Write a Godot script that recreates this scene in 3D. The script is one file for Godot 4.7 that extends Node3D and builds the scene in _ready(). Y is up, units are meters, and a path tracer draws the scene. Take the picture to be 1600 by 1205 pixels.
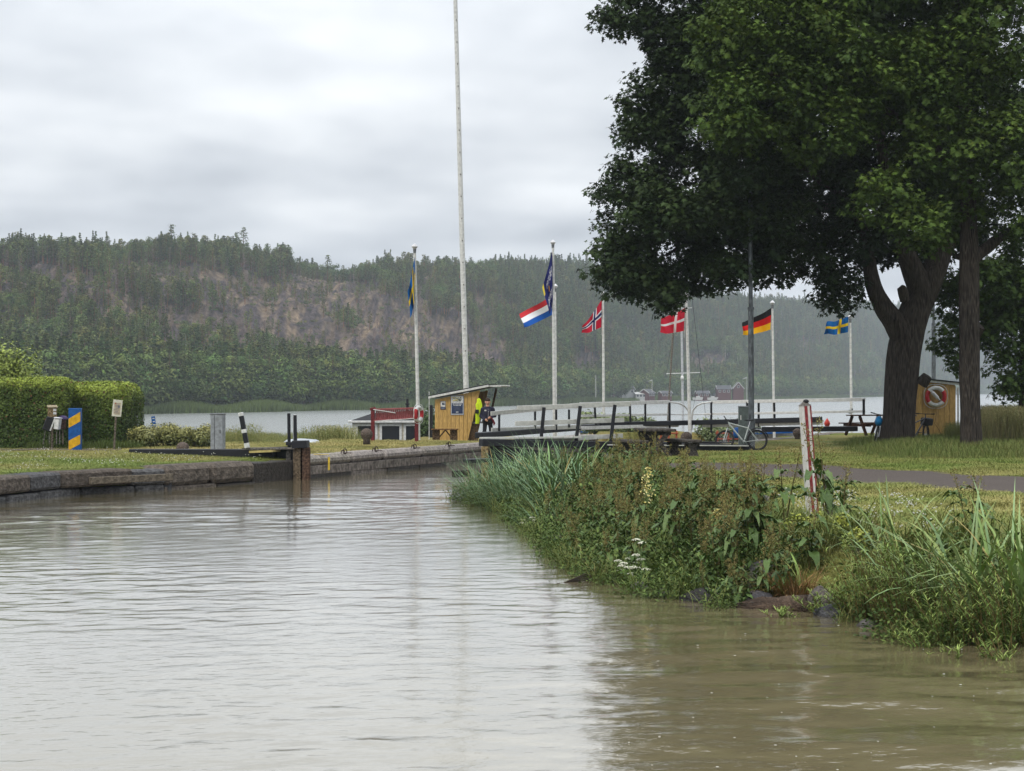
extends Node3D
# A canal lock by a lake under an overcast sky: camera, sky and light first, then land and water, then the things.
const FPX := 2600.0
const CXP := 800.0
const HYP := 610.0
const EYE := 2.4
const LAKE := -2.55
var rng := RandomNumberGenerator.new()
var used := {}
var mats := {}
var texs := {}
var left_edge := PackedVector2Array()
var right_edge := PackedVector2Array()
var canal := PackedVector2Array()
var n_ground := FastNoiseLite.new()
var n_rock := FastNoiseLite.new()

func _ready():
	rng.seed = 20240613
	# camera
	var cam := Camera3D.new(); cam.name = "camera"; add_child(cam)
	cam.position = Vector3(0, EYE, 0)
	cam.rotation.x = atan((HYP - 602.5) / FPX)
	cam.fov = rad_to_deg(2.0 * atan(602.5 / FPX))
	cam.near = 0.5; cam.far = 9000.0; cam.current = true
	# sky and air
	var we := WorldEnvironment.new(); we.name = "environment"
	var env := Environment.new()
	env.background_mode = Environment.BG_SKY
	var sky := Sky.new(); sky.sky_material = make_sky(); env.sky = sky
	env.tonemap_mode = Environment.TONE_MAPPER_LINEAR
	env.tonemap_exposure = 1.33
	env.sdfgi_enabled = true; env.ssao_enabled = true; env.ssil_enabled = true
	env.fog_enabled = true
	env.fog_density = 0.00023
	env.fog_light_color = Color(0.8, 0.835, 0.87)
	we.environment = env; add_child(we)
	# a soft sun behind the cloud
	var sun := DirectionalLight3D.new(); sun.name = "sun"
	sun.light_energy = 0.42; sun.light_angular_distance = 14.0; sun.light_color = Color(1.0, 0.965, 0.91)
	sun.shadow_enabled = true
	add_child(sun); sun.look_at_from_position(Vector3.ZERO, Vector3(0.55, -1.0, -0.62))
	setup_land()
	build_ground()
	build_water()
	build_hills()
	build_quay()
	build_gates()
	build_left_side()
	build_boats()
	build_huts()
	build_flags()
	build_right_side()
	build_far_houses()
	build_big_trees()
	build_bank()
	build_lawn()

# ---------- helpers ----------
func wx(px, d) -> float: return (px - CXP) / FPX * d
func wy(py, d) -> float: return EYE - (py - HYP) / FPX * d
func at(px, py, d) -> Vector3: return Vector3(wx(px, d), wy(py, d), -d)
func on(px, d, lift := 0.0) -> Vector3:
	var x: float = wx(px, d)
	return Vector3(x, height(x, d) + lift, -d)
func p0(px, py) -> Vector2:
	var d: float = FPX * EYE / (py - HYP)
	return Vector2(wx(px, d), d)
func lin(r: float, g: float, b: float) -> Color: return Color(r, g, b).linear_to_srgb()
func rf(a: float, b: float) -> float: return rng.randf_range(a, b)

func numbered(called: String, parent: Node) -> String:
	var key := str(parent.get_instance_id()) + called
	if not used.has(key):
		used[key] = 0
		return called
	used[key] += 1
	return "%s_%03d" % [called, used[key]]
func put(o: Node3D, called: String, parent: Node = self) -> Node3D:
	o.name = numbered(called, parent); parent.add_child(o, true)
	return o
func tag(o: Node, label := "", category := "", group := "", kind := ""):
	if label: o.set_meta("label", label)
	if category: o.set_meta("category", category)
	if group: o.set_meta("group", group)
	if kind: o.set_meta("kind", kind)
	return o
func thing(called: String, label: String, category: String, pos := Vector3.ZERO, turn := 0.0, group := "") -> Node3D:
	var o := Node3D.new(); put(o, called); o.position = pos; o.rotation.y = turn
	return tag(o, label, category, group)
func part(called: String, b, m: Material, parent: Node) -> MeshInstance3D:
	var o := MeshInstance3D.new()
	o.mesh = b if b is Mesh else b.mesh()
	o.material_override = m
	put(o, called, parent)
	return o
func single(called: String, b, m: Material, label: String, category: String, pos := Vector3.ZERO, turn := 0.0, group := "") -> MeshInstance3D:
	var o := part(called, b, m, self); o.position = pos; o.rotation.y = turn
	tag(o, label, category, group)
	return o
func struct(called: String, b, m: Material) -> MeshInstance3D:
	var o := part(called, b, m, self); tag(o, "", "", "", "structure")
	return o
func copy(o: Node3D, called: String, label: String, pos: Vector3, turn := 0.0) -> Node3D:
	var c: Node3D = o.duplicate(); put(c, called); c.position = pos; c.rotation.y = turn
	c.set_meta("label", label)
	return c
func scatter(called: String, m: Mesh, mat: Material, places: Array, cols: Array, parent: Node = self, kind := "stuff") -> MultiMeshInstance3D:
	var mm := MultiMesh.new()
	mm.transform_format = MultiMesh.TRANSFORM_3D; mm.use_colors = true; mm.mesh = m
	mm.instance_count = places.size()
	var buf := PackedFloat32Array(); buf.resize(places.size() * 16)
	for i in places.size():
		var t: Transform3D = places[i]; var c: Color = cols[i]; var k := i * 16
		buf[k] = t.basis.x.x; buf[k + 1] = t.basis.y.x; buf[k + 2] = t.basis.z.x; buf[k + 3] = t.origin.x
		buf[k + 4] = t.basis.x.y; buf[k + 5] = t.basis.y.y; buf[k + 6] = t.basis.z.y; buf[k + 7] = t.origin.y
		buf[k + 8] = t.basis.x.z; buf[k + 9] = t.basis.y.z; buf[k + 10] = t.basis.z.z; buf[k + 11] = t.origin.z
		buf[k + 12] = c.r; buf[k + 13] = c.g; buf[k + 14] = c.b; buf[k + 15] = 1.0
	mm.buffer = buf
	var o := MultiMeshInstance3D.new(); o.multimesh = mm; o.material_override = mat
	put(o, called, parent)
	if kind: o.set_meta("kind", kind)
	return o

class Mb:
	var v := PackedVector3Array()
	var n := PackedVector3Array()
	var c := PackedColorArray()
	var uv := PackedVector2Array()
	var ix := PackedInt32Array()
	var col := Color.WHITE
	func vert(p: Vector3, nn: Vector3, t := Vector2.ZERO) -> int:
		v.append(p); n.append(nn); c.append(col); uv.append(t)
		return v.size() - 1
	func tri(a: Vector3, b: Vector3, d: Vector3):   # counter-clockwise from outside
		var nn := (b - a).cross(d - a).normalized()
		var i := vert(a, nn); vert(b, nn); vert(d, nn)
		ix.append_array([i, i + 2, i + 1])
	func quad(a: Vector3, b: Vector3, d: Vector3, e: Vector3):
		var nn := (d - a).cross(e - b).normalized()
		var i := vert(a, nn, Vector2(0, 1)); vert(b, nn, Vector2(1, 1)); vert(d, nn, Vector2(1, 0)); vert(e, nn, Vector2(0, 0))
		ix.append_array([i, i + 2, i + 1, i, i + 3, i + 2])
	func box(t: Transform3D, s: Vector3, bevel := 0.0):
		var h := s * 0.5
		var k := minf(bevel, minf(h.x, minf(h.y, h.z)) * 0.9)
		for ax in 3:
			for sg in [-1.0, 1.0]:
				var u := (ax + 1) % 3; var w := (ax + 2) % 3
				var q := []
				for m in [[-1, -1], [1, -1], [1, 1], [-1, 1]]:
					var p := Vector3.ZERO
					p[ax] = sg * h[ax]; p[u] = m[0] * (h[u] - k); p[w] = m[1] * (h[w] - k)
					q.append(t * p)
				if sg > 0: quad(q[0], q[1], q[2], q[3])
				else: quad(q[3], q[2], q[1], q[0])
		if k <= 0.0: return
		for ax in 3:
			var u := (ax + 1) % 3; var w := (ax + 2) % 3
			for su in [-1.0, 1.0]:
				for sw in [-1.0, 1.0]:
					var a := Vector3.ZERO; a[ax] = h[ax] - k; a[u] = su * h[u]; a[w] = sw * (h[w] - k)
					var b := a; b[u] = su * (h[u] - k); b[w] = sw * h[w]
					var a2 := a; a2[ax] = -a[ax]
					var b2 := b; b2[ax] = -b[ax]
					if su * sw > 0: quad(t * a2, t * a, t * b, t * b2) if false else quad(t * a, t * b, t * b2, t * a2)
					else: quad(t * b, t * a, t * a2, t * b2)
		for sx in [-1.0, 1.0]:
			for sy in [-1.0, 1.0]:
				for sz in [-1.0, 1.0]:
					var a := t * Vector3(sx * h.x, sy * (h.y - k), sz * (h.z - k))
					var b := t * Vector3(sx * (h.x - k), sy * h.y, sz * (h.z - k))
					var d := t * Vector3(sx * (h.x - k), sy * (h.y - k), sz * h.z)
					if sx * sy * sz > 0: tri(a, b, d)
					else: tri(a, d, b)
	func bx(x: float, y: float, z: float, sx: float, sy: float, sz: float, bevel := 0.0):
		box(Transform3D(Basis(), Vector3(x, y, z)), Vector3(sx, sy, sz), bevel)
	func bar(a: Vector3, b: Vector3, w: float, h: float, bevel := 0.0):  # a beam from a to b, w across and h high
		var f := (b - a).normalized()
		var up := Vector3.UP if absf(f.y) < 0.95 else Vector3.RIGHT
		var s := f.cross(up).normalized()
		up = s.cross(f).normalized()
		box(Transform3D(Basis(s, up, -f), (a + b) * 0.5), Vector3(w, h, a.distance_to(b)), bevel)
	func tube(pts: Array, rad: Array, sides := 8, caps := true):
		var first := v.size()
		var side := Vector3.ZERO
		for i in pts.size():
			var f: Vector3 = (pts[mini(i + 1, pts.size() - 1)] - pts[maxi(i - 1, 0)]).normalized()
			if side == Vector3.ZERO:
				side = f.cross(Vector3.UP if absf(f.y) < 0.9 else Vector3.RIGHT).normalized()
			side = (side - f * side.dot(f)).normalized()
			var other := f.cross(side)
			var r: float = rad[i] if i < rad.size() else rad[-1]
			for k in sides + 1:
				var an := TAU * k / sides
				var dir := side * cos(an) + other * sin(an)
				vert(pts[i] + dir * r, dir, Vector2(float(k) / sides, float(i)))
		var w := sides + 1
		for i in pts.size() - 1:
			for k in sides:
				var a := first + i * w + k
				ix.append_array([a, a + w, a + 1, a + 1, a + w, a + w + 1])
		if caps:
			for e in [0, pts.size() - 1]:
				var base := first + int(e) * w
				var nn: Vector3 = (pts[0] - pts[1]).normalized() if e == 0 else (pts[-1] - pts[-2]).normalized()
				var m := vert(pts[e], nn)
				for k in sides: vert(v[base + k], nn)
				for k in sides:
					var a := m + 1 + k; var b := m + 1 + (k + 1) % sides
					if e == 0: ix.append_array([m, a, b])
					else: ix.append_array([m, b, a])
	func lathe(prof: Array, sides := 16, t := Transform3D()):  # Vector2(radius, height), from low to high
		var first := v.size()
		var w := sides + 1
		for i in prof.size():
			var a: Vector2 = prof[maxi(i - 1, 0)]; var b: Vector2 = prof[mini(i + 1, prof.size() - 1)]
			var slope := Vector2(b.y - a.y, a.x - b.x).normalized()
			for k in w:
				var an := TAU * k / sides
				var nn := Vector3(cos(an) * slope.x, slope.y, -sin(an) * slope.x)
				vert(t * Vector3(cos(an) * prof[i].x, prof[i].y, -sin(an) * prof[i].x), (t.basis * nn).normalized(), Vector2(float(k) / sides, float(i) / prof.size()))
		for i in prof.size() - 1:
			for k in sides:
				var a := first + i * w + k
				ix.append_array([a, a + w, a + 1, a + 1, a + w, a + w + 1])
	func ball(p: Vector3, r: Vector3, sides := 12, rings := 8):
		var prof := []
		for i in rings + 1:
			var an := -PI / 2 + PI * i / rings
			prof.append(Vector2(cos(an), sin(an)))
		lathe(prof, sides, Transform3D(Basis.from_scale(r), p))
	func torus(t: Transform3D, big: float, small: float, from := 0.0, to := TAU, seg := 32, sides := 8):
		var pts := []
		for i in seg + 1:
			var an := lerpf(from, to, float(i) / seg)
			pts.append(t * Vector3(cos(an) * big, sin(an) * big, 0))
		tube(pts, [small], sides, absf(to - from) < TAU - 0.01)
	func sheet(rows: Array):   # rows of Vector3, smooth normals
		var h := rows.size(); var w: int = rows[0].size()
		var first := v.size()
		for j in h:
			for i in w:
				var dx: Vector3 = rows[j][mini(i + 1, w - 1)] - rows[j][maxi(i - 1, 0)]
				var dy: Vector3 = rows[mini(j + 1, h - 1)][i] - rows[maxi(j - 1, 0)][i]
				vert(rows[j][i], dx.cross(dy).normalized(), Vector2(float(i) / (w - 1), float(j) / (h - 1)))
		for j in h - 1:
			for i in w - 1:
				var a := first + j * w + i
				ix.append_array([a, a + w + 1, a + 1, a, a + w, a + w + 1])
	func prism(outline: Array, t: Transform3D, depth: float):  # outline of Vector2, counter-clockwise, pulled along local z
		var tris := Geometry2D.triangulate_polygon(PackedVector2Array(outline))
		for k in range(0, tris.size(), 3):
			var q := []
			for m in 3: q.append(outline[tris[k + m]])
			if (q[1] - q[0]).cross(q[2] - q[0]) < 0: q.reverse()
			tri(t * Vector3(q[0].x, q[0].y, depth), t * Vector3(q[1].x, q[1].y, depth), t * Vector3(q[2].x, q[2].y, depth))
			tri(t * Vector3(q[2].x, q[2].y, 0), t * Vector3(q[1].x, q[1].y, 0), t * Vector3(q[0].x, q[0].y, 0))
		for k in outline.size():
			var a: Vector2 = outline[k]; var b: Vector2 = outline[(k + 1) % outline.size()]
			quad(t * Vector3(a.x, a.y, 0), t * Vector3(b.x, b.y, 0), t * Vector3(b.x, b.y, depth), t * Vector3(a.x, a.y, depth))
	func mesh() -> ArrayMesh:
		var a := []; a.resize(Mesh.ARRAY_MAX)
		a[Mesh.ARRAY_VERTEX] = v; a[Mesh.ARRAY_NORMAL] = n; a[Mesh.ARRAY_COLOR] = c; a[Mesh.ARRAY_TEX_UV] = uv; a[Mesh.ARRAY_INDEX] = ix
		var m := ArrayMesh.new(); m.add_surface_from_arrays(Mesh.PRIMITIVE_TRIANGLES, a)
		return m

func noise_tex(key: String) -> Texture2D:
	if texs.has(key): return texs[key]
	var t := NoiseTexture2D.new(); var f := FastNoiseLite.new()
	t.width = 512; t.height = 512; t.seamless = true; t.generate_mipmaps = false
	f.noise_type = FastNoiseLite.TYPE_SIMPLEX_SMOOTH; f.fractal_type = FastNoiseLite.FRACTAL_FBM; f.fractal_octaves = 5; f.seed = key.hash() % 1000
	var lo := 0.55; var mid := 0.8
	match key:
		"fine": f.frequency = 0.05
		"soft": f.frequency = 0.012; lo = 0.75
		"blotch": f.frequency = 0.015; lo = 0.35; f.fractal_gain = 0.6
		"bump": f.frequency = 0.03; lo = 0.0; f.fractal_gain = 0.6
		"ripple": f.frequency = 0.022; lo = 0.0; f.fractal_octaves = 4; f.fractal_gain = 0.42
		"bark": f.frequency = 0.03; lo = 0.25; f.fractal_type = FastNoiseLite.FRACTAL_RIDGED; f.fractal_octaves = 3
		"gravel": f.frequency = 0.12; lo = 0.5; f.noise_type = FastNoiseLite.TYPE_CELLULAR
	t.noise = f
	var g := Gradient.new(); g.offsets = PackedFloat32Array([0.0, 1.0]); g.colors = PackedColorArray([Color(lo, lo, lo), Color.WHITE])
	t.color_ramp = g
	texs[key] = t
	return t

func mat(key: String, col := Color.WHITE, rough := 0.8, o := {}) -> StandardMaterial3D:
	if mats.has(key): return mats[key]
	var m := StandardMaterial3D.new(); m.resource_name = key
	m.albedo_color = col; m.roughness = rough
	m.metallic = o.get("metal", 0.0); m.metallic_specular = o.get("spec", 0.4)
	m.cull_mode = BaseMaterial3D.CULL_DISABLED
	if o.get("vc", false): m.vertex_color_use_as_albedo = true
	if o.has("tex"): m.albedo_texture = noise_tex(o.tex)
	if o.has("bump"):
		m.heightmap_enabled = true; m.heightmap_texture = noise_tex(o.bump); m.heightmap_scale = o.get("bump_cm", 1.0)
	if o.has("tri"):
		m.uv1_triplanar = true; m.uv1_scale = o.tri; m.uv1_world_triplanar = o.get("world", false)
	elif o.has("uvs"): m.uv1_scale = o.uvs
	if o.has("coat"):
		m.clearcoat_enabled = true; m.clearcoat = o.coat; m.clearcoat_roughness = 0.11
	if o.has("back"):
		m.backlight_enabled = true; m.backlight = o.back
	mats[key] = m
	return m

# ---------- sky ----------
func make_sky() -> PanoramaSkyMaterial:
	var w := 2048; var h := 1024
	var im := Image.create(w, h, false, Image.FORMAT_RGBF)
	var a := FastNoiseLite.new(); a.seed = 11; a.frequency = 0.55; a.fractal_octaves = 6; a.fractal_gain = 0.52; a.noise_type = FastNoiseLite.TYPE_SIMPLEX_SMOOTH; a.fractal_type = FastNoiseLite.FRACTAL_FBM
	var b := FastNoiseLite.new(); b.seed = 5; b.frequency = 0.19; b.fractal_octaves = 3; b.noise_type = FastNoiseLite.TYPE_SIMPLEX_SMOOTH
	im.fill(Color(0.16, 0.17, 0.17))
	for j in h / 2 + 4:
		var el := (0.5 - (j + 0.5) / h) * PI
		var s := maxf(sin(el), 0.0)
		var k := 1.0 / (s + 0.09)     # a cloud deck overhead
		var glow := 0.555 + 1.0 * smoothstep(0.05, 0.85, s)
		for i in w:
			var az := ((i + 0.5) / w - 0.5) * TAU
			var x := sin(az) * k; var z := -cos(az) * k
			var q := a.get_noise_2d(x * 1.5, z * 1.5) * 0.75 + b.get_noise_2d(x, z) * 0.5 + (0.22 - absf(a.get_noise_2d(x * 2.6 + 30.0, z * 2.8)) * 1.3) * 0.2
			var far := smoothstep(0.02, 0.07, s)
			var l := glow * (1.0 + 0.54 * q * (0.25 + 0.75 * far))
			var warm := clampf(0.5 + q, 0.0, 1.0)
			var cc := Color(0.9, 0.972, 1.07).lerp(Color(0.965, 1.0, 1.035), warm)
			cc = Color(0.9, 0.975, 1.085).lerp(cc, 0.3 + 0.7 * far)
			im.set_pixel(i, j, Color(cc.r * l, cc.g * l, cc.b * l))
	var m := PanoramaSkyMaterial.new(); m.panorama = ImageTexture.create_from_image(im); m.energy_multiplier = 1.0
	return m

# ---------- land ----------
func setup_land():
	n_ground.seed = 3; n_ground.frequency = 0.35; n_ground.fractal_octaves = 3
	n_rock.seed = 8; n_rock.frequency = 0.02; n_rock.fractal_octaves = 5; n_rock.fractal_gain = 0.55
	for q in [Vector2(-22, -30), Vector2(-18, 8), Vector2(-14, 24), p0(0, 787), p0(130, 772), p0(260, 766), p0(400, 755), p0(482, 748), p0(520, 745), p0(620, 734.5), p0(720, 726), p0(750, 722), Vector2(3.56, 67), Vector2(6.0, 73)]:
		left_edge.append(q)
	for q in [Vector2(40, -30), Vector2(20, 8), Vector2(9, 13.5), p0(1600, 1020), p0(1430, 999), p0(1300, 972), p0(1200, 952), p0(1160, 949), p0(1040, 935), p0(960, 910), p0(905, 890), p0(850, 836), p0(780, 792), p0(722, 780), Vector2(-0.7, 38.6), Vector2(0.6, 40.5), Vector2(1.9, 43.5), Vector2(6.4, 54.5), Vector2(10.9, 65), Vector2(13.5, 71)]:
		right_edge.append(q)
	canal = left_edge.duplicate()
	var r := right_edge.duplicate(); r.reverse(); canal.append_array(r)

func edge_dist(p: Vector2, line: PackedVector2Array) -> float:
	var best := 1e9
	for i in line.size() - 1:
		best = minf(best, p.distance_squared_to(Geometry2D.get_closest_point_to_segment(p, line[i], line[i + 1])))
	return sqrt(best)
func left_of_canal(x: float, d: float) -> bool:
	return x < centre_line(d)
func centre_line(d: float) -> float:
	if d < 40.0: return lerpf(-3.0, -5.5, clampf((d - 15.0) / 23.0, 0, 1))
	return -3.8 + (d - 42.0) * 0.42
func drop_start(x: float, d: float) -> float:
	var a := 800.0 + x / maxf(d, 1.0) * FPX
	var l := lerpf(56.0, 62.0, smoothstep(480.0, 545.0, a))
	l = lerpf(l, 79.0, smoothstep(600.0, 660.0, a))
	return lerpf(l, 70.0, smoothstep(1000.0, 1130.0, a))
func height(x: float, d: float) -> float:
	var p := Vector2(x, d)
	var h: float
	var bump := n_ground.get_noise_2d(x, d) * 0.05
	if Geometry2D.is_point_in_polygon(p, canal):
		var e := edge_dist(p, right_edge)
		if d < 40.0: h = maxf(-1.7, -0.05 - e * 0.45)
		else: h = -1.7
		var el := edge_dist(p, left_edge)
		if el < 0.45: h = -1.7
	elif left_of_canal(x, d):
		var e := edge_dist(p, left_edge)
		h = -1.7 if e < 0.3 else 0.53 + 0.07 * smoothstep(0.5, 8.0, e) + bump * 0.8
		if d > 45.0: h = maxf(h, -1.7) + 0.02
	else:
		var e := edge_dist(p, right_edge)
		if d < 41.5:
			h = lerpf(-0.08, 0.58, smoothstep(0.0, 2.4, e)) + bump * smoothstep(0.3, 1.5, e) * 1.4
		else:
			h = -1.7 if e < 0.3 else 0.6 + bump * 0.7
	if h > 0.0 and x < 3.5 and d > 58.0:
		h -= 0.42 * smoothstep(59.5, 66.0, d) * smoothstep(510.0, 560.0, 800.0 + x / d * FPX)
	var s := drop_start(x, d)
	return lerpf(h, LAKE - 0.9, smoothstep(s, s + 13.0, d)) if d > s else h

func build_ground():
	var b := Mb.new()
	var xs := []; var ds := []
	var x := -90.0
	while x < 90.0:
		xs.append(x); x += 0.4 if absf(x) < 17.0 else (0.9 if absf(x) < 32 else 6.0)
	xs.append(90.0)
	var d := -30.0
	while d < 100.0:
		ds.append(d); d += 3.0 if d < 6 else 0.4 if d < 70.0 else 1.2
	for q in [110.0, 140.0, 220.0, 400.0]: ds.append(q)
	var nz := FastNoiseLite.new(); nz.seed = 21; nz.frequency = 0.25; nz.fractal_octaves = 4
	var w := xs.size()
	var hh := PackedFloat32Array(); hh.resize(w * ds.size())
	for j in ds.size():
		for i in w:
			hh[j * w + i] = height(xs[i], ds[j]) if ds[j] <= 100.0 else LAKE - 3.0
	for j in ds.size():
		for i in w:
			var i0 := maxi(i - 1, 0); var i1 := mini(i + 1, w - 1); var j0 := maxi(j - 1, 0); var j1 := mini(j + 1, ds.size() - 1)
			var gx: float = (hh[j * w + i1] - hh[j * w + i0]) / (xs[i1] - xs[i0])
			var gz: float = (hh[j1 * w + i] - hh[j0 * w + i]) / (ds[j1] - ds[j0])
			var k := clampf(0.5 + nz.get_noise_2d(xs[i], ds[j]) * 1.1, 0.0, 1.0)
			var h := hh[j * w + i]
			var lush := Color(0.15, 0.2, 0.04); var dry := Color(0.3, 0.25, 0.09)
			var yellow := 0.25
			if left_of_canal(xs[i], ds[j]): yellow = lerpf(0.25, 0.95, smoothstep(44.0, 50.0, ds[j]))
			elif ds[j] > 36: yellow = lerpf(0.25, 0.5, smoothstep(42.0, 52.0, ds[j]))
			else: yellow = 0.45
			b.col = lush.lerp(dry, clampf(yellow + (k - 0.5) * 0.9, 0.0, 1.0))
			if h < 0.12: b.col = Color(0.075, 0.062, 0.042).lerp(b.col, smoothstep(-0.02, 0.12, h))
			b.vert(Vector3(xs[i], h, -ds[j]), Vector3(-gx, 1, gz).normalized())
	for j in ds.size() - 1:
		for i in w - 1:
			var a := j * w + i
			b.ix.append_array([a, a + w, a + 1, a + 1, a + w, a + w + 1])
	struct("ground", b, mat("ground", Color.WHITE, 0.95, {"vc": true, "tex": "fine", "tri": Vector3(0.6, 0.6, 0.6), "world": true, "bump": "bump", "bump_cm": 3.0, "spec": 0.2}))
	# gravel path on the right bank
	var line := [Vector2(0.6, 39.6), Vector2(2.4, 39.9), Vector2(5.0, 39.8), Vector2(6.8, 37.2), Vector2(8.6, 33.8), Vector2(11.2, 29.5), Vector2(15.0, 24.5), Vector2(24, 14)]
	var wide := [0.6, 2.2, 3.8, 4.6, 4.8, 4.9, 5.0, 5.0]
	var cv := Curve2D.new()
	for q in line: cv.add_point(q)
	var g := Mb.new(); var rows := []
	var total := cv.get_baked_length()
	for j in 90:
		var s := total * j / 89.0
		var p := cv.sample_baked(s, true); var f := (cv.sample_baked(minf(s + 0.3, total), true) - cv.sample_baked(maxf(s - 0.3, 0.0), true)).normalized()
		var side := Vector2(-f.y, f.x)
		var t := 0.0
		var k := 0
		while k < line.size() - 2 and cv.get_closest_offset(line[k + 1]) < s: k += 1
		var o0 := cv.get_closest_offset(line[k]); var o1 := cv.get_closest_offset(line[k + 1])
		t = lerpf(wide[k], wide[k + 1], clampf((s - o0) / maxf(o1 - o0, 0.01), 0, 1))
		var row := []
		for i in 9:
			var u := (i / 8.0 - 0.5) * (t + n_ground.get_noise_2d(p.x * 3.0 + i / 4 * 50.0, p.y * 3.0) * 0.35)
			var q := p + side * u
			row.append(Vector3(q.x, maxf(height(q.x, q.y), 0.45) + 0.035 - 0.03 * absf(i - 4.0) / 4.0, -q.y))
		rows.append(row)
	g.sheet(rows)
	struct("gravel_path", g, mat("gravel", lin(0.165, 0.138, 0.122), 0.95, {"tex": "gravel", "tri": Vector3(1.3, 1.3, 1.3), "world": true, "bump": "gravel", "bump_cm": 1.5, "spec": 0.2}))
	# a thin strip of gravel in front of the hedge
	var g2 := Mb.new(); rows = []
	for j in 30:
		var px := lerpf(-90, 190, j / 29.0)
		var row := []
		for i in 4:
			var dd := 48.6 + i * 0.5 + sin(j * 0.9) * 0.12
			row.append(on(px, dd, 0.03))
		rows.append(row)
	g2.sheet(rows)
	struct("gravel_footpath", g2, mats["gravel"])

func build_water():
	# canal: a sheet with real waves near the camera and finer relief on top
	var n1 := FastNoiseLite.new(); n1.seed = 31; n1.frequency = 0.55; n1.fractal_octaves = 3; n1.fractal_gain = 0.5
	var n2 := FastNoiseLite.new(); n2.seed = 32; n2.frequency = 0.12
	var b := Mb.new()
	var rows := []
	var ds := []; var d := 6.0
	ds.append(-40.0); ds.append(-10.0); ds.append(3.0)
	while d < 72.0:
		ds.append(d); d += 0.085 if d < 24.0 else (0.15 if d < 45.0 else 0.3)
	ds.append(72.0)
	var xs := []; var x := -45.0
	while x < 40.0:
		xs.append(x); x += 0.17 if absf(x) < 12.0 else 1.5
	for dd in ds:
		var row := []
		for xx in xs:
			var amp := 0.12 + 0.85 * clampf(0.45 + n2.get_noise_2d(xx * 0.7, dd * 0.8) * 1.7, 0.0, 1.0)
			var wake := smoothstep(-1.5, 3.0, xx) * (1.0 - smoothstep(13.0, 21.0, dd)) + 0.25 * smoothstep(26.0, 32.0, dd)
			var y := n1.get_noise_2d(xx * 0.5 - dd * 0.35 + 40.0, dd * 1.15 + xx * 0.12) * 0.042 * wake + n1.get_noise_2d(xx * 1.15 + dd * 0.25, dd * 2.1 - xx * 0.2) * 0.010 * amp + n1.get_noise_2d(xx * 4.4 - 30.0, dd * 7.5 + xx * 0.8) * 0.0052 * (0.5 + amp) + n1.get_noise_2d(xx * 1.9 + 90.0, dd * 5.5) * 0.0056 * (0.3 + amp)
			row.append(Vector3(xx, y, -dd))
		rows.append(row)
	b.sheet(rows)
	for i in b.v.size(): b.uv[i] = Vector2(b.v[i].x * 0.27 + b.v[i].z * 0.05, b.v[i].z * 0.42)
	var m := mat("canal_water", lin(0.172, 0.143, 0.078), 0.05, {"bump": "ripple", "bump_cm": 0.7, "spec": 0.7, "coat": 1.0})
	struct("canal_water", b, m)
	# the lake beyond and below the lock
	var lk := Mb.new()
	rows = []
	for dd in [62.0, 120.0, 250.0, 500.0, 1000.0, 2000.0, 4000.0, 7000.0]:
		var row := []
		for k in 9: row.append(Vector3((k - 4) * (200.0 + dd * 0.5), LAKE, -dd))
		rows.append(row)
	lk.sheet(rows)
	for i in lk.v.size(): lk.uv[i] = Vector2(lk.v[i].x * 0.05, lk.v[i].z * 0.08)
	struct("lake_water", lk, mat("lake_water", lin(0.2, 0.21, 0.2), 0.22, {"bump": "ripple", "bump_cm": 7.0, "spec": 0.7}))

# ---------- the wooded hills across the lake ----------
const SHORE := [[-900, 330], [-200, 300], [150, 332], [320, 372], [577, 425], [770, 520], [900, 640], [1000, 760], [1150, 860], [1300, 1080], [1450, 1500], [1550, 2300], [1700, 3000], [2300, 3600]]
const CREST := [[-900, 380], [-200, 372], [0, 364], [100, 363], [200, 358], [270, 357], [330, 366], [385, 366], [410, 380], [440, 378], [490, 393], [520, 399], [560, 402], [640, 392], [700, 396], [800, 397], [860, 402], [910, 410], [1000, 432], [1100, 455], [1200, 465], [1300, 470], [1400, 474], [1460, 482], [1530, 505], [1600, 540], [1750, 575], [2300, 590]]
func table(t: Array, a: float) -> float:
	if a <= t[0][0]: return t[0][1]
	for i in t.size() - 1:
		if a < t[i + 1][0]:
			return lerpf(t[i][1], t[i + 1][1], (a - t[i][0]) / float(t[i + 1][0] - t[i][0]))
	return t[-1][1]
func hill(a: float, t: float) -> Vector3:   # a: bearing, t: 0 at the shore, 1 at the crest
	var s := table(SHORE, a)
	var depth := 190.0 + 0.22 * s
	var dc := s + depth
	var top := wy(table(CREST, a), dc) - 11.5
	var d := s + depth * t
	var r: float
	if t <= 0.0: r = t * 0.3
	elif t <= 1.0: r = 0.62 * smoothstep(0.0, 1.0, t) + 0.38 * t
	else: r = 1.0 - (t - 1.0) * 0.6
	var x: float = wx(a, d)
	var rough := n_rock.get_noise_2d(x, d) * 9.0 * smoothstep(0.0, 0.3, t) * (1.0 - 0.65 * smoothstep(0.75, 1.0, t))
	return Vector3(x, LAKE + (top - LAKE) * r + rough, -d)
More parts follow.
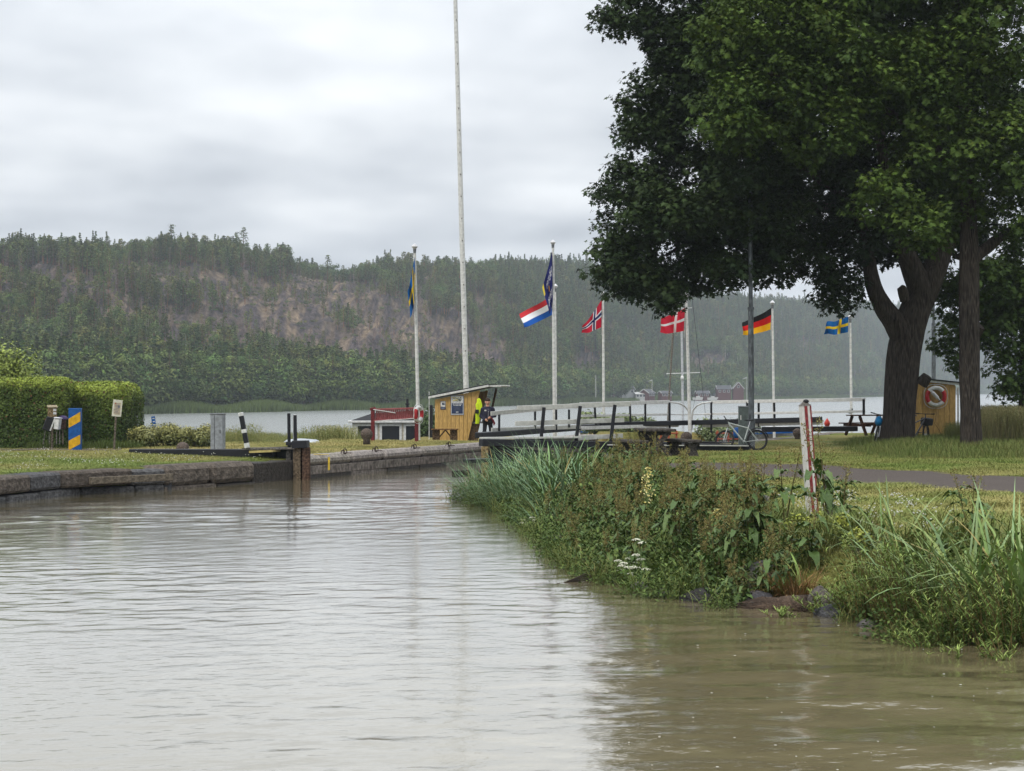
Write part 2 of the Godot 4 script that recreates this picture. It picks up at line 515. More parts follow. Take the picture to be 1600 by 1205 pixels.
# where the slope is bare rock: ellipses on bearing and on height in the view, [bearing, height, half width, half height, slant]
const BARE := [[85, 452, 75, 20, 0.15], [40, 445, 55, 16, 0.1], [230, 435, 70, 14, 0.25], [330, 452, 110, 30, 0.22], [430, 480, 120, 40, 0.25], [395, 412, 40, 8, 0.1], [560, 480, 110, 40, 0.3], [640, 520, 120, 42, 0.33], [700, 555, 110, 32, 0.35], [500, 545, 130, 38, 0.2], [760, 590, 70, 22, 0.3], [300, 520, 120, 22, 0.1], [960, 520, 60, 12, 0.1], [915, 580, 30, 30, 0.0], [1110, 575, 35, 22, 0.0], [1250, 545, 50, 8, 0.1], [180, 500, 90, 18, 0.1]]
func bareness(p: Vector3) -> float:
	var a := 800.0 + p.x / -p.z * FPX
	var y := HYP - (p.y - EYE) / -p.z * FPX
	var best := 0.0
	for e in BARE:
		var u: float = (a - e[0]) / e[2]
		var w: float = (y - e[1] - (a - e[0]) * e[4]) / e[3]
		best = maxf(best, 1.25 - (u * u + w * w))
	var patch := n_rock.get_noise_2d(a * 0.55 + 70.0, y * 1.6) + 0.6 * n_rock.get_noise_2d(a * 2.0, y * 4.0)
	var zone := (1.0 - smoothstep(720.0, 860.0, a)) * smoothstep(400.0, 425.0, y + (a - 300.0) * -0.12) * (1.0 - smoothstep(560.0, 600.0, y))
	best = maxf(best * 1.5 + n_rock.get_noise_2d(a * 0.9, y * 2.2) * 1.3, zone * (patch * 2.6 + 0.5))
	return clampf(best, 0.0, 1.0)

func build_hills():
	var b := Mb.new()
	var fine := FastNoiseLite.new(); fine.seed = 77; fine.frequency = 0.11; fine.fractal_octaves = 4; fine.fractal_gain = 0.6
	var bear := []
	var a := -900.0
	while a <= 2300.0:
		bear.append(a); a += 5.0 if a > -20 and a < 1620 else 40.0
	var ts := []
	var t := -0.35
	while t < 2.0:
		ts.append(t); t += 0.35 if t < -0.1 else (0.016 if t < 1.05 else 0.12)
	var rows := []; var bare := []
	for tt in ts:
		var row := []
		for aa in bear:
			var p := hill(aa, tt)
			var k := bareness(p) if tt > 0.02 and tt < 1.1 else 0.0
			p.y += fine.get_noise_2d(p.x, p.z) * 2.6 * k
			bare.append(k)
			row.append(p)
		rows.append(row)
	b.sheet(rows)
	for i in b.v.size():
		var p := b.v[i]; var k: float = bare[i]
		var s := clampf(0.5 + fine.get_noise_2d(p.x * 1.3 + 300.0, p.z * 1.3 + p.y) * 1.2, 0.0, 1.0)
		var s2 := clampf(0.5 + n_rock.get_noise_2d(p.x * 2.0, p.y * 3.0) * 1.3, 0.0, 1.0)
		var rock := Color(0.155, 0.125, 0.125).lerp(Color(0.43, 0.32, 0.21), smoothstep(0.35, 0.75, s)).lerp(Color(0.1, 0.085, 0.09), s2 * 0.6)
		b.c[i] = Color(0.055, 0.055, 0.03).lerp(rock, smoothstep(0.1, 0.45, k))
	struct("hills", b, mat("hillside", Color.WHITE, 0.95, {"vc": true, "tex": "blotch", "tri": Vector3(0.05, 0.05, 0.05), "world": true, "bump": "bump", "bump_cm": 80.0, "spec": 0.15}))
	forest()

func tuft_cloud(b: Mb, p: Vector3, r: Vector3, count: int, size: float, shade: Color, up := 0.4):
	for k in count:
		var dir := Vector3(rng.randfn(), rng.randfn(), rng.randfn()).normalized()
		var q := p + dir * r * pow(rng.randf(), 0.33)
		var nn := (dir + Vector3(rf(-0.5, 0.5), up + rf(-0.5, 0.5), rf(-0.5, 0.5))).normalized()
		var s := nn.cross(Vector3(rng.randfn(), rng.randfn(), rng.randfn())).normalized()
		var w := s.cross(nn)
		var z := size * rf(0.6, 1.3)
		var g := rf(0.75, 1.25)
		b.col = Color(shade.r * g, shade.g * g, shade.b * g)
		var i := b.vert(q - s * z, nn); b.vert(q + w * z * 0.6, nn); b.vert(q + s * z, nn); b.vert(q - w * z * 0.6, nn)
		b.ix.append_array([i, i + 2, i + 1, i, i + 3, i + 2])

func far_tree(kind: String) -> Mb:    # heights of about 12 m
	var b := Mb.new()
	if kind == "pine":
		b.col = Color(0.16, 0.09, 0.05)
		b.tube([Vector3(0, -1, 0), Vector3(0.1, 6, 0), Vector3(0, 11, 0)], [0.22, 0.16, 0.05], 5, false)
		for k in 11:
			var y := lerpf(3.6, 11.6, k / 10.0)
			var reach := 2.2 * sin(clampf((12.6 - y) / 9.0, 0.05, 1.0) * 2.4) * rf(0.7, 1.15)
			for j in 3:
				var an := rf(0, TAU)
				tuft_cloud(b, Vector3(cos(an) * reach * 0.62, y, sin(an) * reach * 0.62), Vector3(0.95, 0.5, 0.95) * rf(0.7, 1.3), 9, 0.36, Color(0.085, 0.108, 0.034), 0.9)
	elif kind == "spruce":
		b.col = Color(0.12, 0.08, 0.06)
		b.tube([Vector3(0, -1, 0), Vector3(0, 13, 0)], [0.2, 0.04], 5, false)
		for k in 17:
			var y := lerpf(1.0, 13.2, k / 16.0)
			var reach := lerpf(2.5, 0.12, k / 16.0) * rf(0.85, 1.15)
			for j in 4:
				var an := rf(0, TAU)
				tuft_cloud(b, Vector3(cos(an) * reach * 0.6, y - reach * 0.25, sin(an) * reach * 0.6), Vector3(reach * 0.45, 0.28, reach * 0.45), 5, 0.38, Color(0.07, 0.1, 0.036), 0.8)
	elif kind == "birch":
		b.col = Color(0.36, 0.34, 0.3)
		b.tube([Vector3(0, -1, 0), Vector3(0.3, 5, 0), Vector3(0.1, 10, 0)], [0.15, 0.11, 0.03], 5, false)
		for k in 13:
			var y := rf(2.5, 11.0)
			var reach := 2.2 * sin(clampf((12.0 - y) / 9.5, 0.05, 1.0) * 2.6)
			var an := rf(0, TAU)
			tuft_cloud(b, Vector3(cos(an) * reach * 0.6, y, sin(an) * reach * 0.6), Vector3(1.1, 1.0, 1.1), 26, 0.3, Color(0.09, 0.13, 0.04), 0.5)
	elif kind == "broadleaf":
		b.col = Color(0.12, 0.1, 0.08)
		b.tube([Vector3(0, -1, 0), Vector3(0, 6, 0)], [0.25, 0.1], 5, false)
		for k in 16:
			var dir := Vector3(rng.randfn(), rng.randfn(), rng.randfn()).normalized()
			tuft_cloud(b, Vector3(0, 5.4, 0) + dir * Vector3(2.7, 3.6, 2.7), Vector3(1.4, 1.2, 1.4), 26, 0.34, Color(0.072, 0.108, 0.034), 0.5)
	elif kind == "bush":
		for k in 7:
			var an := rf(0, TAU)
			tuft_cloud(b, Vector3(cos(an) * 1.1, rf(0.4, 1.4), sin(an) * 1.1), Vector3(0.9, 0.7, 0.9), 20, 0.25, Color(0.07, 0.09, 0.035), 0.5)
	elif kind == "dead":
		b.col = Color(0.15, 0.125, 0.115)
		b.tube([Vector3(0, -1, 0), Vector3(rf(-0.5, 0.5), 5, 0), Vector3(rf(-0.8, 0.8), 9.5, 0)], [0.15, 0.1, 0.03], 5, false)
		for k in 26:
			var y := rf(2.0, 9.0)
			var an := rf(0, TAU); var l := rf(0.8, 2.4) * (1.0 - y / 13.0)
			var q := Vector3(cos(an) * l, y + l * 0.5, sin(an) * l)
			b.tube([Vector3(0, y, 0), q], [0.045, 0.02], 3, false)
			for j in 4:
				var m := Vector3(0, y, 0).lerp(q, rf(0.3, 1.0))
				b.tube([m, m + Vector3(rf(-0.6, 0.6), rf(0.0, 0.7), rf(-0.6, 0.6))], [0.03, 0.015], 3, false)
	return b

func forest():
	var leaf := mat("far_foliage", Color.WHITE, 0.85, {"vc": true, "spec": 0.15, "back": Color(0.12, 0.16, 0.06)})
	var kinds := ["pine", "pine", "pine", "spruce", "spruce", "birch", "birch", "broadleaf", "broadleaf", "bush", "dead", "dead"]
	var meshes := []; var places := []; var tint := []
	for k in kinds:
		meshes.append(far_tree(k).mesh()); places.append([]); tint.append([])
	var mix := FastNoiseLite.new(); mix.seed = 40; mix.frequency = 0.012; mix.fractal_octaves = 3
	for n in 70000:
		var a := rf(-70, 1680)
		var t: float = pow(rng.randf(), 0.8) * 1.22
		if rng.randf() < 0.1: t = rf(0.0, 0.06)
		if a > 880 and rng.randf() < 0.0: continue
		var p := hill(a, t + 0.012)
		var k := bareness(p) if t > 0.03 and t < 1.0 else 0.0
		if t < 0.03 and a > 940 and a < 1170 and rng.randf() < 0.93: continue
		var what := 0
		var q := mix.get_noise_2d(p.x, p.z)
		var size := rf(0.75, 1.15)
		if k > 0.3:
			if rng.randf() > 0.3 * (1.35 - k): continue
			var u := rng.randf()
			what = 9 if u < 0.5 else (10 + rng.randi() % 2 if u < 0.7 else rng.randi() % 3)
			size = rf(0.45, 0.8) if what < 9 else rf(0.5, 1.0)
			if what == 9: size = rf(0.4, 1.1)
		elif t < 0.09 + 0.06 * q or (t < 0.4 and q > 0.12):
			var u := rng.randf()
			what = 5 + rng.randi() % 2 if u < 0.35 else (7 + rng.randi() % 2 if u < 0.85 else (10 if u < 0.9 else 3))
			size = rf(0.7, 1.15)
		elif a > 780 and rng.randf() < 0.5: what = 3 + rng.randi() % 2
		elif q > 0.28: what = 7 + rng.randi() % 2
		elif k > 0.05 and rng.randf() < 0.3: what = 10 + rng.randi() % 2
		else:
			what = rng.randi() % 3 if rng.randf() < 0.8 else 3 + rng.randi() % 2
		if a < 860 and t > 0.1: size *= 0.66
		elif t > 0.1: size *= 0.9
		if t > 0.86: size *= rf(0.62, 1.22)
		var z := size * rf(0.9, 1.1)
		places[what].append(Transform3D(Basis(Vector3.UP, rf(0, TAU)).scaled(Vector3(z * 1.12, size, z * 1.12)), p))
		var g := rf(0.62, 1.5); var w := rf(0.85, 1.3)
		tint[what].append(Color(g * w, g, g * rf(0.85, 1.1)))
	var called := {"pine": "pine_forest", "spruce": "spruce_forest", "birch": "birch_wood", "broadleaf": "broadleaf_wood", "bush": "hillside_scrub", "dead": "bare_woodland"}
	for i in kinds.size():
		scatter(called[kinds[i]], meshes[i], leaf, places[i], tint[i])
	# trees that stand out singly: pines against the sky and pale birch stems by the water
	var proto := {}
	var list := [["pine_tree", "pine", 418, 1.0, 12.0, "tall pine standing alone on the hill crest above the bare rock, left of a gap"], ["pine_tree", "pine", 443, 1.0, 11.5, "broad topped pine on the hill crest just right of a gap in the skyline"],
		["pine_tree", "pine", 380, 1.0, 14.0, "tallest dark pine on the crest of the left hill"], ["pine_tree", "pine", 370, 0.97, 13.0, "dark pine on the crest close against the left side of the tallest pine"], ["pine_tree", "pine", 512, 1.0, 12.0, "pine poking above the crest above the bare slope, left of the drooping flag"],
		["spruce_tree", "spruce", 145, 1.02, 11.0, "pointed spruce on the skyline above the left end of the hill"], ["pine_tree", "pine", 268, 1.0, 13.0, "rounded pine rising from the skyline of the left hill"], ["spruce_tree", "spruce", 848, 1.02, 12.0, "pointed spruce on the skyline just left of the blue flag pole top"],
		["birch_tree", "birch", 225, 0.03, 12.0, "leaning birch with pale stem behind the reeds near the striped marker"], ["birch_tree", "birch", 343, 0.02, 13.0, "birch with bright white stem behind the reeds above the grey cabinet"], ["birch_tree", "birch", 545, 0.03, 13.0, "slender birch with thin pale stem above the red gangway"],
		["dead_tree", "dead", 448, 0.12, 14.0, "bare grey dead tree in the wood above the lock gate posts"], ["dead_tree", "dead", 250, 0.3, 14.0, "bare reddish stem of a dead pine on the lower left slope"]]
	for q in list:
		var b := far_tree(q[1])
		var cut := Mb.new(); var rest := Mb.new()
		var stem := b.c[0]
		for i in range(0, b.ix.size(), 3):
			var into := cut if b.c[b.ix[i]] == stem else rest
			for m in 3:
				var k := b.ix[i + m]
				into.col = b.c[k]; into.ix.append(into.vert(b.v[k], b.n[k]))
		var p := hill(q[2], q[3] if q[3] > 0.5 else q[3] + 0.005)
		var o := thing(q[0], q[5], "tree", p, rf(0, TAU))
		o.scale = Vector3.ONE * (q[4] / 12.0)
		part("trunk", cut, leaf, o)
		if rest.ix.size():
			var cr := part("crown", rest, leaf, o)
	# reeds along the far shore
	var rd := Mb.new()
	for k in 60:
		var p := Vector3(rf(-1.2, 1.2), 0, rf(-1.2, 1.2)); var l := Vector3(rf(-0.3, 0.3), rf(1.6, 2.5), rf(-0.3, 0.3))
		var s := Vector3(rf(-1, 1), 0, rf(-1, 1)).normalized() * 0.06
		var g := rf(0.7, 1.3); rd.col = Color(0.1 * g, 0.135 * g, 0.045 * g)
		rd.tri(p - s, p + s, p + l)
	var pl := []; var tc := []
	for n in 6500:
		var a := rf(-100, 1700)
		var s := table(SHORE, a)
		var d := s - rf(0.0, 9.0) * (1.0 + 0.6 * sin(a * 0.021)) + 2.0
		if a > 1000 and a < 1180: d = s - rf(0.0, 4.0)
		var z := rf(0.7, 1.1) * (1.0 + 0.25 * sin(a * 0.05))
		pl.append(Transform3D(Basis(Vector3.UP, rf(0, TAU)).scaled(Vector3(1.4, z, 1.4)), Vector3(wx(a, d), LAKE - 0.05, -d)))
		var g := rf(0.85, 1.15); tc.append(Color(g, g, g))
	scatter("far_reeds", rd.mesh(), leaf, pl, tc)

# ---------- quay, lock and gates ----------
func partw(called: String, b: Mb, m: Material, o: Node3D) -> MeshInstance3D:   # a part shaped in world coordinates
	for i in b.v.size(): b.v[i] -= o.position
	return part(called, b, m, o)
func beam(p: Vector3, q: Vector3, w: float, h: float, bevel := 0.01) -> Mb:
	var b := Mb.new(); b.bar(p, q, w, h, bevel)
	return b
func wood(key: String, c: Color) -> StandardMaterial3D:
	return mat(key, c, 0.85, {"tex": "blotch", "tri": Vector3(1.5, 1.5, 1.5), "bump": "fine", "bump_cm": 0.4, "spec": 0.2})
func paint(key: String, c: Color, rough := 0.55) -> StandardMaterial3D:
	return mat(key, c, rough, {"tex": "soft", "tri": Vector3(1.1, 1.1, 1.1), "spec": 0.35})

func wall_run(o: Node3D, from: float, to: float, cv: Curve2D, y0: float, y1: float, depth: float, out: float, lmin: float, lmax: float, bevel: float, m: Array, called: String, jit := 0.02):
	var s := from
	while s < to - 0.3:
		var l := minf(rf(lmin, lmax), to - s)
		if to - s - l < lmin * 0.5: l = to - s
		var a := cv.sample_baked(s, true); var b := cv.sample_baked(s + l, true)
		var f := Vector3(b.x - a.x, 0, -(b.y - a.y)).normalized()
		var r := f.cross(Vector3.UP)
		var mid := Vector3((a.x + b.x) * 0.5, (y0 + y1) * 0.5 + rf(-jit, jit), -(a.y + b.y) * 0.5) - r * (depth * 0.5 - out + rf(-jit, jit))
		var q := Mb.new()
		var g := rf(0.8, 1.2); q.col = Color(g, g * rf(0.97, 1.03), g * rf(0.95, 1.03))
		q.box(Transform3D(Basis(r, Vector3.UP, -f) * Basis(Vector3.UP, rf(-0.012, 0.012)), mid), Vector3(depth, y1 - y0, l - 0.025), bevel)
		partw(called, q, m[rng.randi() % m.size()], o)
		s += l

func build_quay():
	var granite := mat("granite", lin(0.2, 0.195, 0.195), 0.85, {"vc": true, "tex": "blotch", "tri": Vector3(0.9, 0.9, 0.9), "world": true, "bump": "bump", "bump_cm": 4.0, "spec": 0.3})
	var brownish := mat("brown_stone", lin(0.24, 0.2, 0.165), 0.9, {"vc": true, "tex": "blotch", "tri": Vector3(0.8, 0.8, 0.8), "world": true, "bump": "bump", "bump_cm": 4.0, "spec": 0.25})
	var wet := mat("wet_stone", lin(0.075, 0.062, 0.05), 0.6, {"vc": true, "tex": "blotch", "tri": Vector3(1.2, 0.6, 1.2), "world": true, "bump": "bump", "bump_cm": 4.0, "spec": 0.4})
	var chamber := mat("chamber_stone", lin(0.36, 0.31, 0.27), 0.9, {"vc": true, "tex": "blotch", "tri": Vector3(0.9, 0.6, 0.9), "world": true, "bump": "bump", "bump_cm": 2.0, "spec": 0.25})
	var pale := mat("coping_stone", lin(0.52, 0.46, 0.42), 0.9, {"vc": true, "tex": "blotch", "tri": Vector3(1.1, 1.1, 1.1), "world": true, "bump": "fine", "bump_cm": 0.6, "spec": 0.25})
	var cv := Curve2D.new(); cv.bake_interval = 0.1
	for k in range(1, 9): cv.add_point(left_edge[k])
	var o := thing("quay_wall", "low quay wall of dark rough stone blocks along the left bank, before the lock gate", "quay wall", Vector3(left_edge[4].x, 0, -left_edge[4].y))
	var s_mid := cv.get_closest_offset(left_edge[5]); var s_end := cv.get_closest_offset(p0(468, 749.5))
	var s_rec := cv.get_closest_offset(p0(402, 755))
	wall_run(o, 4.0, s_mid, cv, 0.16, 0.52, 0.85, 0.0, 1.1, 2.3, 0.05, [granite, granite, brownish], "coping_stone", 0.03)
	wall_run(o, 4.0, s_mid, cv, -0.2, 0.14, 0.8, -0.04, 0.9, 1.9, 0.04, [brownish, granite], "wall_stone", 0.03)
	wall_run(o, 4.0, s_mid, cv, -1.4, -0.19, 0.8, -0.03, 1.5, 2.2, 0.03, [wet], "footing_stone")
	wall_run(o, s_mid, s_rec, cv, 0.06, 0.57, 0.9, 0.0, 1.5, 2.4, 0.11, [brownish], "coping_stone", 0.015)
	wall_run(o, s_mid, s_rec, cv, -1.4, 0.055, 0.8, -0.02, 1.5, 2.4, 0.03, [wet, brownish], "wall_stone")
	wall_run(o, s_rec, s_end + 0.7, cv, -1.4, 0.5, 0.8, -0.12, 1.5, 2.4, 0.03, [wet], "recess_stone")
	var cw := Curve2D.new(); cw.bake_interval = 0.1
	for k in range(7, 13): cw.add_point(left_edge[k])
	var c := thing("lock_chamber_wall", "pale rounded stone wall of the lock chamber between the left gate and the kiosk", "lock wall", Vector3(left_edge[9].x, 0, -left_edge[9].y))
	wall_run(c, 0.0, cw.get_baked_length(), cw, 0.34, 0.62, 0.75, 0.0, 1.7, 2.6, 0.1, [pale], "coping_stone", 0.008)
	wall_run(c, 0.0, cw.get_baked_length(), cw, 0.1, 0.337, 0.7, -0.005, 1.7, 2.6, 0.012, [chamber], "wall_stone", 0.006)
	wall_run(c, 0.0, cw.get_baked_length(), cw, -1.4, 0.097, 0.7, 0.0, 1.7, 2.6, 0.012, [wet, chamber], "wall_stone", 0.006)
	var yl := Mb.new()
	var q := p0(513, 746); var e := Vector3(q.x, 0, -q.y)
	yl.bx(e.x + 0.02, 0.38, e.z + 0.03, 0.05, 0.36, 0.02); yl.bx(e.x - 0.2, 0.628, e.z - 0.05, 0.42, 0.012, 0.05)
	part("yellow_mark", yl, paint("yellow_paint", lin(0.72, 0.5, 0.05)), c).position = -c.position
	# the far side of the chamber, hidden behind the plants
	var cr := Curve2D.new(); cr.bake_interval = 0.1
	for k in range(15, 20): cr.add_point(Vector2(right_edge[k].x + 0.7, right_edge[k].y))
	var r := thing("lock_chamber_wall", "lock chamber wall on the right bank behind the waterside plants", "lock wall", Vector3(right_edge[17].x, 0, -right_edge[17].y))
	wall_run(r, 0.0, cr.get_baked_length(), cr, -1.4, 0.6, 0.7, 0.0, 1.8, 2.6, 0.05, [chamber], "wall_stone")
	# timber fender on the quay
	var fd := thing("timber_fender", "long weathered plank fixed along the face of the stone quay", "fender", at(200, 749, 40.2))
	partw("plank", beam(at(133, 751, 38.3) + Vector3(0.14, 0, 0.12), at(262, 745, 39.9) + Vector3(0.14, 0, 0.12), 0.1, 0.16), wood("grey_brown_timber", lin(0.27, 0.225, 0.17)), fd)
	var st := thing("steel_step", "black steel corner box set into the quay beside the long plank", "step", at(240, 735, 40.6))
	partw("upright", beam(at(258, 728, 40.5) + Vector3(0.08, 0, 0.06), at(257, 768, 40.2) + Vector3(0.08, 0, 0.06), 0.2, 0.14), paint("black_steel", lin(0.018, 0.018, 0.02), 0.45), st)
	partw("lid", beam(at(219, 729.5, 41.0), at(261, 729, 40.6), 0.35, 0.05), mats["black_steel"], st)
	var iron := mat("rusty_iron", lin(0.06, 0.035, 0.025), 0.8, {"tex": "fine", "tri": Vector3(8, 8, 8)})
	var ring_labels := ["nearest", "second", "third", "farthest"]
	var rp := [[539, 709, 46.9], [588, 705, 48.6], [648, 700, 51.0], [702, 696, 53.2]]
	for k in 4:
		var b := Mb.new()
		b.torus(Transform3D(Basis(Vector3.UP, 0.5), Vector3(0.05, 0.06, 0)), 0.07, 0.014, 0, TAU, 16, 5)
		b.tube([Vector3(-0.06, 0, 0), Vector3(-0.05, 0.08, 0), Vector3(0.02, 0.1, 0), Vector3(0.05, 0, 0)], [0.016], 5)
		b.bar(Vector3(0.02, 0.015, 0), Vector3(0.22, 0.015, 0.05), 0.03, 0.025)
		var p := at(rp[k][0], rp[k][1], rp[k][2]); p.y = 0.62; p.x -= 0.05
		single("mooring_ring", b, iron, "rusty iron mooring ring on the lock coping, %s from the left gate" % ring_labels[k], "mooring ring", p, 0.3, "mooring rings along the lock coping")

func post(b: Mb, px1, py1, px2, py2, d, w := 0.09, dz := 0.0):
	b.bar(at(px2, py2, d) + Vector3(0, 0, dz), at(px1, py1, d) + Vector3(0, 0, dz), w, w, 0.006)

func build_gates():
	var black := paint("black_tar", lin(0.014, 0.015, 0.019), 0.5)
	var white := paint("white_paint", lin(0.7, 0.7, 0.675), 0.5)
	var cream := paint("off_white_paint", lin(0.56, 0.56, 0.51), 0.6)
	var raw := wood("bare_timber", lin(0.22, 0.165, 0.11))
	var grey := wood("grey_planks", lin(0.26, 0.24, 0.215))
	# upper gate, left leaf
	var g := thing("lock_gate", "open left lock gate with black balance beam, timber end post and striped marker", "lock gate", Vector3(wx(400, 45.8), 0.0, -45.8))
	partw("balance_beam", beam(at(206, 709, 47.6), at(432, 709.5, 45.4), 0.3, 0.27, 0.02), black, g)
	var b := Mb.new(); b.bar(at(460, 726, 45.1), at(396, 728, 46.0), 0.18, 1.0); partw("leaf_board", b, black, g)
	b = Mb.new(); b.bar(at(460, 755, 45.15), at(396, 758, 46.05), 0.16, 0.9); partw("leaf_board", b, black, g)
	for k in 2:
		b = Mb.new(); b.bar(at(383, 701.2, 45.6) + Vector3(0, 0, 0.12 - k * 0.27), at(464, 700.2, 44.8) + Vector3(0, 0, 0.12 - k * 0.27), 0.25, 0.05); partw("walkway_plank", b, grey, g)
	b = Mb.new(); b.bar(at(395, 706, 45.4), at(432, 704.5, 44.9), 0.3, 0.06); partw("bracket", b, paint("faded_yellow", lin(0.5, 0.4, 0.16)), g)
	for q in [[466, 0.17, raw], [477, 0.2, wood("red_timber", lin(0.15, 0.09, 0.062))]]:
		b = Mb.new(); b.bar(at(q[0], 770, 44.75), at(q[0], 699, 44.75), 0.2, 0.26, 0.015); partw("end_post", b, q[2], g)
	b = Mb.new(); b.bar(at(449, 752, 44.95), at(451, 704, 44.95), 0.11, 0.12, 0.01); partw("end_post", b, grey, g)
	b = Mb.new(); b.bar(at(458, 694.5, 44.75), at(481.5, 694, 44.7), 0.36, 0.2, 0.015); partw("post_cap", b, black, g)
	b = Mb.new(); b.bar(at(447, 693, 44.7), at(456, 694, 44.7), 0.14, 0.1, 0.01); partw("gear_box", b, black, g)
	for q in [[451.2, 646, 451.8, 699], [461, 649, 461.8, 690]]:
		b = Mb.new(); b.tube([at(q[2], q[3], 44.8), at(q[0], q[1], 44.8)], [0.045], 10); var rk := partw("rack_post", b, black, g)
		if q[0] > 455:
			b = Mb.new(); b.tube([at(458.6, 690, 44.9), at(458.4, 652, 44.9), at(460, 648.2, 44.85), at(462, 648.6, 44.8)], [0.016], 6); part("white_tube", b, white, rk).position = -g.position
	var mk := Mb.new(); mk.bar(at(386.5, 700, 45.3), at(376, 645, 45.3), 0.15, 0.12, 0.01)
	var mo := partw("marker_post", mk, black, g)
	for q in [[0.9, 1.0], [0.42, 0.53], [0.0, 0.14]]:
		b = Mb.new(); b.bar(at(386.5, 700, 45.3).lerp(at(376, 645, 45.3), q[0]), at(386.5, 700, 45.3).lerp(at(376, 645, 45.3), q[1] + 0.004), 0.158, 0.128, 0.01); part("white_band", b, white, mo).position = -g.position
	# upper gate, right leaf: black cap and timber post over the water, beam and white rails running right
	g = thing("lock_gate", "near right lock gate with leaning black posts and long white railings", "lock gate", Vector3(wx(845, 47.5), 0.0, -47.5))
	partw("balance_beam", beam(at(751, 691.5, 46.5), at(1168, 700.5, 50.0), 0.3, 0.21, 0.02), black, g)
	b = Mb.new(); b.bar(at(757.5, 752, 46.3), at(757.5, 698, 46.3), 0.17, 0.2, 0.015); partw("end_post", b, wood("ochre_timber", lin(0.4, 0.29, 0.14)), g)
	b = Mb.new(); b.bar(at(752, 725, 46.7), at(850, 735, 47.2), 0.16, 1.1); partw("leaf_board", b, black, g)
	b = Mb.new(); b.bar(at(752, 684.8, 46.9), at(905, 683, 47.9), 0.35, 0.05); partw("walkway_plank", b, cream, g)
	for q in [[808, 637.8, 985, 631.4, 0.13], [805, 662, 975, 656.4, 0.135], [804, 689.5, 973, 681, 0.13]]:
		b = Mb.new(); b.bar(at(q[0], q[1], 47.2), at(q[2], q[3], 48.8), 0.045, q[4], 0.006); partw("rail", b, cream, g)
	b = Mb.new(); b.bar(at(947, 695.0, 48.0), at(1166, 696.6, 49.8), 0.3, 0.03); partw("white_edge", b, cream, g)
	for q in [[850, 636.5, 845, 690, 47.55], [906.5, 634.5, 900, 689, 48.05], [960.5, 632.5, 954, 690, 48.5]]:
		b = Mb.new(); b.bar(at(q[2], q[3], q[4]) + Vector3(0, 0, 0.1), at(q[0], q[1], q[4]) + Vector3(0, 0, 0.1), 0.085, 0.1, 0.006); partw("railing_post", b, black, g)
	# black stub of landing stage at the foot of the right leaf
	var ls := thing("landing_step", "short black timber step low over the water by the reeds", "step", at(735, 722, 45.0))
	partw("plank", beam(at(729, 720.5, 45.2), at(765, 719, 45.6), 0.4, 0.1), black, ls)
	partw("plank", beam(at(708, 741, 43.2), at(735, 739, 43.4), 0.2, 0.17), wood("dark_timber", lin(0.06, 0.05, 0.045)), ls)
	# lower gate, left leaf
	g = thing("lock_gate", "far left lock gate leaf with white railings, beam ending before the person", "lock gate", Vector3(wx(934, 66.0), 0.0, -66.0))
	var dl := func(px): return lerpf(58.0, 69.4, clampf((px - 748.0) / 330.0, 0, 1.1))
	partw("balance_beam", beam(at(748, 680.5, 58), at(935, 666, 65.2), 0.34, 0.2, 0.02), black, g)
	partw("balance_beam", beam(at(935, 664, 65.0), at(1079, 660.5, 69.2), 0.3, 0.2, 0.02), black, g)
	b = Mb.new(); b.bar(at(935, 722, 66.0), at(1079, 718, 69.6), 0.25, 1.5); partw("leaf_board", b, black, g)
	for q in [[767, 646.5, 907, 632.6, 0.15], [906, 632, 1046, 628.2, 0.15], [768, 672, 906, 667, 0.15], [908, 650, 1046, 647.6, 0.09], [908, 669, 1060, 664.8, 0.13]]:
		b = Mb.new(); b.bar(at(q[0], q[1], dl.call(q[0])), at(q[2], q[3], dl.call(q[2])), 0.045, q[4], 0.006); partw("rail", b, white if q[0] > 900 else cream, g)
	for q in [[780, 648, 780, 678], [836, 643, 836, 676], [869, 640, 869, 672], [889, 640, 889, 668], [929, 633, 931, 664], [984, 631, 985, 662], [1008, 631, 1008, 662], [1046, 629, 1046, 672]]:
		b = Mb.new(); b.bar(at(q[2], q[3], dl.call(q[0])) + Vector3(0, 0, 0.08), at(q[0], q[1], dl.call(q[0])) + Vector3(0, 0, 0.08), 0.1, 0.08, 0.006); partw("railing_post", b, black, g)
	b = Mb.new(); b.tube([at(1046, 628.5, 68.3), at(1060, 630, 68.6), at(1069, 634, 68.9), at(1075, 641, 69), at(1076.5, 650, 69.1), at(1077, 672, 69.1)], [0.035], 6); partw("end_tube", b, white, g)
	b = Mb.new(); b.tube([at(1046, 647.8, 68.3), at(1077, 648, 69.1)], [0.025], 6); partw("end_tube", b, white, g)
	# lower gate, right leaf
	g = thing("lock_gate", "far right lock gate leaf whose white railing passes behind the grey lamp post", "lock gate", Vector3(wx(1193, 66.3), 0.0, -66.3))
	var dr := func(px): return lerpf(69.4, 62.8, clampf((px - 1082.0) / 270.0, 0, 1))
	partw("balance_beam", beam(at(1082, 660.5, 69.2), at(1282, 655.5, 64.5), 0.3, 0.2, 0.02), black, g)
	b = Mb.new(); b.bar(at(1082, 718, 69.6), at(1193, 720, 66.6), 0.25, 1.5); partw("leaf_board", b, black, g)
	for q in [[1111, 628.5, 1352, 624.3, 0.13], [1100, 647.4, 1352, 642.8, 0.09], [1098, 665.2, 1286, 660.8, 0.15]]:
		b = Mb.new(); b.bar(at(q[0], q[1], dr.call(q[0])), at(q[2], q[3], dr.call(q[2])), 0.045, q[4], 0.006); partw("rail", b, white, g)
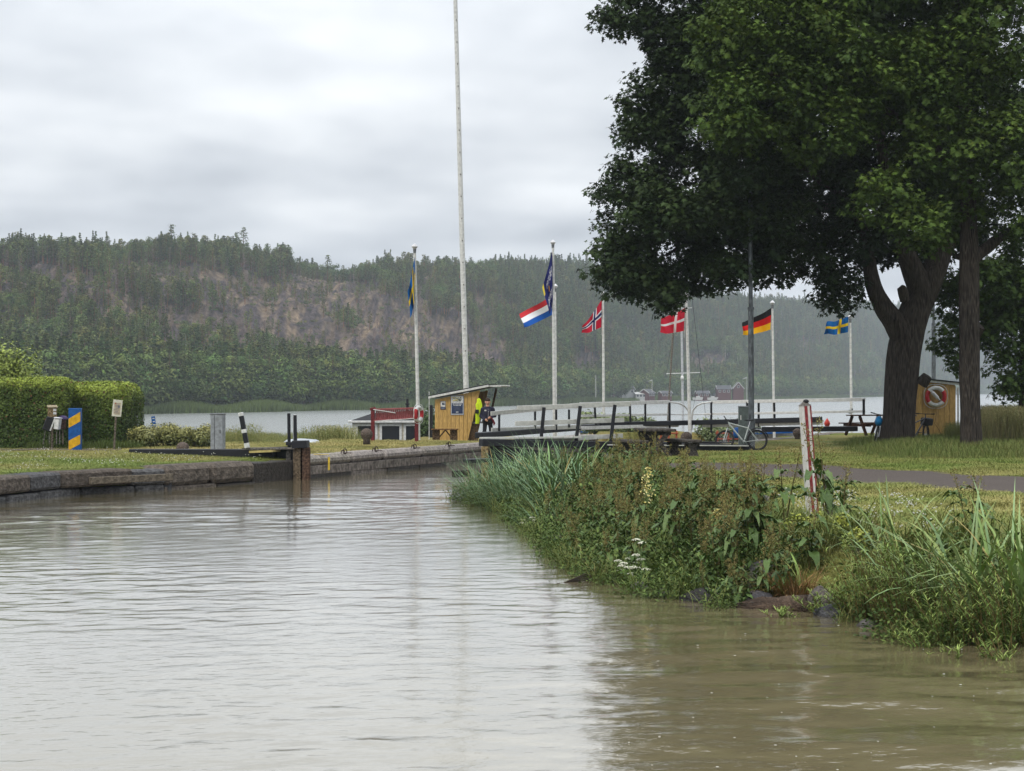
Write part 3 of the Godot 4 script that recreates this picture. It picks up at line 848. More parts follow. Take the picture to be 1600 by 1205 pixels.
	for q in [[1111, 628, 1111, 676], [1167, 628, 1167, 655], [1185, 627, 1185, 668], [1209, 626, 1210, 662], [1349, 624, 1349, 650]]:
		b = Mb.new(); b.bar(at(q[2], q[3], dr.call(q[0])) + Vector3(0, 0, 0.08), at(q[0], q[1], dr.call(q[0])) + Vector3(0, 0, 0.08), 0.1, 0.08, 0.006); partw("railing_post", b, black, g)
	b = Mb.new(); b.tube([at(1111, 628.6, 68.5), at(1098, 630, 68.7), at(1089, 634, 68.9), at(1083, 641, 69), at(1081.5, 650, 69.1), at(1081, 672, 69.1)], [0.035], 6); partw("end_tube", b, white, g)
	b = Mb.new(); b.tube([at(1111, 647.2, 68.5), at(1081, 648, 69.1)], [0.025], 6); partw("end_tube", b, white, g)
	# timber kerb along the far right quay
	single("quay_beam", beam(Vector3.ZERO, at(1340, 670, 61.4) - at(1190, 671, 61.8), 0.3, 0.19, 0.02), black, "long low black beam lying on the grass behind the red and white post", "beam", at(1190, 671, 61.8))

func stone_ball(px, py, diam, d, label, neck := false):
	var r: float = diam * 0.5 / FPX * d
	var b := Mb.new()
	if neck: b.lathe([Vector2(0, -r * 1.6), Vector2(r * 0.62, -r * 1.6), Vector2(r * 0.55, -r * 0.9), Vector2(r * 0.85, -r * 0.45), Vector2(r, 0.0), Vector2(r * 0.93, r * 0.4), Vector2(r * 0.7, r * 0.75), Vector2(r * 0.35, r * 0.95), Vector2(0, r)], 18)
	else: b.ball(Vector3.ZERO, Vector3(r, r * 0.95, r), 18, 12)
	for i in b.v.size(): b.v[i] *= 1.0 + n_rock.get_noise_3d(b.v[i].x * 60.0 + px, b.v[i].y * 60.0, b.v[i].z * 60.0) * 0.1
	single("stone_bollard", b, mat("bollard_stone", lin(0.23, 0.18, 0.15), 0.9, {"tex": "blotch", "tri": Vector3(2, 2, 2), "bump": "bump", "bump_cm": 1.5, "spec": 0.2}), label, "bollard", at(px, py, d))

func leafy(b: Mb, p: Vector3, nn: Vector3, s: float, c: Color):
	var side := nn.cross(Vector3(rng.randfn(), rng.randfn(), rng.randfn())).normalized()
	var l := side.cross(nn)
	b.col = c
	var i := b.vert(p - l * s, nn); b.vert(p + side * s * 0.55 + nn * s * 0.15, nn); b.vert(p + l * s, nn); b.vert(p - side * s * 0.55 + nn * s * 0.15, nn)
	b.ix.append_array([i, i + 1, i + 2, i, i + 2, i + 3])

func hedge(label: String, p: Vector3, size: Vector3, turn: float, round_r: float, count: int, young: Color, old: Color):
	var o := thing("hedge", label, "hedge", p, turn)
	var core := Mb.new(); core.col = Color(0.012, 0.017, 0.008)  # added solid box, dark in its colour, fills the hedge behind the leaves
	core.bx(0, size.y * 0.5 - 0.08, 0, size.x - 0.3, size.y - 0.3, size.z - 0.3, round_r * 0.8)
	var lm := mat("hedge_leaf", Color.WHITE, 0.55, {"vc": true, "spec": 0.3, "back": Color(0.25, 0.32, 0.06)})
	part("dark_core", core, lm, o)
	var b := Mb.new()
	var h := size * 0.5
	for k in count:
		var q := Vector3(rf(-1, 1), rf(-1, 1), rf(-1, 1)) * h
		var ax := rng.randi() % 5
		if ax == 0: q.x = h.x
		elif ax == 1: q.x = -h.x
		elif ax == 2 or ax == 3: q.z = h.z
		else: q.y = h.y
		var inner := Vector3(clampf(q.x, -h.x + round_r, h.x - round_r), clampf(q.y, -h.y, h.y - round_r), clampf(q.z, -h.z + round_r, h.z - round_r))
		var out := q - inner
		var nn := out.normalized()
		var lump := n_rock.get_noise_3d(q.x * 40.0 + p.x * 9.0, q.y * 40.0, q.z * 40.0) * 0.12
		q = inner + nn * minf(out.length(), round_r) + nn * (lump + rf(-0.09, 0.05))
		q.y += h.y
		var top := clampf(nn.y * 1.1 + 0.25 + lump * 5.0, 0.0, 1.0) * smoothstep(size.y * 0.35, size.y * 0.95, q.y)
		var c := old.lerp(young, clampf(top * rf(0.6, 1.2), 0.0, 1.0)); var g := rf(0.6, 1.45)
		if rng.randf() < 0.03: c = Color(0.12, 0.06, 0.03)
		var face := (nn + Vector3(rng.randfn(), rng.randfn() + 0.25, rng.randfn()) * 0.5).normalized()
		leafy(b, q, face, rf(0.025, 0.05), Color(c.r * g, c.g * g, c.b * g))
	part("foliage", b, lm, o).set_meta("kind", "stuff")
	return o

func shrub(called: String, label: String, p: Vector3, r: Vector3, count: int, c0: Color, c1: Color, size := 0.05, group := ""):
	var o := thing(called, label, "shrub", p, 0.0, group)
	var lm := mat("shrub_leaf", Color.WHITE, 0.55, {"vc": true, "spec": 0.4, "back": Color(0.25, 0.3, 0.08)})
	var st := Mb.new(); st.col = Color(0.1, 0.075, 0.05)
	var b := Mb.new()
	for k in 9:
		var an := rf(0, TAU); var rr := sqrt(rng.randf()) * 0.75
		var tip := Vector3(cos(an) * rr * r.x, r.y * rf(0.9, 1.7) * (1.0 - rr * 0.4), sin(an) * rr * r.z)
		st.tube([Vector3(tip.x * 0.3, 0, tip.z * 0.3), tip], [0.025, 0.008], 4, false)
		for j in count / 9:
			var dir := Vector3(rng.randfn(), rng.randfn(), rng.randfn()).normalized()
			var q := tip * Vector3(1.0, lerpf(0.3, 1.0, sqrt(rng.randf())), 1.0) + dir * r * Vector3(0.42, 0.34, 0.42) * pow(rng.randf(), 0.25)
			if q.y < 0.02: q.y = rf(0.02, 0.2)
			var c := c0.lerp(c1, clampf(q.y / (r.y * 1.7) + rf(-0.25, 0.25), 0, 1)); var g := rf(0.7, 1.35)
			leafy(b, q, (dir + Vector3(0, 0.6, 0) + Vector3(rng.randfn(), rng.randfn(), rng.randfn()) * 0.4).normalized(), size * rf(0.6, 1.3), Color(c.r * g, c.g * g, c.b * g))
	part("stem", st, lm, o)
	part("foliage", b, lm, o).set_meta("kind", "stuff")
	return o

func build_left_side():
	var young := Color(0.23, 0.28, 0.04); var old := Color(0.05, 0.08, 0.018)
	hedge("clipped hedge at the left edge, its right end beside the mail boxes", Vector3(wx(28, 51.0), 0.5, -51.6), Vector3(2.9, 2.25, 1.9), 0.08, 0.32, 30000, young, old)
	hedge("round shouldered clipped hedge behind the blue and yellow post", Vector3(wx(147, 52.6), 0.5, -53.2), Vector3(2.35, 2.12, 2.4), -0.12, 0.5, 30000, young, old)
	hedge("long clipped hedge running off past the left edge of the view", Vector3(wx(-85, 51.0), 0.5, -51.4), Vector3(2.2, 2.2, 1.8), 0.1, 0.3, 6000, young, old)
	shrub("garden_shrub", "tall green shrub rising behind the clipped hedge at the left edge", Vector3(wx(10, 57.0), 0.4, -57.0), Vector3(1.35, 2.25, 1.2), 14000, Color(0.07, 0.1, 0.025), Color(0.22, 0.27, 0.05), 0.06)
	for q in [[228, 52.0, 0.62, 0.44, "dark leaved low bush next to the right end of the hedge"], [262, 52.6, 0.7, 0.5, "yellow green low bush behind the stone ball, before the blue sign"], [300, 52.4, 0.62, 0.48, "yellow green low bush just left of the grey cabinet"], [322, 53.2, 0.5, 0.42, "small low bush half behind the grey cabinet"]]:
		shrub("low_bush", q[4], on(q[0], q[1], -0.05), Vector3(q[2], q[3], 0.6), 4200, Color(0.045, 0.07, 0.02), Color(0.25, 0.235, 0.07), 0.04, "low bushes between hedge and cabinet")
	# blue and yellow striped post
	var blue := paint("signal_blue", lin(0.008, 0.095, 0.33), 0.45); var yellow := paint("signal_yellow", lin(0.72, 0.4, 0.012), 0.45)
	var white: Material = mats["white_paint"]; var black: Material = mats["black_steel"]
	var d := 49.4; var s := d / FPX
	var o := thing("striped_post", "square post with slanting blue and yellow stripes on the lawn before the hedge", "post", at(117.5, 707, d), 0.1)
	var w := 18.5 * s; var h := 69.0 * s
	var b := Mb.new(); b.bx(0, h * 0.5, 0, w, h, 0.3, 0.008); part("body", b, blue, o)
	for k in [[540, 680, 430, 580], [880, 1030, 785, 930]]:
		b = Mb.new()
		var yy := func(z): return h - (z - 375.0) / 10.0 * s
		b.prism([Vector2(-w * 0.5 + 0.006, yy.call(k[1])), Vector2(w * 0.5 - 0.006, yy.call(k[3])), Vector2(w * 0.5 - 0.006, yy.call(k[2])), Vector2(-w * 0.5 + 0.006, yy.call(k[0]))], Transform3D(Basis(), Vector3(0, 0, 0.148)), 0.006)
		part("yellow_stripe", b, yellow, o)
	b = Mb.new(); b.bx(0, 0.04, 0, w + 0.03, 0.08, 0.33, 0.01); part("base", b, paint("navy_paint", lin(0.012, 0.03, 0.09)), o)
	b = Mb.new()
	for k in [-0.13, -0.03, 0.04, 0.14]: b.bx(k, 0.045, 0.168, 0.035, 0.028, 0.008)
	part("white_lettering", b, white, o).set_meta("kind", "stuff")
	# notice board on a leaning post
	o = thing("notice_sign", "small tilted notice board on a thin grey post in front of the hedge", "sign", at(178, 706, 49.8), 0.0)
	b = Mb.new(); b.bar(Vector3.ZERO, at(181, 651, 49.8) - o.position, 0.06, 0.05, 0.005); part("post", b, wood("grey_brown_timber", Color.WHITE), o)
	var c := at(183, 638, 49.8) - o.position
	var t := Transform3D(Basis(Vector3(0, 0, 1), -0.1) * Basis(Vector3(0, 1, 0), 0.15), c)
	b = Mb.new(); b.box(t, Vector3(0.275, 0.5, 0.02), 0.004); var bo := part("board", b, paint("cream_board", lin(0.66, 0.64, 0.52)), o)
	b = Mb.new(); b.box(t * Transform3D(Basis(), Vector3(0, -0.01, 0.011)), Vector3(0.19, 0.36, 0.004)); part("print", b, paint("print_beige", lin(0.5, 0.42, 0.3)), bo)
	b = Mb.new()
	for k in 7: b.box(t * Transform3D(Basis(), Vector3(-0.01, 0.13 - k * 0.045, 0.0145)), Vector3(0.13 + 0.03 * sin(k * 2.1), 0.012, 0.002))
	b.box(t * Transform3D(Basis(), Vector3(0.045, 0.055, 0.0152)), Vector3(0.06, 0.075, 0.002))
	part("print_lines", b, paint("print_grey", lin(0.16, 0.16, 0.2)), bo).set_meta("kind", "stuff")
	b = Mb.new(); b.box(t * Transform3D(Basis(), Vector3(-0.06, 0.14, 0.0155)), Vector3(0.03, 0.035, 0.002)); part("red_mark", b, paint("print_red", lin(0.45, 0.08, 0.03)), bo)
	# mail boxes in the hedge gap
	o = thing("mail_box", "tan wooden mail box topmost of the boxes in the hedge gap", "mail box", at(81.5, 653, 50.1), 0.35)
	b = Mb.new(); b.bx(0, 0.17, 0, 0.25, 0.3, 0.3, 0.01); part("box", b, wood("tan_wood", lin(0.42, 0.3, 0.16)), o)
	b = Mb.new(); b.box(Transform3D(Basis(Vector3(1, 0, 0), 0.15), Vector3(0, 0.345, 0)), Vector3(0.29, 0.025, 0.36), 0.005); part("lid", b, wood("pale_wood", lin(0.6, 0.5, 0.33)), o)
	for k in 2:
		b = Mb.new(); b.bx(0.06, 0.24 - k * 0.1, 0.153, 0.09, 0.07, 0.006); part("paper_note", b, white, o)
	b = Mb.new(); b.bar(Vector3(0, 0.02, -0.08), Vector3(0, -0.95, -0.08), 0.07, 0.07); part("post", b, mats["grey_brown_timber"], o)
	o = thing("mail_box", "black sloping mail box on thin legs, leftmost of the boxes by the hedge", "mail box", at(76, 694, 49.7), 0.3)
	b = Mb.new(); b.box(Transform3D(Basis(Vector3(0, 0, 1), -0.35), Vector3(0, 0.6, 0)), Vector3(0.26, 0.42, 0.2), 0.02); part("box", b, black, o)
	b = Mb.new(); b.box(Transform3D(Basis(Vector3(0, 0, 1), -0.35), Vector3(0.11, 0.6, 0.105)), Vector3(0.04, 0.42, 0.012)); part("lid", b, white, o)
	for k in [-0.16, 0.02]:
		b = Mb.new(); b.bar(Vector3(k, 0, 0), Vector3(k * 0.6, 0.42, 0), 0.025, 0.025); part("leg", b, mats["grey_planks"], o)
	o = thing("mail_box", "white mail box on a thin post beside the striped post", "mail box", at(90, 694, 49.6), -0.3)
	b = Mb.new(); b.box(Transform3D(Basis(Vector3(0, 0, 1), -0.14), Vector3(0, 0.6, 0)), Vector3(0.17, 0.33, 0.14), 0.015); part("box", b, white, o)
	b = Mb.new(); b.box(Transform3D(Basis(Vector3(0, 0, 1), -0.14), Vector3(0.02, 0.78, 0.01)), Vector3(0.2, 0.025, 0.18), 0.008); part("lid", b, paint("pale_grey", lin(0.7, 0.7, 0.72)), o)
	for k in [-0.05, 0.06]:
		b = Mb.new(); b.bar(Vector3(k, 0, -0.02), Vector3(k, 0.45, -0.02), 0.022, 0.022); part("leg", b, mats["grey_planks"], o)
	o = thing("mail_box", "dark purple topped mail box deepest in the hedge gap", "mail box", at(98, 694, 50.3), 0.2)
	b = Mb.new(); b.bx(0, 0.6, 0, 0.2, 0.3, 0.25, 0.01); part("box", b, wood("brown_box", lin(0.12, 0.07, 0.05)), o)
	b = Mb.new(); b.lathe([Vector2(0.16, 0), Vector2(0.15, 0.05), Vector2(0.1, 0.1), Vector2(0, 0.12)], 12, Transform3D(Basis(), Vector3(0, 0.75, 0))); part("lid", b, paint("purple_plastic", lin(0.06, 0.035, 0.12)), o)
	b = Mb.new(); b.bar(Vector3(0, 0, 0), Vector3(0, 0.47, 0), 0.05, 0.05); part("leg", b, mats["grey_brown_timber"], o)
	stone_ball(285.5, 700, 20, 49.5, "round reddish stone ball in front of the yellow green bushes")
	stone_ball(573, 679, 19, 53.5, "weathered stone bollard with a neck, before the cream houseboat", true)
	# grey cabinet
	o = thing("cable_cabinet", "tall pale grey metal cable cabinet standing on the left lawn", "cabinet", at(340.5, 707, 49.5), -0.25)
	b = Mb.new(); b.bx(0, 0.57, 0, 0.39, 1.12, 0.22, 0.008); part("body", b, paint("galvanised_grey", lin(0.27, 0.29, 0.31), 0.5), o)
	b = Mb.new(); b.bx(-0.06, 0.6, 0.112, 0.012, 1.0, 0.006); part("door_seam", b, black, o)
	b = Mb.new(); b.bx(0, 1.145, 0, 0.42, 0.03, 0.25, 0.008); part("lid", b, paint("dark_zinc", lin(0.16, 0.17, 0.18)), o)
	b = Mb.new(); b.bx(0.12, 0.62, 0.114, 0.02, 0.1, 0.01); part("handle", b, black, o)
	# blue sign far behind the bushes
	o = thing("harbour_sign", "small leaning blue and white sign above the low bushes", "sign", on(242, 57.5), 0.15)
	var tp := at(240, 653, 57.5) - o.position
	b = Mb.new(); b.tube([Vector3(0, -0.3, 0), Vector3(tp.x * 0.9, tp.y, -0.02)], [0.03], 6); part("post", b, paint("pale_grey", Color.WHITE), o)
	t = Transform3D(Basis(Vector3(0, 0, 1), 0.09), tp + Vector3(0.0, -0.13, 0.02))
	b = Mb.new(); b.box(t, Vector3(0.13, 0.36, 0.02), 0.004); part("panel", b, blue, o)
	b = Mb.new()
	for k in 3: b.box(t * Transform3D(Basis(), Vector3(0.005, 0.11 - k * 0.11, 0.012)), Vector3(0.07, 0.03, 0.006))
	part("white_print", b, white, o).set_meta("kind", "stuff")

# ---------- boats and the far quay ----------
func build_boats():
	var white: Material = mats["white_paint"]; var black: Material = mats["black_steel"]
	var cream := paint("cream_paint", lin(0.6, 0.54, 0.42)); var dark_glass := mat("dark_glass", lin(0.02, 0.022, 0.028), 0.1, {"spec": 0.5})
	var tar := paint("tar_roof", lin(0.02, 0.02, 0.022), 0.8); var red := paint("falu_red", lin(0.16, 0.018, 0.022), 0.6)
	var d := 88.0; var s := d / FPX
	var o := thing("houseboat", "cream houseboat with white framed windows moored below the grassy lock bank", "boat", Vector3(wx(630, d), LAKE, -d - 1.2))
	var b := Mb.new()
	var hull := []
	for q in [[-4.2, 0.0], [-3.6, 1.15], [-2.0, 1.5], [4.5, 1.5], [5.2, 1.1], [5.4, 0.0]]: hull.append(Vector2(q[0], q[1]))
	for q in [[5.2, -1.1], [4.5, -1.5], [-2.0, -1.5], [-3.6, -1.15]]: hull.append(Vector2(q[0], q[1]))
	hull.reverse()
	b.prism(hull, Transform3D(Basis(Vector3(1, 0, 0), -PI / 2), Vector3(0, -0.3, 0)), 1.55); part("hull", b, black, o)
	b = Mb.new(); b.bx(0.9, 1.3, 0, 9.6, 0.1, 3.1, 0.03); part("gunwale", b, white, o)
	var x0 := wx(551, d) - o.position.x; var x1 := wx(686, d) - o.position.x
	var eave := wy(660, d) - LAKE
	b = Mb.new(); b.bx((x0 + x1) * 0.5, (eave + 1.3) * 0.5, 0, x1 - x0, eave - 1.3, 2.4, 0.01); var house := part("deckhouse", b, cream, o)
	b = Mb.new(); b.bx((x0 + x1) * 0.5, eave + 0.03, 0, x1 - x0 + 0.45, 0.12, 2.9, 0.02); part("roof_edge", b, white, o)
	b = Mb.new()
	var r0 := Vector3(x0 - 0.1, eave + 0.09, 0); var r1 := Vector3(x1 + 0.1, eave + 0.09, 0)
	var k0 := Vector3(x0 + 1.0, eave + 0.48, 0); var k1 := Vector3(x1 - 1.2, eave + 0.48, 0); var zz := Vector3(0, 0, 1.35)
	b.quad(r0 + zz, r1 + zz, k1, k0); b.quad(r1 - zz, r0 - zz, k0, k1); b.tri(r0 - zz, r0 + zz, k0); b.tri(r1 + zz, r1 - zz, k1)
	part("roof", b, tar, o)
	var zf := 1.2
	for q in [[557, 588], [595, 626], [632.5, 654], [655, 663]]:
		var a := wx(q[0], d - 1.2 + 1.2) - o.position.x; var e := wx(q[1], d) - o.position.x
		var yt := wy(665.5, d) - LAKE; var yb := wy(691, d) - LAKE
		b = Mb.new()
		b.bx(a, (yt + yb) / 2, zf + 0.03, 0.12, yt - yb, 0.06); b.bx(e, (yt + yb) / 2, zf + 0.03, 0.12, yt - yb, 0.06); b.bx((a + e) / 2, yt + 0.06, zf + 0.031, e - a + 0.13, 0.14, 0.06); b.bx((a + e) / 2, yb - 0.04, zf + 0.031, e - a + 0.13, 0.1, 0.06)
		var f := part("window", b, white, o)
		b = Mb.new(); b.bx((a + e) / 2, (yt + yb) / 2, zf + 0.008, e - a - 0.13, yt - yb - 0.02, 0.01); part("pane", b, dark_glass, f)
	b = Mb.new(); b.bx(x0 + 0.06, (eave + 1.3) / 2, zf + 0.02, 0.16, eave - 1.32, 0.06); part("corner_post", b, white, house)
	b = Mb.new(); b.bx(x1 - 0.3, (eave + 1.3) / 2, zf + 0.02, 0.16, eave - 1.32, 0.06); part("corner_post", b, white, house)
	var cp := at(634, 649, d) - o.position; cp.z = -0.2
	b = Mb.new(); b.tube([cp + Vector3(0, -0.3, 0), cp + Vector3(0, 0.55, 0)], [0.085], 10); b.tube([cp + Vector3(0, 0.55, 0), cp + Vector3(0, 0.62, 0)], [0.13], 10); b.tube([cp + Vector3(0, 0.62, 0), cp + Vector3(0, 0.85, 0)], [0.065], 10); part("chimney", b, black, o)
	b = Mb.new(); var mp := at(647.5, 652, d) - o.position; b.tube([Vector3(mp.x, 2.5, -0.4), Vector3(mp.x, mp.y + 0.62, -0.4)], [0.04], 6); part("mast", b, black, o)
	# post with white antenna beside the kiosk
	single("mooring_post", beam(Vector3(0, -1.5, 0), Vector3(0, wy(633, 78) - wy(660, 78), 0), 0.2, 0.2, 0.02), black, "thick black post between the houseboat and the ochre kiosk", "post", at(673, 660, 78))
	single("thin_pole", beam(Vector3(0, -1.5, 0), Vector3(0, wy(612, 74) - wy(660, 74), 0), 0.03, 0.03), white, "thin white pole rising left of the kiosk roof edge", "pole", at(670.5, 660, 74))
	# red gangway with slatted sides
	d = 59.0; s = d / FPX
	o = thing("gangway", "dark red slatted gangway rail between two red posts on the bank", "gangway", Vector3(wx(617, d), height(wx(617, d), d), -d))
	for q in [[582.5, 637, 690, 0.15], [651, 640, 690, 0.13]]:
		partw("post", beam(at(q[0], q[2], d), at(q[0], q[1], d), q[3], 0.13, 0.01), red, o)
	partw("post_cap", beam(at(578.5, 640, d), at(587, 638, d), 0.18, 0.1, 0.01), red, o)
	partw("top_rail", beam(at(584, 640, d - 0.1), at(650, 637.8, d - 0.1), 0.09, 0.055), paint("faded_red", lin(0.32, 0.09, 0.09)), o)
	partw("bottom_rail", beam(at(584, 657.5, d - 0.05), at(650, 653.5, d - 0.05), 0.06, 0.05), mats["faded_red"], o)
	for k in 20:
		var px := 588.0 + k * 3.25
		partw("slat", beam(at(px - 1.2, 657.0 - k * 0.19, d), at(px + 1.2, 640.5 - k * 0.1, d), 0.03, 0.06), mats["faded_red"], o)
	b = Mb.new()
	b.sheet([[at(588, 646, d + 0.25), at(620, 643.5, d + 0.25), at(649, 641.5, d + 0.25)], [at(588, 657, d + 0.1), at(620, 655, d + 0.1), at(649, 653.5, d + 0.1)]])
	partw("ramp_deck", b, red, o)
	b = Mb.new(); b.tube([at(583, 640, d - 0.15), at(600, 642.5, d - 0.17), at(618, 645.5, d - 0.17)], [0.014], 5); partw("rope", b, white, o)
	b = Mb.new(); b.tube([at(586, 658.5, d - 0.12), at(606, 656.5, d - 0.12), at(630, 655.5, d - 0.12), at(649, 653.5, d - 0.12)], [0.013], 5); partw("rope", b, white, o)
	lifebuoy("lifebuoy", "red and white lifebuoy hanging on the red gangway post, seen edge on", at(654, 647, d - 0.25), 0.3, 1.12, 0.065)
	# silver car parked on the slope below the lawn
	d = 60.5
	o = thing("parked_car", "silver car of which only the roof shows over the grass crest", "car", Vector3(wx(474, d), wy(685.5, d) - 1.42, -d), 0.25)
	var silver := mat("silver_paint", lin(0.42, 0.45, 0.48), 0.3, {"metal": 0.5})
	b = Mb.new()
	b.prism([Vector2(-0.85, 0.25), Vector2(0.85, 0.25), Vector2(0.86, 0.7), Vector2(0.8, 0.88), Vector2(-0.8, 0.88), Vector2(-0.86, 0.7)], Transform3D(Basis(), Vector3(0, 0, -2.1)), 4.2); part("body", b, silver, o)
	b = Mb.new()
	var top := [[-0.82, 0.88], [-0.74, 1.1], [-0.66, 1.28], [-0.52, 1.38], [0, 1.42], [0.52, 1.38], [0.66, 1.28], [0.74, 1.1], [0.82, 0.88]]
	var rows := []
	for zq in [[1.25, 0.0], [0.75, 0.75], [0.45, 0.97], [-0.2, 1.0], [-0.9, 0.97], [-1.4, 0.7], [-1.9, 0.0]]:
		var row := []
		for q in top: row.append(Vector3(q[0] * (0.94 + 0.06 * (1.0 - zq[1])), 0.88 + (q[1] - 0.88) * zq[1], zq[0]))
		rows.append(row)
	b.sheet(rows); part("roof", b, silver, o)
	b = Mb.new(); b.quad(Vector3(-0.6, 0.93, 1.24), Vector3(0.6, 0.93, 1.24), Vector3(0.52, 1.26, 0.79), Vector3(-0.52, 1.26, 0.79)); part("windscreen", b, dark_glass, o)
	for q in [[-0.78, 1.3], [0.78, 1.3], [-0.78, -1.3], [0.78, -1.3]]:
		b = Mb.new(); b.tube([Vector3(q[0] - 0.1, 0.31, q[1]), Vector3(q[0] + 0.1, 0.31, q[1])], [0.31], 16); part("wheel", b, black, o)
	for q in [-0.6, 0.6]:
		b = Mb.new(); b.bx(q, 0.66, 2.1, 0.3, 0.13, 0.04, 0.02); part("headlight", b, white, o)
	# sailboat in the harbour behind the lock
	d = 96.0
	o = thing("sailboat", "white sailboat whose mast and spreaders rise behind the far lock gate", "sailboat", Vector3(wx(1068, d), LAKE, -d))
	b = Mb.new()
	rows = []
	for k in 9:
		var u := k / 8.0; var x := lerpf(-4.5, 4.5, u); var w := 1.45 * pow(sin(clampf(u * 0.86 + 0.14, 0, 1) * PI), 0.6)
		if k == 8: w = 0.02
		rows.append([Vector3(x, 1.0 + 0.3 * u, w), Vector3(x, 0.2, w * 0.8), Vector3(x, -0.4, 0), Vector3(x, 0.2, -w * 0.8), Vector3(x, 1.0 + 0.3 * u, -w), Vector3(x, 1.05 + 0.3 * u, 0), Vector3(x, 1.0 + 0.3 * u, w)])
	b.sheet(rows); part("hull", b, white, o)
	b = Mb.new(); b.bx(-0.3, 1.35, 0, 3.0, 0.5, 1.6, 0.12); part("cabin", b, white, o)
	var m0 := at(1068, 690, d); var m1 := at(1063.5, 395, d)
	b = Mb.new(); b.tube([Vector3(m0.x, LAKE + 1, -d), m1], [0.075, 0.06], 8); partw("mast", b, paint("pale_alloy", lin(0.5, 0.51, 0.52)), o)
	b = Mb.new(); b.bar(at(1041, 584, d), at(1094, 582, d), 0.08, 0.05); partw("spreader", b, white, o)
	b = Mb.new(); b.bar(at(1051, 482.5, d), at(1081, 481, d), 0.06, 0.045); partw("spreader", b, white, o)
	b = Mb.new(); b.tube([at(1042, 680, d), at(1052, 515, d), at(1062, 400, d)], [0.05, 0.065, 0.03], 6); partw("furled_sail", b, wood("sail_cloth", lin(0.3, 0.27, 0.22)), o)
	b = Mb.new(); b.tube([at(1106, 680, d), at(1074, 400, d)], [0.012], 4); b.tube([at(1094, 582, d), at(1075, 680, d)], [0.008], 4); b.tube([at(1041, 584, d), at(1060, 482, d)], [0.008], 4); partw("stay", b, mats["black_steel"], o)
	b = Mb.new(); b.ball(at(1066, 591, d - 0.1), Vector3(0.1, 0.16, 0.1), 8, 6); partw("radar_reflector", b, white, o)
	# low motor boats behind the right railings
	for q in [[1105, 683, 80.0, 2.6, "white motor boat with low cabin left of the bicycle's front wheel"], [1215, 679, 78.0, 3.0, "white motor boat behind the bicycle's rear wheel and the black beam"], [950, 676, 82.0, 2.8, "white open boat glimpsed under the far left railing"]]:
		o = thing("motor_boat", q[4], "boat", at(q[0], q[1] + 9, q[2]), 0.0, "motor boats in the basin")
		b = Mb.new(); rows = []
		for k in 7:
			var u := k / 6.0; var x: float = lerpf(-q[3] * 0.5, q[3] * 0.5, u); var w := 0.8 * (1.0 - pow(u, 3.0)) + 0.02
			rows.append([Vector3(x, 0.42 + 0.16 * u, w), Vector3(x, 0.1, w * 0.8), Vector3(x, -0.1, 0), Vector3(x, 0.1, -w * 0.8), Vector3(x, 0.42 + 0.16 * u, -w), Vector3(x, 0.36 + 0.16 * u, 0), Vector3(x, 0.42 + 0.16 * u, w)])
		b.sheet(rows); part("hull", b, white, o)
		b = Mb.new(); b.bx(0, 0.52, 0, 1.1, 0.26, 0.9, 0.06); part("cabin", b, mats["pale_grey"], o)
		b = Mb.new(); b.bx(0.2, 0.55, 0, 0.72, 0.12, 0.92, 0.02); part("window", b, dark_glass, o)
		b = Mb.new(); b.bx(0, 0.2, 0, 0, 0, 0); 
		b = Mb.new(); b.bar(Vector3(-q[3] * 0.5, 0.33, 0.83), Vector3(q[3] * 0.3, 0.4, 0.76), 0.03, 0.08); part("stripe", b, mats["signal_blue"], o)
	# rusty red rail on the basin edge
	d = 72.0
	for q in [[1030, 1060, "orange red rail fence behind the stone ball in the lock"], [1118, 1158, "orange red rail fence seen through the bicycle frame"]]:
		o = thing("rail_fence", q[2], "fence", at((q[0] + q[1]) * 0.5, 690, d))
		var rust := paint("rust_red", lin(0.36, 0.085, 0.04), 0.7)
		for px in [q[0] + 3.0, (q[0] + q[1]) * 0.5, q[1] - 3.0]: partw("post", beam(at(px, 694, d), at(px, 673, d), 0.08, 0.08), rust, o)
		for y in [677, 686]: partw("rail", beam(at(q[0], y, d - 0.07), at(q[1], y, d - 0.07), 0.04, 0.06), rust, o)

func lifebuoy(called: String, label: String, p: Vector3, big: float, turn: float, thick: float, group := "") -> Node3D:
	var o := thing(called, label, "lifebuoy", p, turn, group)
	var red := paint("buoy_red", lin(0.5, 0.025, 0.03), 0.5); var white: Material = mats["white_paint"]
	for k in 4:
		var b := Mb.new(); b.torus(Transform3D(), big - thick, thick, PI / 4 + k * PI / 2 + 0.12, PI / 4 + (k + 1) * PI / 2 - 0.12, 12, 10); part("ring_segment", b, white if k % 2 == 0 else red, o)
		b = Mb.new(); b.torus(Transform3D(), big - thick, thick * 1.04, PI / 4 + k * PI / 2 - 0.121, PI / 4 + k * PI / 2 + 0.121, 5, 10); part("band", b, white, o)
	var b := Mb.new()
	var pts := []
	for k in 49:
		var an := TAU * k / 48.0; pts.append(Vector3(cos(an), sin(an), 0.0) * (big + 0.03 + 0.05 * absf(sin(an * 2.0))))
	b.tube(pts, [0.012], 5, false); part("grab_rope", b, white, o)
	return o

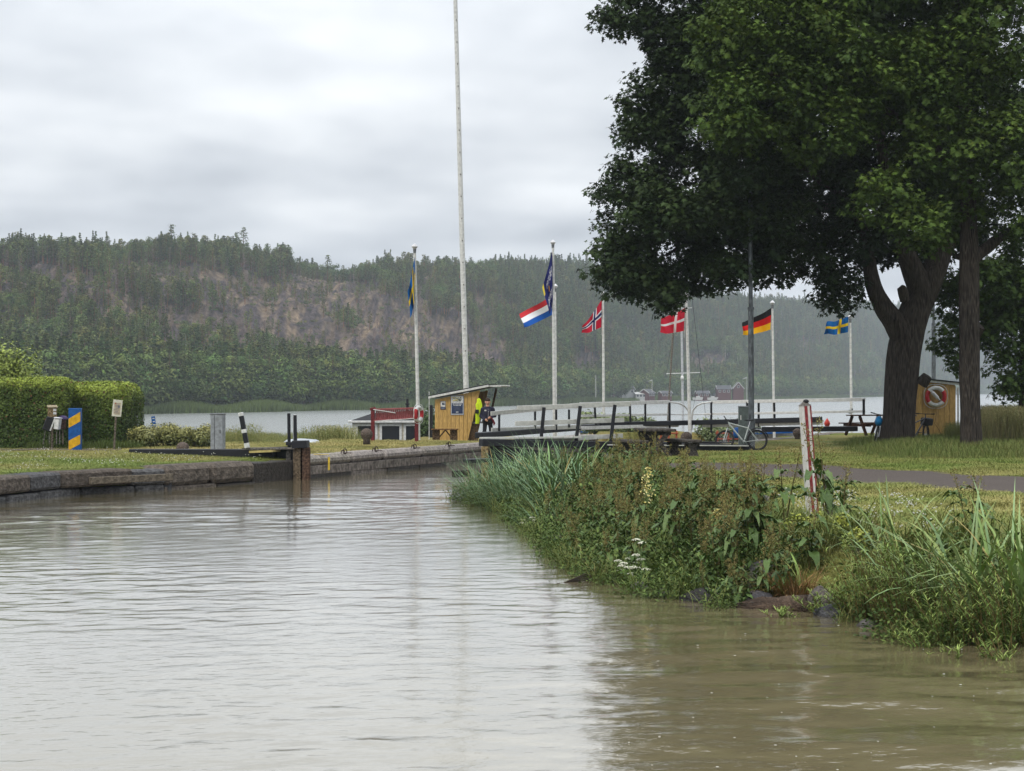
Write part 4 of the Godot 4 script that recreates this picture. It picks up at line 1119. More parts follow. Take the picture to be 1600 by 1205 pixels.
# ---------- kiosk, hut, person ----------
func build_huts():
	var ochre := mat("ochre_boards", lin(0.61, 0.385, 0.135), 0.7, {"vc": true, "tex": "soft", "tri": Vector3(3, 0.6, 3), "bump": "fine", "bump_cm": 0.2, "spec": 0.25})
	var white: Material = mats["white_paint"]; var tar: Material = mats["tar_roof"]; var brown := wood("brown_timber", lin(0.2, 0.13, 0.075))
	var d := 66.0; var s := d / FPX
	var base := Vector3(wx(715, d), wy(690, d), -d)
	var o := thing("kiosk", "small ochre kiosk with slanting roof, posters and open side by the lock", "kiosk", base, 0.0)
	o.rotation.y = -0.17
	# side wall facing the water: boards between a left edge and a right edge that leans in downwards
	var xl := (679 - 715) * s; var n := 11
	var xr_top := (751 - 715) * s; var xr_bot := (731 - 715) * s
	var y_of := func(x): return lerpf((690 - 624.5) * s, (690 - 610) * s, (x - xl) / (xr_top - xl))
	for k in n:
		var a := lerpf(xl, xr_top, k / float(n)); var e := lerpf(xl, xr_top, (k + 1) / float(n)) - 0.012
		var ya := 0.0; var ye := 0.0
		var slope: float = y_of.call(xr_top) / (xr_top - xr_bot)
		if a > xr_bot: ya = (a - xr_bot) * slope
		if e > xr_bot: ye = (e - xr_bot) * slope
		var pts := [Vector2(a, ya), Vector2(e, ye), Vector2(e, maxf(y_of.call(e), ye + 0.01)), Vector2(a, y_of.call(a))]
		var b := Mb.new(); var g := rf(0.93, 1.07); b.col = Color(g, g, g * rf(0.95, 1.05))
		b.prism(pts, Transform3D(Basis(), Vector3(0, 0, rf(0.0, 0.008))), 0.03); part("plank", b, ochre, o)
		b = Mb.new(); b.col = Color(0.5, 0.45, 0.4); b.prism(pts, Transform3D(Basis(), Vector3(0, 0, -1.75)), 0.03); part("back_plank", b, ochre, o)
	var b := Mb.new(); b.bx(xl + 0.02, 0.8, -0.87, 0.03, 1.62, 1.7); b.col = Color.WHITE; part("end_wall", b, ochre, o)
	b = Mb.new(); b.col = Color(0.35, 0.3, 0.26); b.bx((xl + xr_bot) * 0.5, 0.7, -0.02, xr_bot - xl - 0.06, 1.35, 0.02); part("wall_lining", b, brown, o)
	b = Mb.new(); b.bx(xr_bot + 0.16, 0.74, -0.86, 0.5, 0.05, 1.66); part("counter", b, mats["grey_planks"], o)
	for k in 5:
		b = Mb.new(); b.bx(xr_bot + 0.09 + k * 0.07, 0.36, -0.08, 0.055, 0.7, 0.03); part("counter_slat", b, brown, o)
	# roof: a thick slab rising to the right, white edge board, black felt on top
	var r0 := Vector3((670 - 715) * s, (690 - 622) * s, 0); var r1 := Vector3((766 - 715) * s, (690 - 603.5) * s, 0); var r2 := Vector3((784.5 - 715) * s, (690 - 603.2) * s, 0)
	var z0 := Vector3(0, 0, 0.2); var z1 := Vector3(0, 0, -2.0)
	b = Mb.new(); b.quad(r0 + z0, r1 + z0, r1 + z1, r0 + z1); b.quad(r0 + z1 + Vector3(0, 0.07, 0), r0 + z0 + Vector3(0, 0.07, 0), r1 + z0 + Vector3(0, 0.07, 0), r1 + z1 + Vector3(0, 0.07, 0)); part("roof", b, tar, o)
	b = Mb.new(); b.bar(r0 + z0 + Vector3(0, 0.015, 0), r1 + z0 + Vector3(0, 0.015, 0), 0.03, 0.085, 0.004); part("edge_board", b, white, o)
	b = Mb.new(); b.bar(r0 + z0 + Vector3(0, 0.075, -0.03), r1 + z0 + Vector3(0, 0.075, -0.03), 0.05, 0.045, 0.004); part("roof_felt", b, tar, o)
	b = Mb.new(); b.bar(r1 + Vector3(0, 0, 0.1), r2 + Vector3(0, 0, 0.1), 0.03, 0.07, 0.004); b.bar(r1 + Vector3(0, 0, -1.9), r2 + Vector3(0, 0, -1.9), 0.03, 0.07, 0.004); b.quad(r1 + z0 * 0.5, r2 + z0 * 0.5, r2 + z1, r1 + z1); part("canopy", b, white, o)
	b = Mb.new(); b.bar(Vector3(xr_top + 0.04, 0.75, -1.72), r1 + Vector3(-0.04, -0.08, -1.72), 0.08, 0.08); part("corner_post", b, brown, o)
	# posters
	var navy := paint("poster_navy", lin(0.03, 0.05, 0.12)); var pblack: Material = mats["black_steel"]
	var poster := func(px0, px1, py0, py1, parent_name): return [Vector3(((px0 + px1) * 0.5 - 715) * s, (690 - (py0 + py1) * 0.5) * s, 0.045), Vector3((px1 - px0) * s, (py1 - py0) * s, 0.015)]
	var q: Array = poster.call(704.3, 725.5, 618, 648.7, "")
	b = Mb.new(); b.bx(q[0].x, q[0].y, q[0].z, q[1].x, q[1].y, q[1].z); var po := part("poster", b, navy, o)
	b = Mb.new(); b.bx(q[0].x, q[0].y, q[0].z + 0.009, q[1].x - 0.035, q[1].y - 0.035, 0.006); part("paper", b, paint("poster_white", lin(0.62, 0.63, 0.66)), po)
	b = Mb.new(); b.bx(q[0].x, q[0].y - 0.125, q[0].z + 0.0145, q[1].x - 0.085, 0.42, 0.006); part("blue_field", b, navy, po)
	b = Mb.new()
	rng.seed = 5
	for k in 26:
		b.col = [Color(0.5, 0.42, 0.16), Color(0.05, 0.06, 0.04), Color(0.6, 0.6, 0.5), Color(0.2, 0.2, 0.12)][k % 4]
		b.bx(q[0].x + rf(-0.19, 0.19), q[0].y + 0.24 + rf(-0.09, 0.09), q[0].z + 0.0150 + k * 0.0003, rf(0.03, 0.1), rf(0.015, 0.05), 0.002)
	part("picture", b, mat("print_ink", Color.WHITE, 0.6, {"vc": true}), po).set_meta("kind", "stuff")
	b = Mb.new()
	for row in [[0.05, 0.05, 7], [-0.005, 0.05, 6]]:
		for k in row[2]: b.bx(q[0].x + (k - (row[2] - 1) * 0.5) * 0.052, q[0].y + row[0], q[0].z + 0.019, 0.042 * (0.6 if k % 3 == 1 else 1.0), 0.038, 0.004)
	b.bx(q[0].x, q[0].y - 0.27, q[0].z + 0.019, 0.1, 0.035, 0.004)
	part("white_lettering", b, mats["poster_white"], po).set_meta("kind", "stuff")
	b = Mb.new()
	for k in 4: b.bx(q[0].x + (0.01 if k % 2 else -0.01), q[0].y - 0.075 - k * 0.038, q[0].z + 0.019, 0.28 - 0.05 * (k % 2), 0.01, 0.004)
	part("small_print", b, paint("print_grey", Color.WHITE), po).set_meta("kind", "stuff")
	q = poster.call(688, 696.2, 627, 640, "")
	b = Mb.new(); b.bx(q[0].x, q[0].y, q[0].z, q[1].x, q[1].y, q[1].z); po = part("notice", b, navy, o)
	b = Mb.new(); b.bx(q[0].x, q[0].y + 0.05, q[0].z + 0.009, q[1].x - 0.02, 0.21, 0.006); part("paper", b, white, po)
	b = Mb.new(); b.bx(q[0].x + 0.02, q[0].y + 0.03, q[0].z + 0.014, 0.11, 0.03, 0.005); b.bx(q[0].x - 0.01, q[0].y + 0.07, q[0].z + 0.0135, 0.06, 0.05, 0.005); b.bx(q[0].x + 0.045, q[0].y + 0.08, q[0].z + 0.0138, 0.03, 0.05, 0.005); part("emblem", b, navy, po)
	b = Mb.new()
	for k in 5: b.bx(q[0].x + (k - 2) * 0.028, q[0].y - 0.11, q[0].z + 0.009, 0.018, 0.022, 0.006)
	part("white_lettering", b, white, po).set_meta("kind", "stuff")
	rng.seed = 900
	# bench before the kiosk
	d = 63.5
	o = thing("bench", "low brown wooden bench with crossed braces standing before the kiosk", "bench", at(695, 691, d))
	partw("seat", beam(at(674, 671, d), at(716, 671, d), 0.35, 0.045, 0.008), wood("bench_wood", lin(0.34, 0.19, 0.09)), o)
	for px in [681.5, 709]: partw("leg", beam(at(px, 694, d), at(px, 672, d), 0.09, 0.28), brown, o)
	partw("brace", beam(at(684, 686, d + 0.05), at(696, 672, d + 0.05), 0.04, 0.05), brown, o)
	partw("brace", beam(at(707, 686, d + 0.05), at(696, 672, d + 0.05), 0.04, 0.05), brown, o)
	# jacket hanging in the kiosk opening
	d = 65.3; s = d / FPX
	o = thing("jacket", "bright yellow reflective jacket hanging in the kiosk opening beside the person", "jacket", at(748, 622.5, d))
	var hv := mat("hi_vis_cloth", lin(0.62, 0.78, 0.012), 0.7, {"rim": 0.3, "bump": "bump", "tri": Vector3(2, 2, 2), "bump_cm": 3.0})
	b = Mb.new()
	var rows := []
	for q2 in [[0.0, 0.02, 0.0], [0.05, 0.07, 0.0], [0.12, 0.08, 0.01], [0.17, 0.09, 0.01], [0.24, 0.125, 0.0], [0.4, 0.115, 0.02], [0.62, 0.105, -0.02], [0.82, 0.085, -0.04], [1.0, 0.07, -0.06]]:
		var row := []
		for k in 17:
			var an := TAU * k / 16.0
			row.append(Vector3(cos(an) * q2[1] + q2[2] + 0.012 * sin(k * 2.4 + q2[0] * 9.0), -q2[0], -sin(an) * q2[1] * 0.6 - 0.05 + 0.01 * sin(k * 3.1)))
		rows.append(row)
	rows.reverse()
	b.sheet(rows); part("body", b, hv, o)
	b = Mb.new(); b.tube([Vector3(0.06, -0.2, 0.0), Vector3(0.1, -0.45, 0.02), Vector3(0.085, -0.74, 0.03)], [0.06, 0.058, 0.045], 8); part("sleeve", b, hv, o)
	b = Mb.new(); b.tube([Vector3(0.082, -0.66, 0.03), Vector3(0.08, -0.7, 0.03)], [0.055], 8); part("reflective_band", b, mats["pale_grey"], o)
	b = Mb.new(); b.bx(-0.06, -0.52, 0.05, 0.13, 0.16, 0.05, 0.02); part("dark_pocket", b, mats["black_steel"], o)
	build_person()
	# hut on the right with the lifebuoy
	d = 60.0; s = d / FPX
	base = Vector3(wx(1462, d), wy(682, d), -d)
	o = thing("hut", "small ochre board hut with sloping white edged roof and lifebuoy, between two trunks", "hut", base, 0.06)
	for k in 8:
		var a := (1424 + k * 8.6 - 1462) * s; var e := a + 8.6 * s - 0.012
		b = Mb.new(); var g := rf(0.93, 1.05); b.col = Color(g, g, g)
		b.prism([Vector2(a, 0), Vector2(e, 0), Vector2(e, (682 - 594.5 - (k + 1) * 0.88) * s), Vector2(a, (682 - 594.5 - k * 0.88) * s)], Transform3D(Basis(), Vector3(0, 0, rf(0, 0.008))), 0.03); part("plank", b, ochre, o)
	b = Mb.new(); b.bx(0.72, 0.92, -0.85, 0.03, 1.8, 1.7); part("end_wall", b, ochre, o)
	b = Mb.new(); b.bx(-0.86, 0.92, -0.85, 0.03, 1.8, 1.7); part("end_wall", b, ochre, o)
	b = Mb.new(); b.bx(-0.07, 0.92, -1.7, 1.58, 1.8, 0.03); part("back_wall", b, ochre, o)
	b = Mb.new(); b.bx((1497.5 - 1462) * s, 0.88, 0.02, 0.05, 1.76, 0.05); part("corner_trim", b, white, o)
	b = Mb.new(); b.bar(Vector3((1418 - 1462) * s, (682 - 592.2) * s, 0.12), Vector3((1500 - 1462) * s, (682 - 600.2) * s, 0.12), 0.03, 0.09, 0.004); part("edge_board", b, white, o)
	b = Mb.new(); b.bar(Vector3((1417 - 1462) * s, (682 - 589.8) * s, -0.85), Vector3((1501 - 1462) * s, (682 - 597.8) * s, -0.85), 2.05, 0.045, 0.004); part("roof", b, tar, o)
	var lb := lifebuoy("lifebuoy", "red and white lifebuoy hanging on the wall of the ochre hut", Vector3(wx(1461, d), wy(619.5, d), -d + 0.13), 0.385, 0.0, 0.075)
	b = Mb.new()
	for q3 in [[Vector3(-0.2, 0.2, 0.08), Vector3(-0.13, 0.13, 0.08), 0.04], [Vector3(-0.14, 0.14, 0.08), Vector3(0.05, -0.06, 0.08), 0.065], [Vector3(0.05, -0.06, 0.08), Vector3(0.12, -0.14, 0.08), 0.035]]: b.tube([q3[0], q3[1]], [q3[2]], 8)
	part("throw_bottle", b, mats["pale_grey"], lb)
	b = Mb.new(); b.tube([Vector3(0, -0.38, 0.03), Vector3(0.0, -0.7, 0.02), Vector3(-0.05, -0.98, 0.03), Vector3(0.1, -1.2, 0.05), Vector3(0.2, -1.42, 0.08)], [0.009], 5); part("hanging_rope", b, brown, lb)

func sdf_mesh(bones: Array, cell: float, smooth_k: float) -> Mb:   # bones: [a, b, ra, rb, colour]
	var lo := Vector3.ONE * 1e9; var hi := -lo
	for q in bones:
		for p in [q[0] - Vector3.ONE * q[2], q[0] + Vector3.ONE * q[2], q[1] - Vector3.ONE * q[3], q[1] + Vector3.ONE * q[3]]:
			lo = lo.min(p); hi = hi.max(p)
	lo -= Vector3.ONE * cell * 3; hi += Vector3.ONE * cell * 3
	var nx := int((hi.x - lo.x) / cell) + 1; var ny := int((hi.y - lo.y) / cell) + 1; var nz := int((hi.z - lo.z) / cell) + 1
	var f := PackedFloat32Array(); f.resize(nx * ny * nz); f.fill(1.0)
	for q in bones:
		var reach: float = maxf(q[2], q[3]) + smooth_k * 2.0 + cell * 2
		var a: Vector3 = (q[0].min(q[1]) - Vector3.ONE * reach - lo) / cell; var e: Vector3 = (q[0].max(q[1]) + Vector3.ONE * reach - lo) / cell
		var ab: Vector3 = q[1] - q[0]; var l2: float = maxf(ab.length_squared(), 1e-8)
		for z in range(maxi(int(a.z), 0), mini(int(e.z) + 1, nz)):
			for y in range(maxi(int(a.y), 0), mini(int(e.y) + 1, ny)):
				for x in range(maxi(int(a.x), 0), mini(int(e.x) + 1, nx)):
					var p := lo + Vector3(x, y, z) * cell
					var t := clampf((p - q[0]).dot(ab) / l2, 0.0, 1.0)
					var dd: float = p.distance_to(q[0] + ab * t) - lerpf(q[2], q[3], t)
					var k := (z * ny + y) * nx + x
					var o := f[k]
					var h := maxf(smooth_k - absf(o - dd), 0.0) / smooth_k
					f[k] = minf(o, dd) - h * h * smooth_k * 0.25
	var b := Mb.new()
	var ids := {}
	for z in nz - 1:
		for y in ny - 1:
			for x in nx - 1:
				var k := (z * ny + y) * nx + x
				var inside := 0; var sum := Vector3.ZERO; var cnt := 0
				var vals := [f[k], f[k + 1], f[k + nx], f[k + nx + 1], f[k + nx * ny], f[k + nx * ny + 1], f[k + nx * ny + nx], f[k + nx * ny + nx + 1]]
				for vv in vals:
					if vv < 0: inside += 1
				if inside == 0 or inside == 8: continue
				for m in 8:
					for ax in [1, 2, 4]:
						var m2: int = m | ax
						if m2 == m: continue
						if (vals[m] < 0) != (vals[m2] < 0):
							var t: float = vals[m] / (vals[m] - vals[m2])
							var pa := Vector3(m & 1, (m >> 1) & 1, m >> 2); var pb := Vector3(m2 & 1, (m2 >> 1) & 1, m2 >> 2)
							sum += pa.lerp(pb, t); cnt += 1
				var p := lo + (Vector3(x, y, z) + sum / cnt) * cell
				var g := Vector3(vals[1] + vals[3] + vals[5] + vals[7] - vals[0] - vals[2] - vals[4] - vals[6], vals[2] + vals[3] + vals[6] + vals[7] - vals[0] - vals[1] - vals[4] - vals[5], vals[4] + vals[5] + vals[6] + vals[7] - vals[0] - vals[1] - vals[2] - vals[3])
				var best := 1e9
				for q in bones:
					var ab: Vector3 = q[1] - q[0]
					var t := clampf((p - q[0]).dot(ab) / maxf(ab.length_squared(), 1e-8), 0.0, 1.0)
					var dd: float = p.distance_to(q[0] + ab * t) - lerpf(q[2], q[3], t)
					if dd < best: best = dd; b.col = q[4]
				ids[k] = b.vert(p, g.normalized())
	for k in ids:
		var x: int = k % nx; var y: int = (k / nx) % ny; var z: int = k / (nx * ny)
		for ax in 3:
			var step: int = [1, nx, nx * ny][ax]
			var u: int = [nx, nx * ny, 1][ax]; var w: int = [nx * ny, 1, nx][ax]
			if [y, z, x][ax] == 0 or [z, x, y][ax] == 0: continue
			if (f[k] < 0) == (f[k + step] < 0): continue
			if not (ids.has(k - u) and ids.has(k - w) and ids.has(k - u - w)): continue
			var A: int = ids[k]; var B: int = ids[k - u]; var C: int = ids[k - u - w]; var D: int = ids[k - w]
			if f[k] < 0: b.ix.append_array([A, C, B, A, D, C])
			else: b.ix.append_array([A, B, C, A, C, D])
	return b

func build_person():
	var d := 64.3
	var o := thing("person", "person in dark jacket and trousers standing by the kiosk, hands held before the belt", "person", at(762, 695.5, d), 0.08)
	var skin := Color(0.42, 0.23, 0.15); var navy := Color(0.016, 0.018, 0.032); var leg := Color(0.012, 0.012, 0.017); var shoe := Color(0.02, 0.018, 0.016)
	var V := func(x, y, z): return Vector3(x, y, z)
	var bones := [
		[V.call(-0.09, 0.93, 0), V.call(0.09, 0.93, 0), 0.125, 0.125, leg],
		[V.call(-0.02, 1.02, 0), V.call(0.0, 1.2, 0.0), 0.15, 0.165, navy], [V.call(-0.07, 1.2, 0), V.call(0.07, 1.2, 0), 0.14, 0.14, navy],
		[V.call(-0.13, 1.38, -0.01), V.call(0.13, 1.38, -0.01), 0.1, 0.1, navy], [V.call(0, 1.3, 0.02), V.call(0, 1.4, 0), 0.14, 0.11, navy],
		[V.call(0, 1.42, 0), V.call(0, 1.54, 0.01), 0.065, 0.06, skin],
		[V.call(-0.095, 0.9, 0), V.call(-0.13, 0.5, 0.02), 0.095, 0.07, leg], [V.call(-0.13, 0.5, 0.02), V.call(-0.15, 0.1, 0), 0.068, 0.055, leg],
		[V.call(0.095, 0.9, 0), V.call(0.13, 0.5, 0.02), 0.095, 0.07, leg], [V.call(0.13, 0.5, 0.02), V.call(0.15, 0.1, -0.01), 0.068, 0.055, leg],
		[V.call(-0.15, 0.05, -0.04), V.call(-0.18, 0.035, 0.15), 0.05, 0.04, shoe], [V.call(0.15, 0.05, -0.04), V.call(0.2, 0.035, 0.14), 0.05, 0.04, shoe],
		[V.call(-0.2, 1.38, -0.01), V.call(-0.26, 1.12, -0.03), 0.075, 0.06, navy], [V.call(-0.26, 1.12, -0.03), V.call(-0.13, 0.98, 0.16), 0.058, 0.046, navy],
		[V.call(0.2, 1.38, -0.01), V.call(0.275, 1.13, -0.02), 0.075, 0.06, navy], [V.call(0.275, 1.13, -0.02), V.call(0.12, 1.07, 0.17), 0.058, 0.046, navy]]
	var b := sdf_mesh(bones, 0.016, 0.05)
	# head with a face
	var hb := [[V.call(0, 1.66, -0.005), V.call(0, 1.7, -0.01), 0.092, 0.09, skin], [V.call(0, 1.59, 0.03), V.call(0, 1.63, 0.03), 0.058, 0.07, skin], [V.call(0, 1.655, 0.095), V.call(0, 1.625, 0.112), 0.012, 0.017, skin],
		[V.call(-0.096, 1.66, -0.01), V.call(-0.094, 1.63, -0.01), 0.018, 0.014, skin], [V.call(0.096, 1.66, -0.01), V.call(0.094, 1.63, -0.01), 0.018, 0.014, skin], [V.call(0, 1.52, 0.01), V.call(0, 1.57, 0.01), 0.058, 0.058, skin],
		[V.call(-0.036, 1.668, 0.088), V.call(-0.03, 1.668, 0.089), 0.009, 0.009, Color(0.03, 0.02, 0.02)], [V.call(0.036, 1.668, 0.088), V.call(0.03, 1.668, 0.089), 0.009, 0.009, Color(0.03, 0.02, 0.02)], [V.call(-0.022, 1.592, 0.086), V.call(0.022, 1.592, 0.086), 0.006, 0.006, Color(0.25, 0.09, 0.07)]]
	# two hands: palm, four fingers and a thumb each
	for hand in [[V.call(-0.13, 0.98, 0.16), V.call(0.7, -0.25, 0.35), 1.0], [V.call(0.12, 1.07, 0.17), V.call(-0.7, -0.25, 0.3), -1.0]]:
		var p: Vector3 = hand[0]; var f: Vector3 = hand[1].normalized(); var up := Vector3(0, 1, 0)
		var cross: Vector3 = f.cross(up).normalized() * hand[2]
		hb.append([p, p + f * 0.075, 0.028, 0.034, skin])
		for k in 4:
			var off: Vector3 = up * (0.028 - k * 0.019)
			var l: float = [0.032, 0.038, 0.035, 0.026][k]
			var a: Vector3 = p + f * 0.08 + off
			hb.append([a, a + f * l, 0.0095, 0.009, skin]); hb.append([a + f * l, a + f * (l + 0.012) - cross * l * 0.8, 0.009, 0.0075, skin])
		hb.append([p + f * 0.03 + up * 0.025, p + f * 0.06 + up * 0.055, 0.012, 0.01, skin]); hb.append([p + f * 0.06 + up * 0.055, p + f * 0.09 + up * 0.06, 0.01, 0.008, skin])
	var head := sdf_mesh(hb, 0.007, 0.018)
	var off := b.v.size()
	b.v.append_array(head.v); b.n.append_array(head.n); b.c.append_array(head.c); b.uv.append_array(head.uv)
	for k in head.ix: b.ix.append(k + off)
	part("body", b, mat("person_skin_and_cloth", Color.WHITE, 0.75, {"vc": true, "spec": 0.3}), o)
	var hr := sdf_mesh([[V.call(0, 1.71, -0.03), V.call(0, 1.735, 0.0), 0.098, 0.092, Color(0.035, 0.022, 0.014)], [V.call(0, 1.66, -0.05), V.call(0, 1.7, -0.04), 0.085, 0.09, Color(0.035, 0.022, 0.014)]], 0.009, 0.02)
	part("hair", hr, mats["person_skin_and_cloth"], o)
	var m := Mb.new(); m.box(Transform3D(Basis(Vector3(0, 1, 0), -0.25), Vector3(-0.1, 1.335, 0.135)), Vector3(0.075, 0.05, 0.012), 0.003); part("chest_badge", m, mats["white_paint"], o)
	m = Mb.new(); m.tube([Vector3(0.01, 1.42, 0.105), Vector3(0.012, 1.3, 0.165), Vector3(0.01, 1.06, 0.165)], [0.006], 5); part("zip", m, mats["pale_grey"], o)
	m = Mb.new(); m.tube([Vector3(0.1, 1.08, 0.22), Vector3(0.2, 0.95, 0.2), Vector3(0.245, 0.84, 0.18), Vector3(0.22, 0.76, 0.18)], [0.025, 0.04, 0.045, 0.02], 8); part("red_bag", m, paint("wine_cloth", lin(0.16, 0.02, 0.03)), o)

# ---------- flags ----------
func flag_colour(kind: String, u: float, v: float) -> Color:
	match kind:
		"sweden":
			return Color(0.72, 0.5, 0.02) if (u > 0.31 and u < 0.44) or (v > 0.4 and v < 0.6) else Color(0.006, 0.1, 0.31)
		"norway":
			if (u > 0.318 and u < 0.41) or (v > 0.4375 and v < 0.5625): return Color(0.012, 0.025, 0.11)
			if (u > 0.27 and u < 0.455) or (v > 0.375 and v < 0.625): return Color(0.72, 0.72, 0.74)
			return Color(0.52, 0.015, 0.04)
		"denmark":
			return Color(0.74, 0.74, 0.74) if (u > 0.32 and u < 0.43) or (v > 0.43 and v < 0.57) else Color(0.55, 0.02, 0.045)
		"germany":
			return Color(0.012, 0.012, 0.012) if v < 0.333 else (Color(0.52, 0.012, 0.015) if v < 0.667 else Color(0.8, 0.42, 0.01))
		"netherlands":
			return Color(0.5, 0.035, 0.04) if v < 0.333 else (Color(0.76, 0.76, 0.78) if v < 0.667 else Color(0.012, 0.09, 0.36))
	# the canal company's blue flag: name above and below a small gold crest
	var glyph := {"G": [14, 17, 16, 23, 17, 17, 14], "O": [14, 17, 17, 17, 17, 17, 14], "T": [31, 4, 4, 4, 4, 4, 4], "A": [14, 17, 17, 31, 17, 17, 17], "K": [17, 18, 20, 24, 20, 18, 17], "N": [17, 25, 21, 19, 17, 17, 17], "L": [16, 16, 16, 16, 16, 16, 31]}
	for line in [["GOTA", 0.2], ["KANAL", 0.62]]:
		var w: float = 0.145
		var x := (u - 0.14) / w; var y: float = (v - line[1]) / 0.17
		if x >= 0 and x < line[0].length() and y >= 0 and y < 1:
			var cx := int(fmod(x, 1.0) * 6.0)
			if cx < 5 and (glyph[line[0][int(x)]][int(y * 7)] >> (4 - cx)) & 1: return Color(0.72, 0.72, 0.74)
	if line_dots(u, v): return Color(0.72, 0.72, 0.74)
	if Vector2((u - 0.5) * 1.6, v - 0.49).length() < 0.075: return Color(0.6, 0.3, 0.05)
	if u > 0.9 and v < 0.35: return Color(0.72, 0.55, 0.05)
	return Color(0.018, 0.022, 0.12)
func line_dots(u: float, v: float) -> bool:
	return v > 0.15 and v < 0.185 and ((u > 0.31 and u < 0.335) or (u > 0.375 and u < 0.4))

func flag(kind: String, called: String, label: String, d: float, ht: Vector2, hb: Vector2, ft: Vector2, fb: Vector2, waves := 2.2, deep := 0.28):
	var o := thing(called, label, "flag", at(ht.x, ht.y, d))
	var b := Mb.new()
	var nu := 96; var nv := 64
	var pt := func(u: float, v: float) -> Vector3:
		var top := ht.lerp(ft, u); var bot := hb.lerp(fb, u)
		var q := top.lerp(bot, v)
		q.y += sin(u * PI) * 2.0 + sin(u * waves * TAU + v * 1.5) * 1.0 * u
		q.x += sin(v * 5.0 + u * 4.0) * 0.8 * u
		var z := sin(u * waves * TAU * 0.9 + v * 2.2) * deep * smoothstep(0.0, 0.25, u) + u * 0.35
		return at(q.x, q.y, d - z) 
	for j in nv:
		for i in nu:
			b.col = flag_colour(kind, (i + 0.5) / nu, (j + 0.5) / nv)
			b.quad(pt.call(i / float(nu), (j + 1.0) / nv), pt.call((i + 1.0) / nu, (j + 1.0) / nv), pt.call((i + 1.0) / nu, j / float(nv)), pt.call(i / float(nu), j / float(nv)))
	partw("cloth", b, mat("flag_cloth", Color.WHITE, 0.75, {"vc": true, "spec": 0.2, "back": Color(0.45, 0.45, 0.45)}), o)
	var h := Mb.new(); h.tube([pt.call(0.0, -0.1) + Vector3(0.03, 0, 0), pt.call(0.0, 1.3) + Vector3(0.03, 0, 0)], [0.008], 4); partw("halyard", h, mats["white_paint"], o)

func pole(label: String, d: float, top: Vector2, bot: Vector2, w_top: float, w_bot: float, finial := true) -> Node3D:
	var a := at(bot.x, bot.y, d); var e := at(top.x, top.y, d)
	var o := thing("flagpole", label, "flagpole", a)
	var g := height(a.x, d)
	var low := a.lerp(e, clampf((g - 0.2 - a.y) / (e.y - a.y), -3.0, 0.9))
	var b := Mb.new(); b.tube([low, low.lerp(e, 0.5), e], [w_bot * 0.5, (w_top + w_bot) * 0.27, w_top * 0.5], 12); partw("pole", b, mats["white_paint"], o)
	if finial:
		b = Mb.new(); b.lathe([Vector2(0.02, 0), Vector2(0.06, 0.05), Vector2(0.11, 0.12), Vector2(0.12, 0.15), Vector2(0.05, 0.22), Vector2(0, 0.26)], 12, Transform3D(Basis(), e)); partw("finial", b, mats["pale_grey"], o)
		b = Mb.new(); b.tube([e + Vector3(0, -0.12, 0), e + Vector3(0, 0.04, 0)], [0.05, 0.065], 8); partw("truck", b, mats["dark_zinc"], o)
	return o

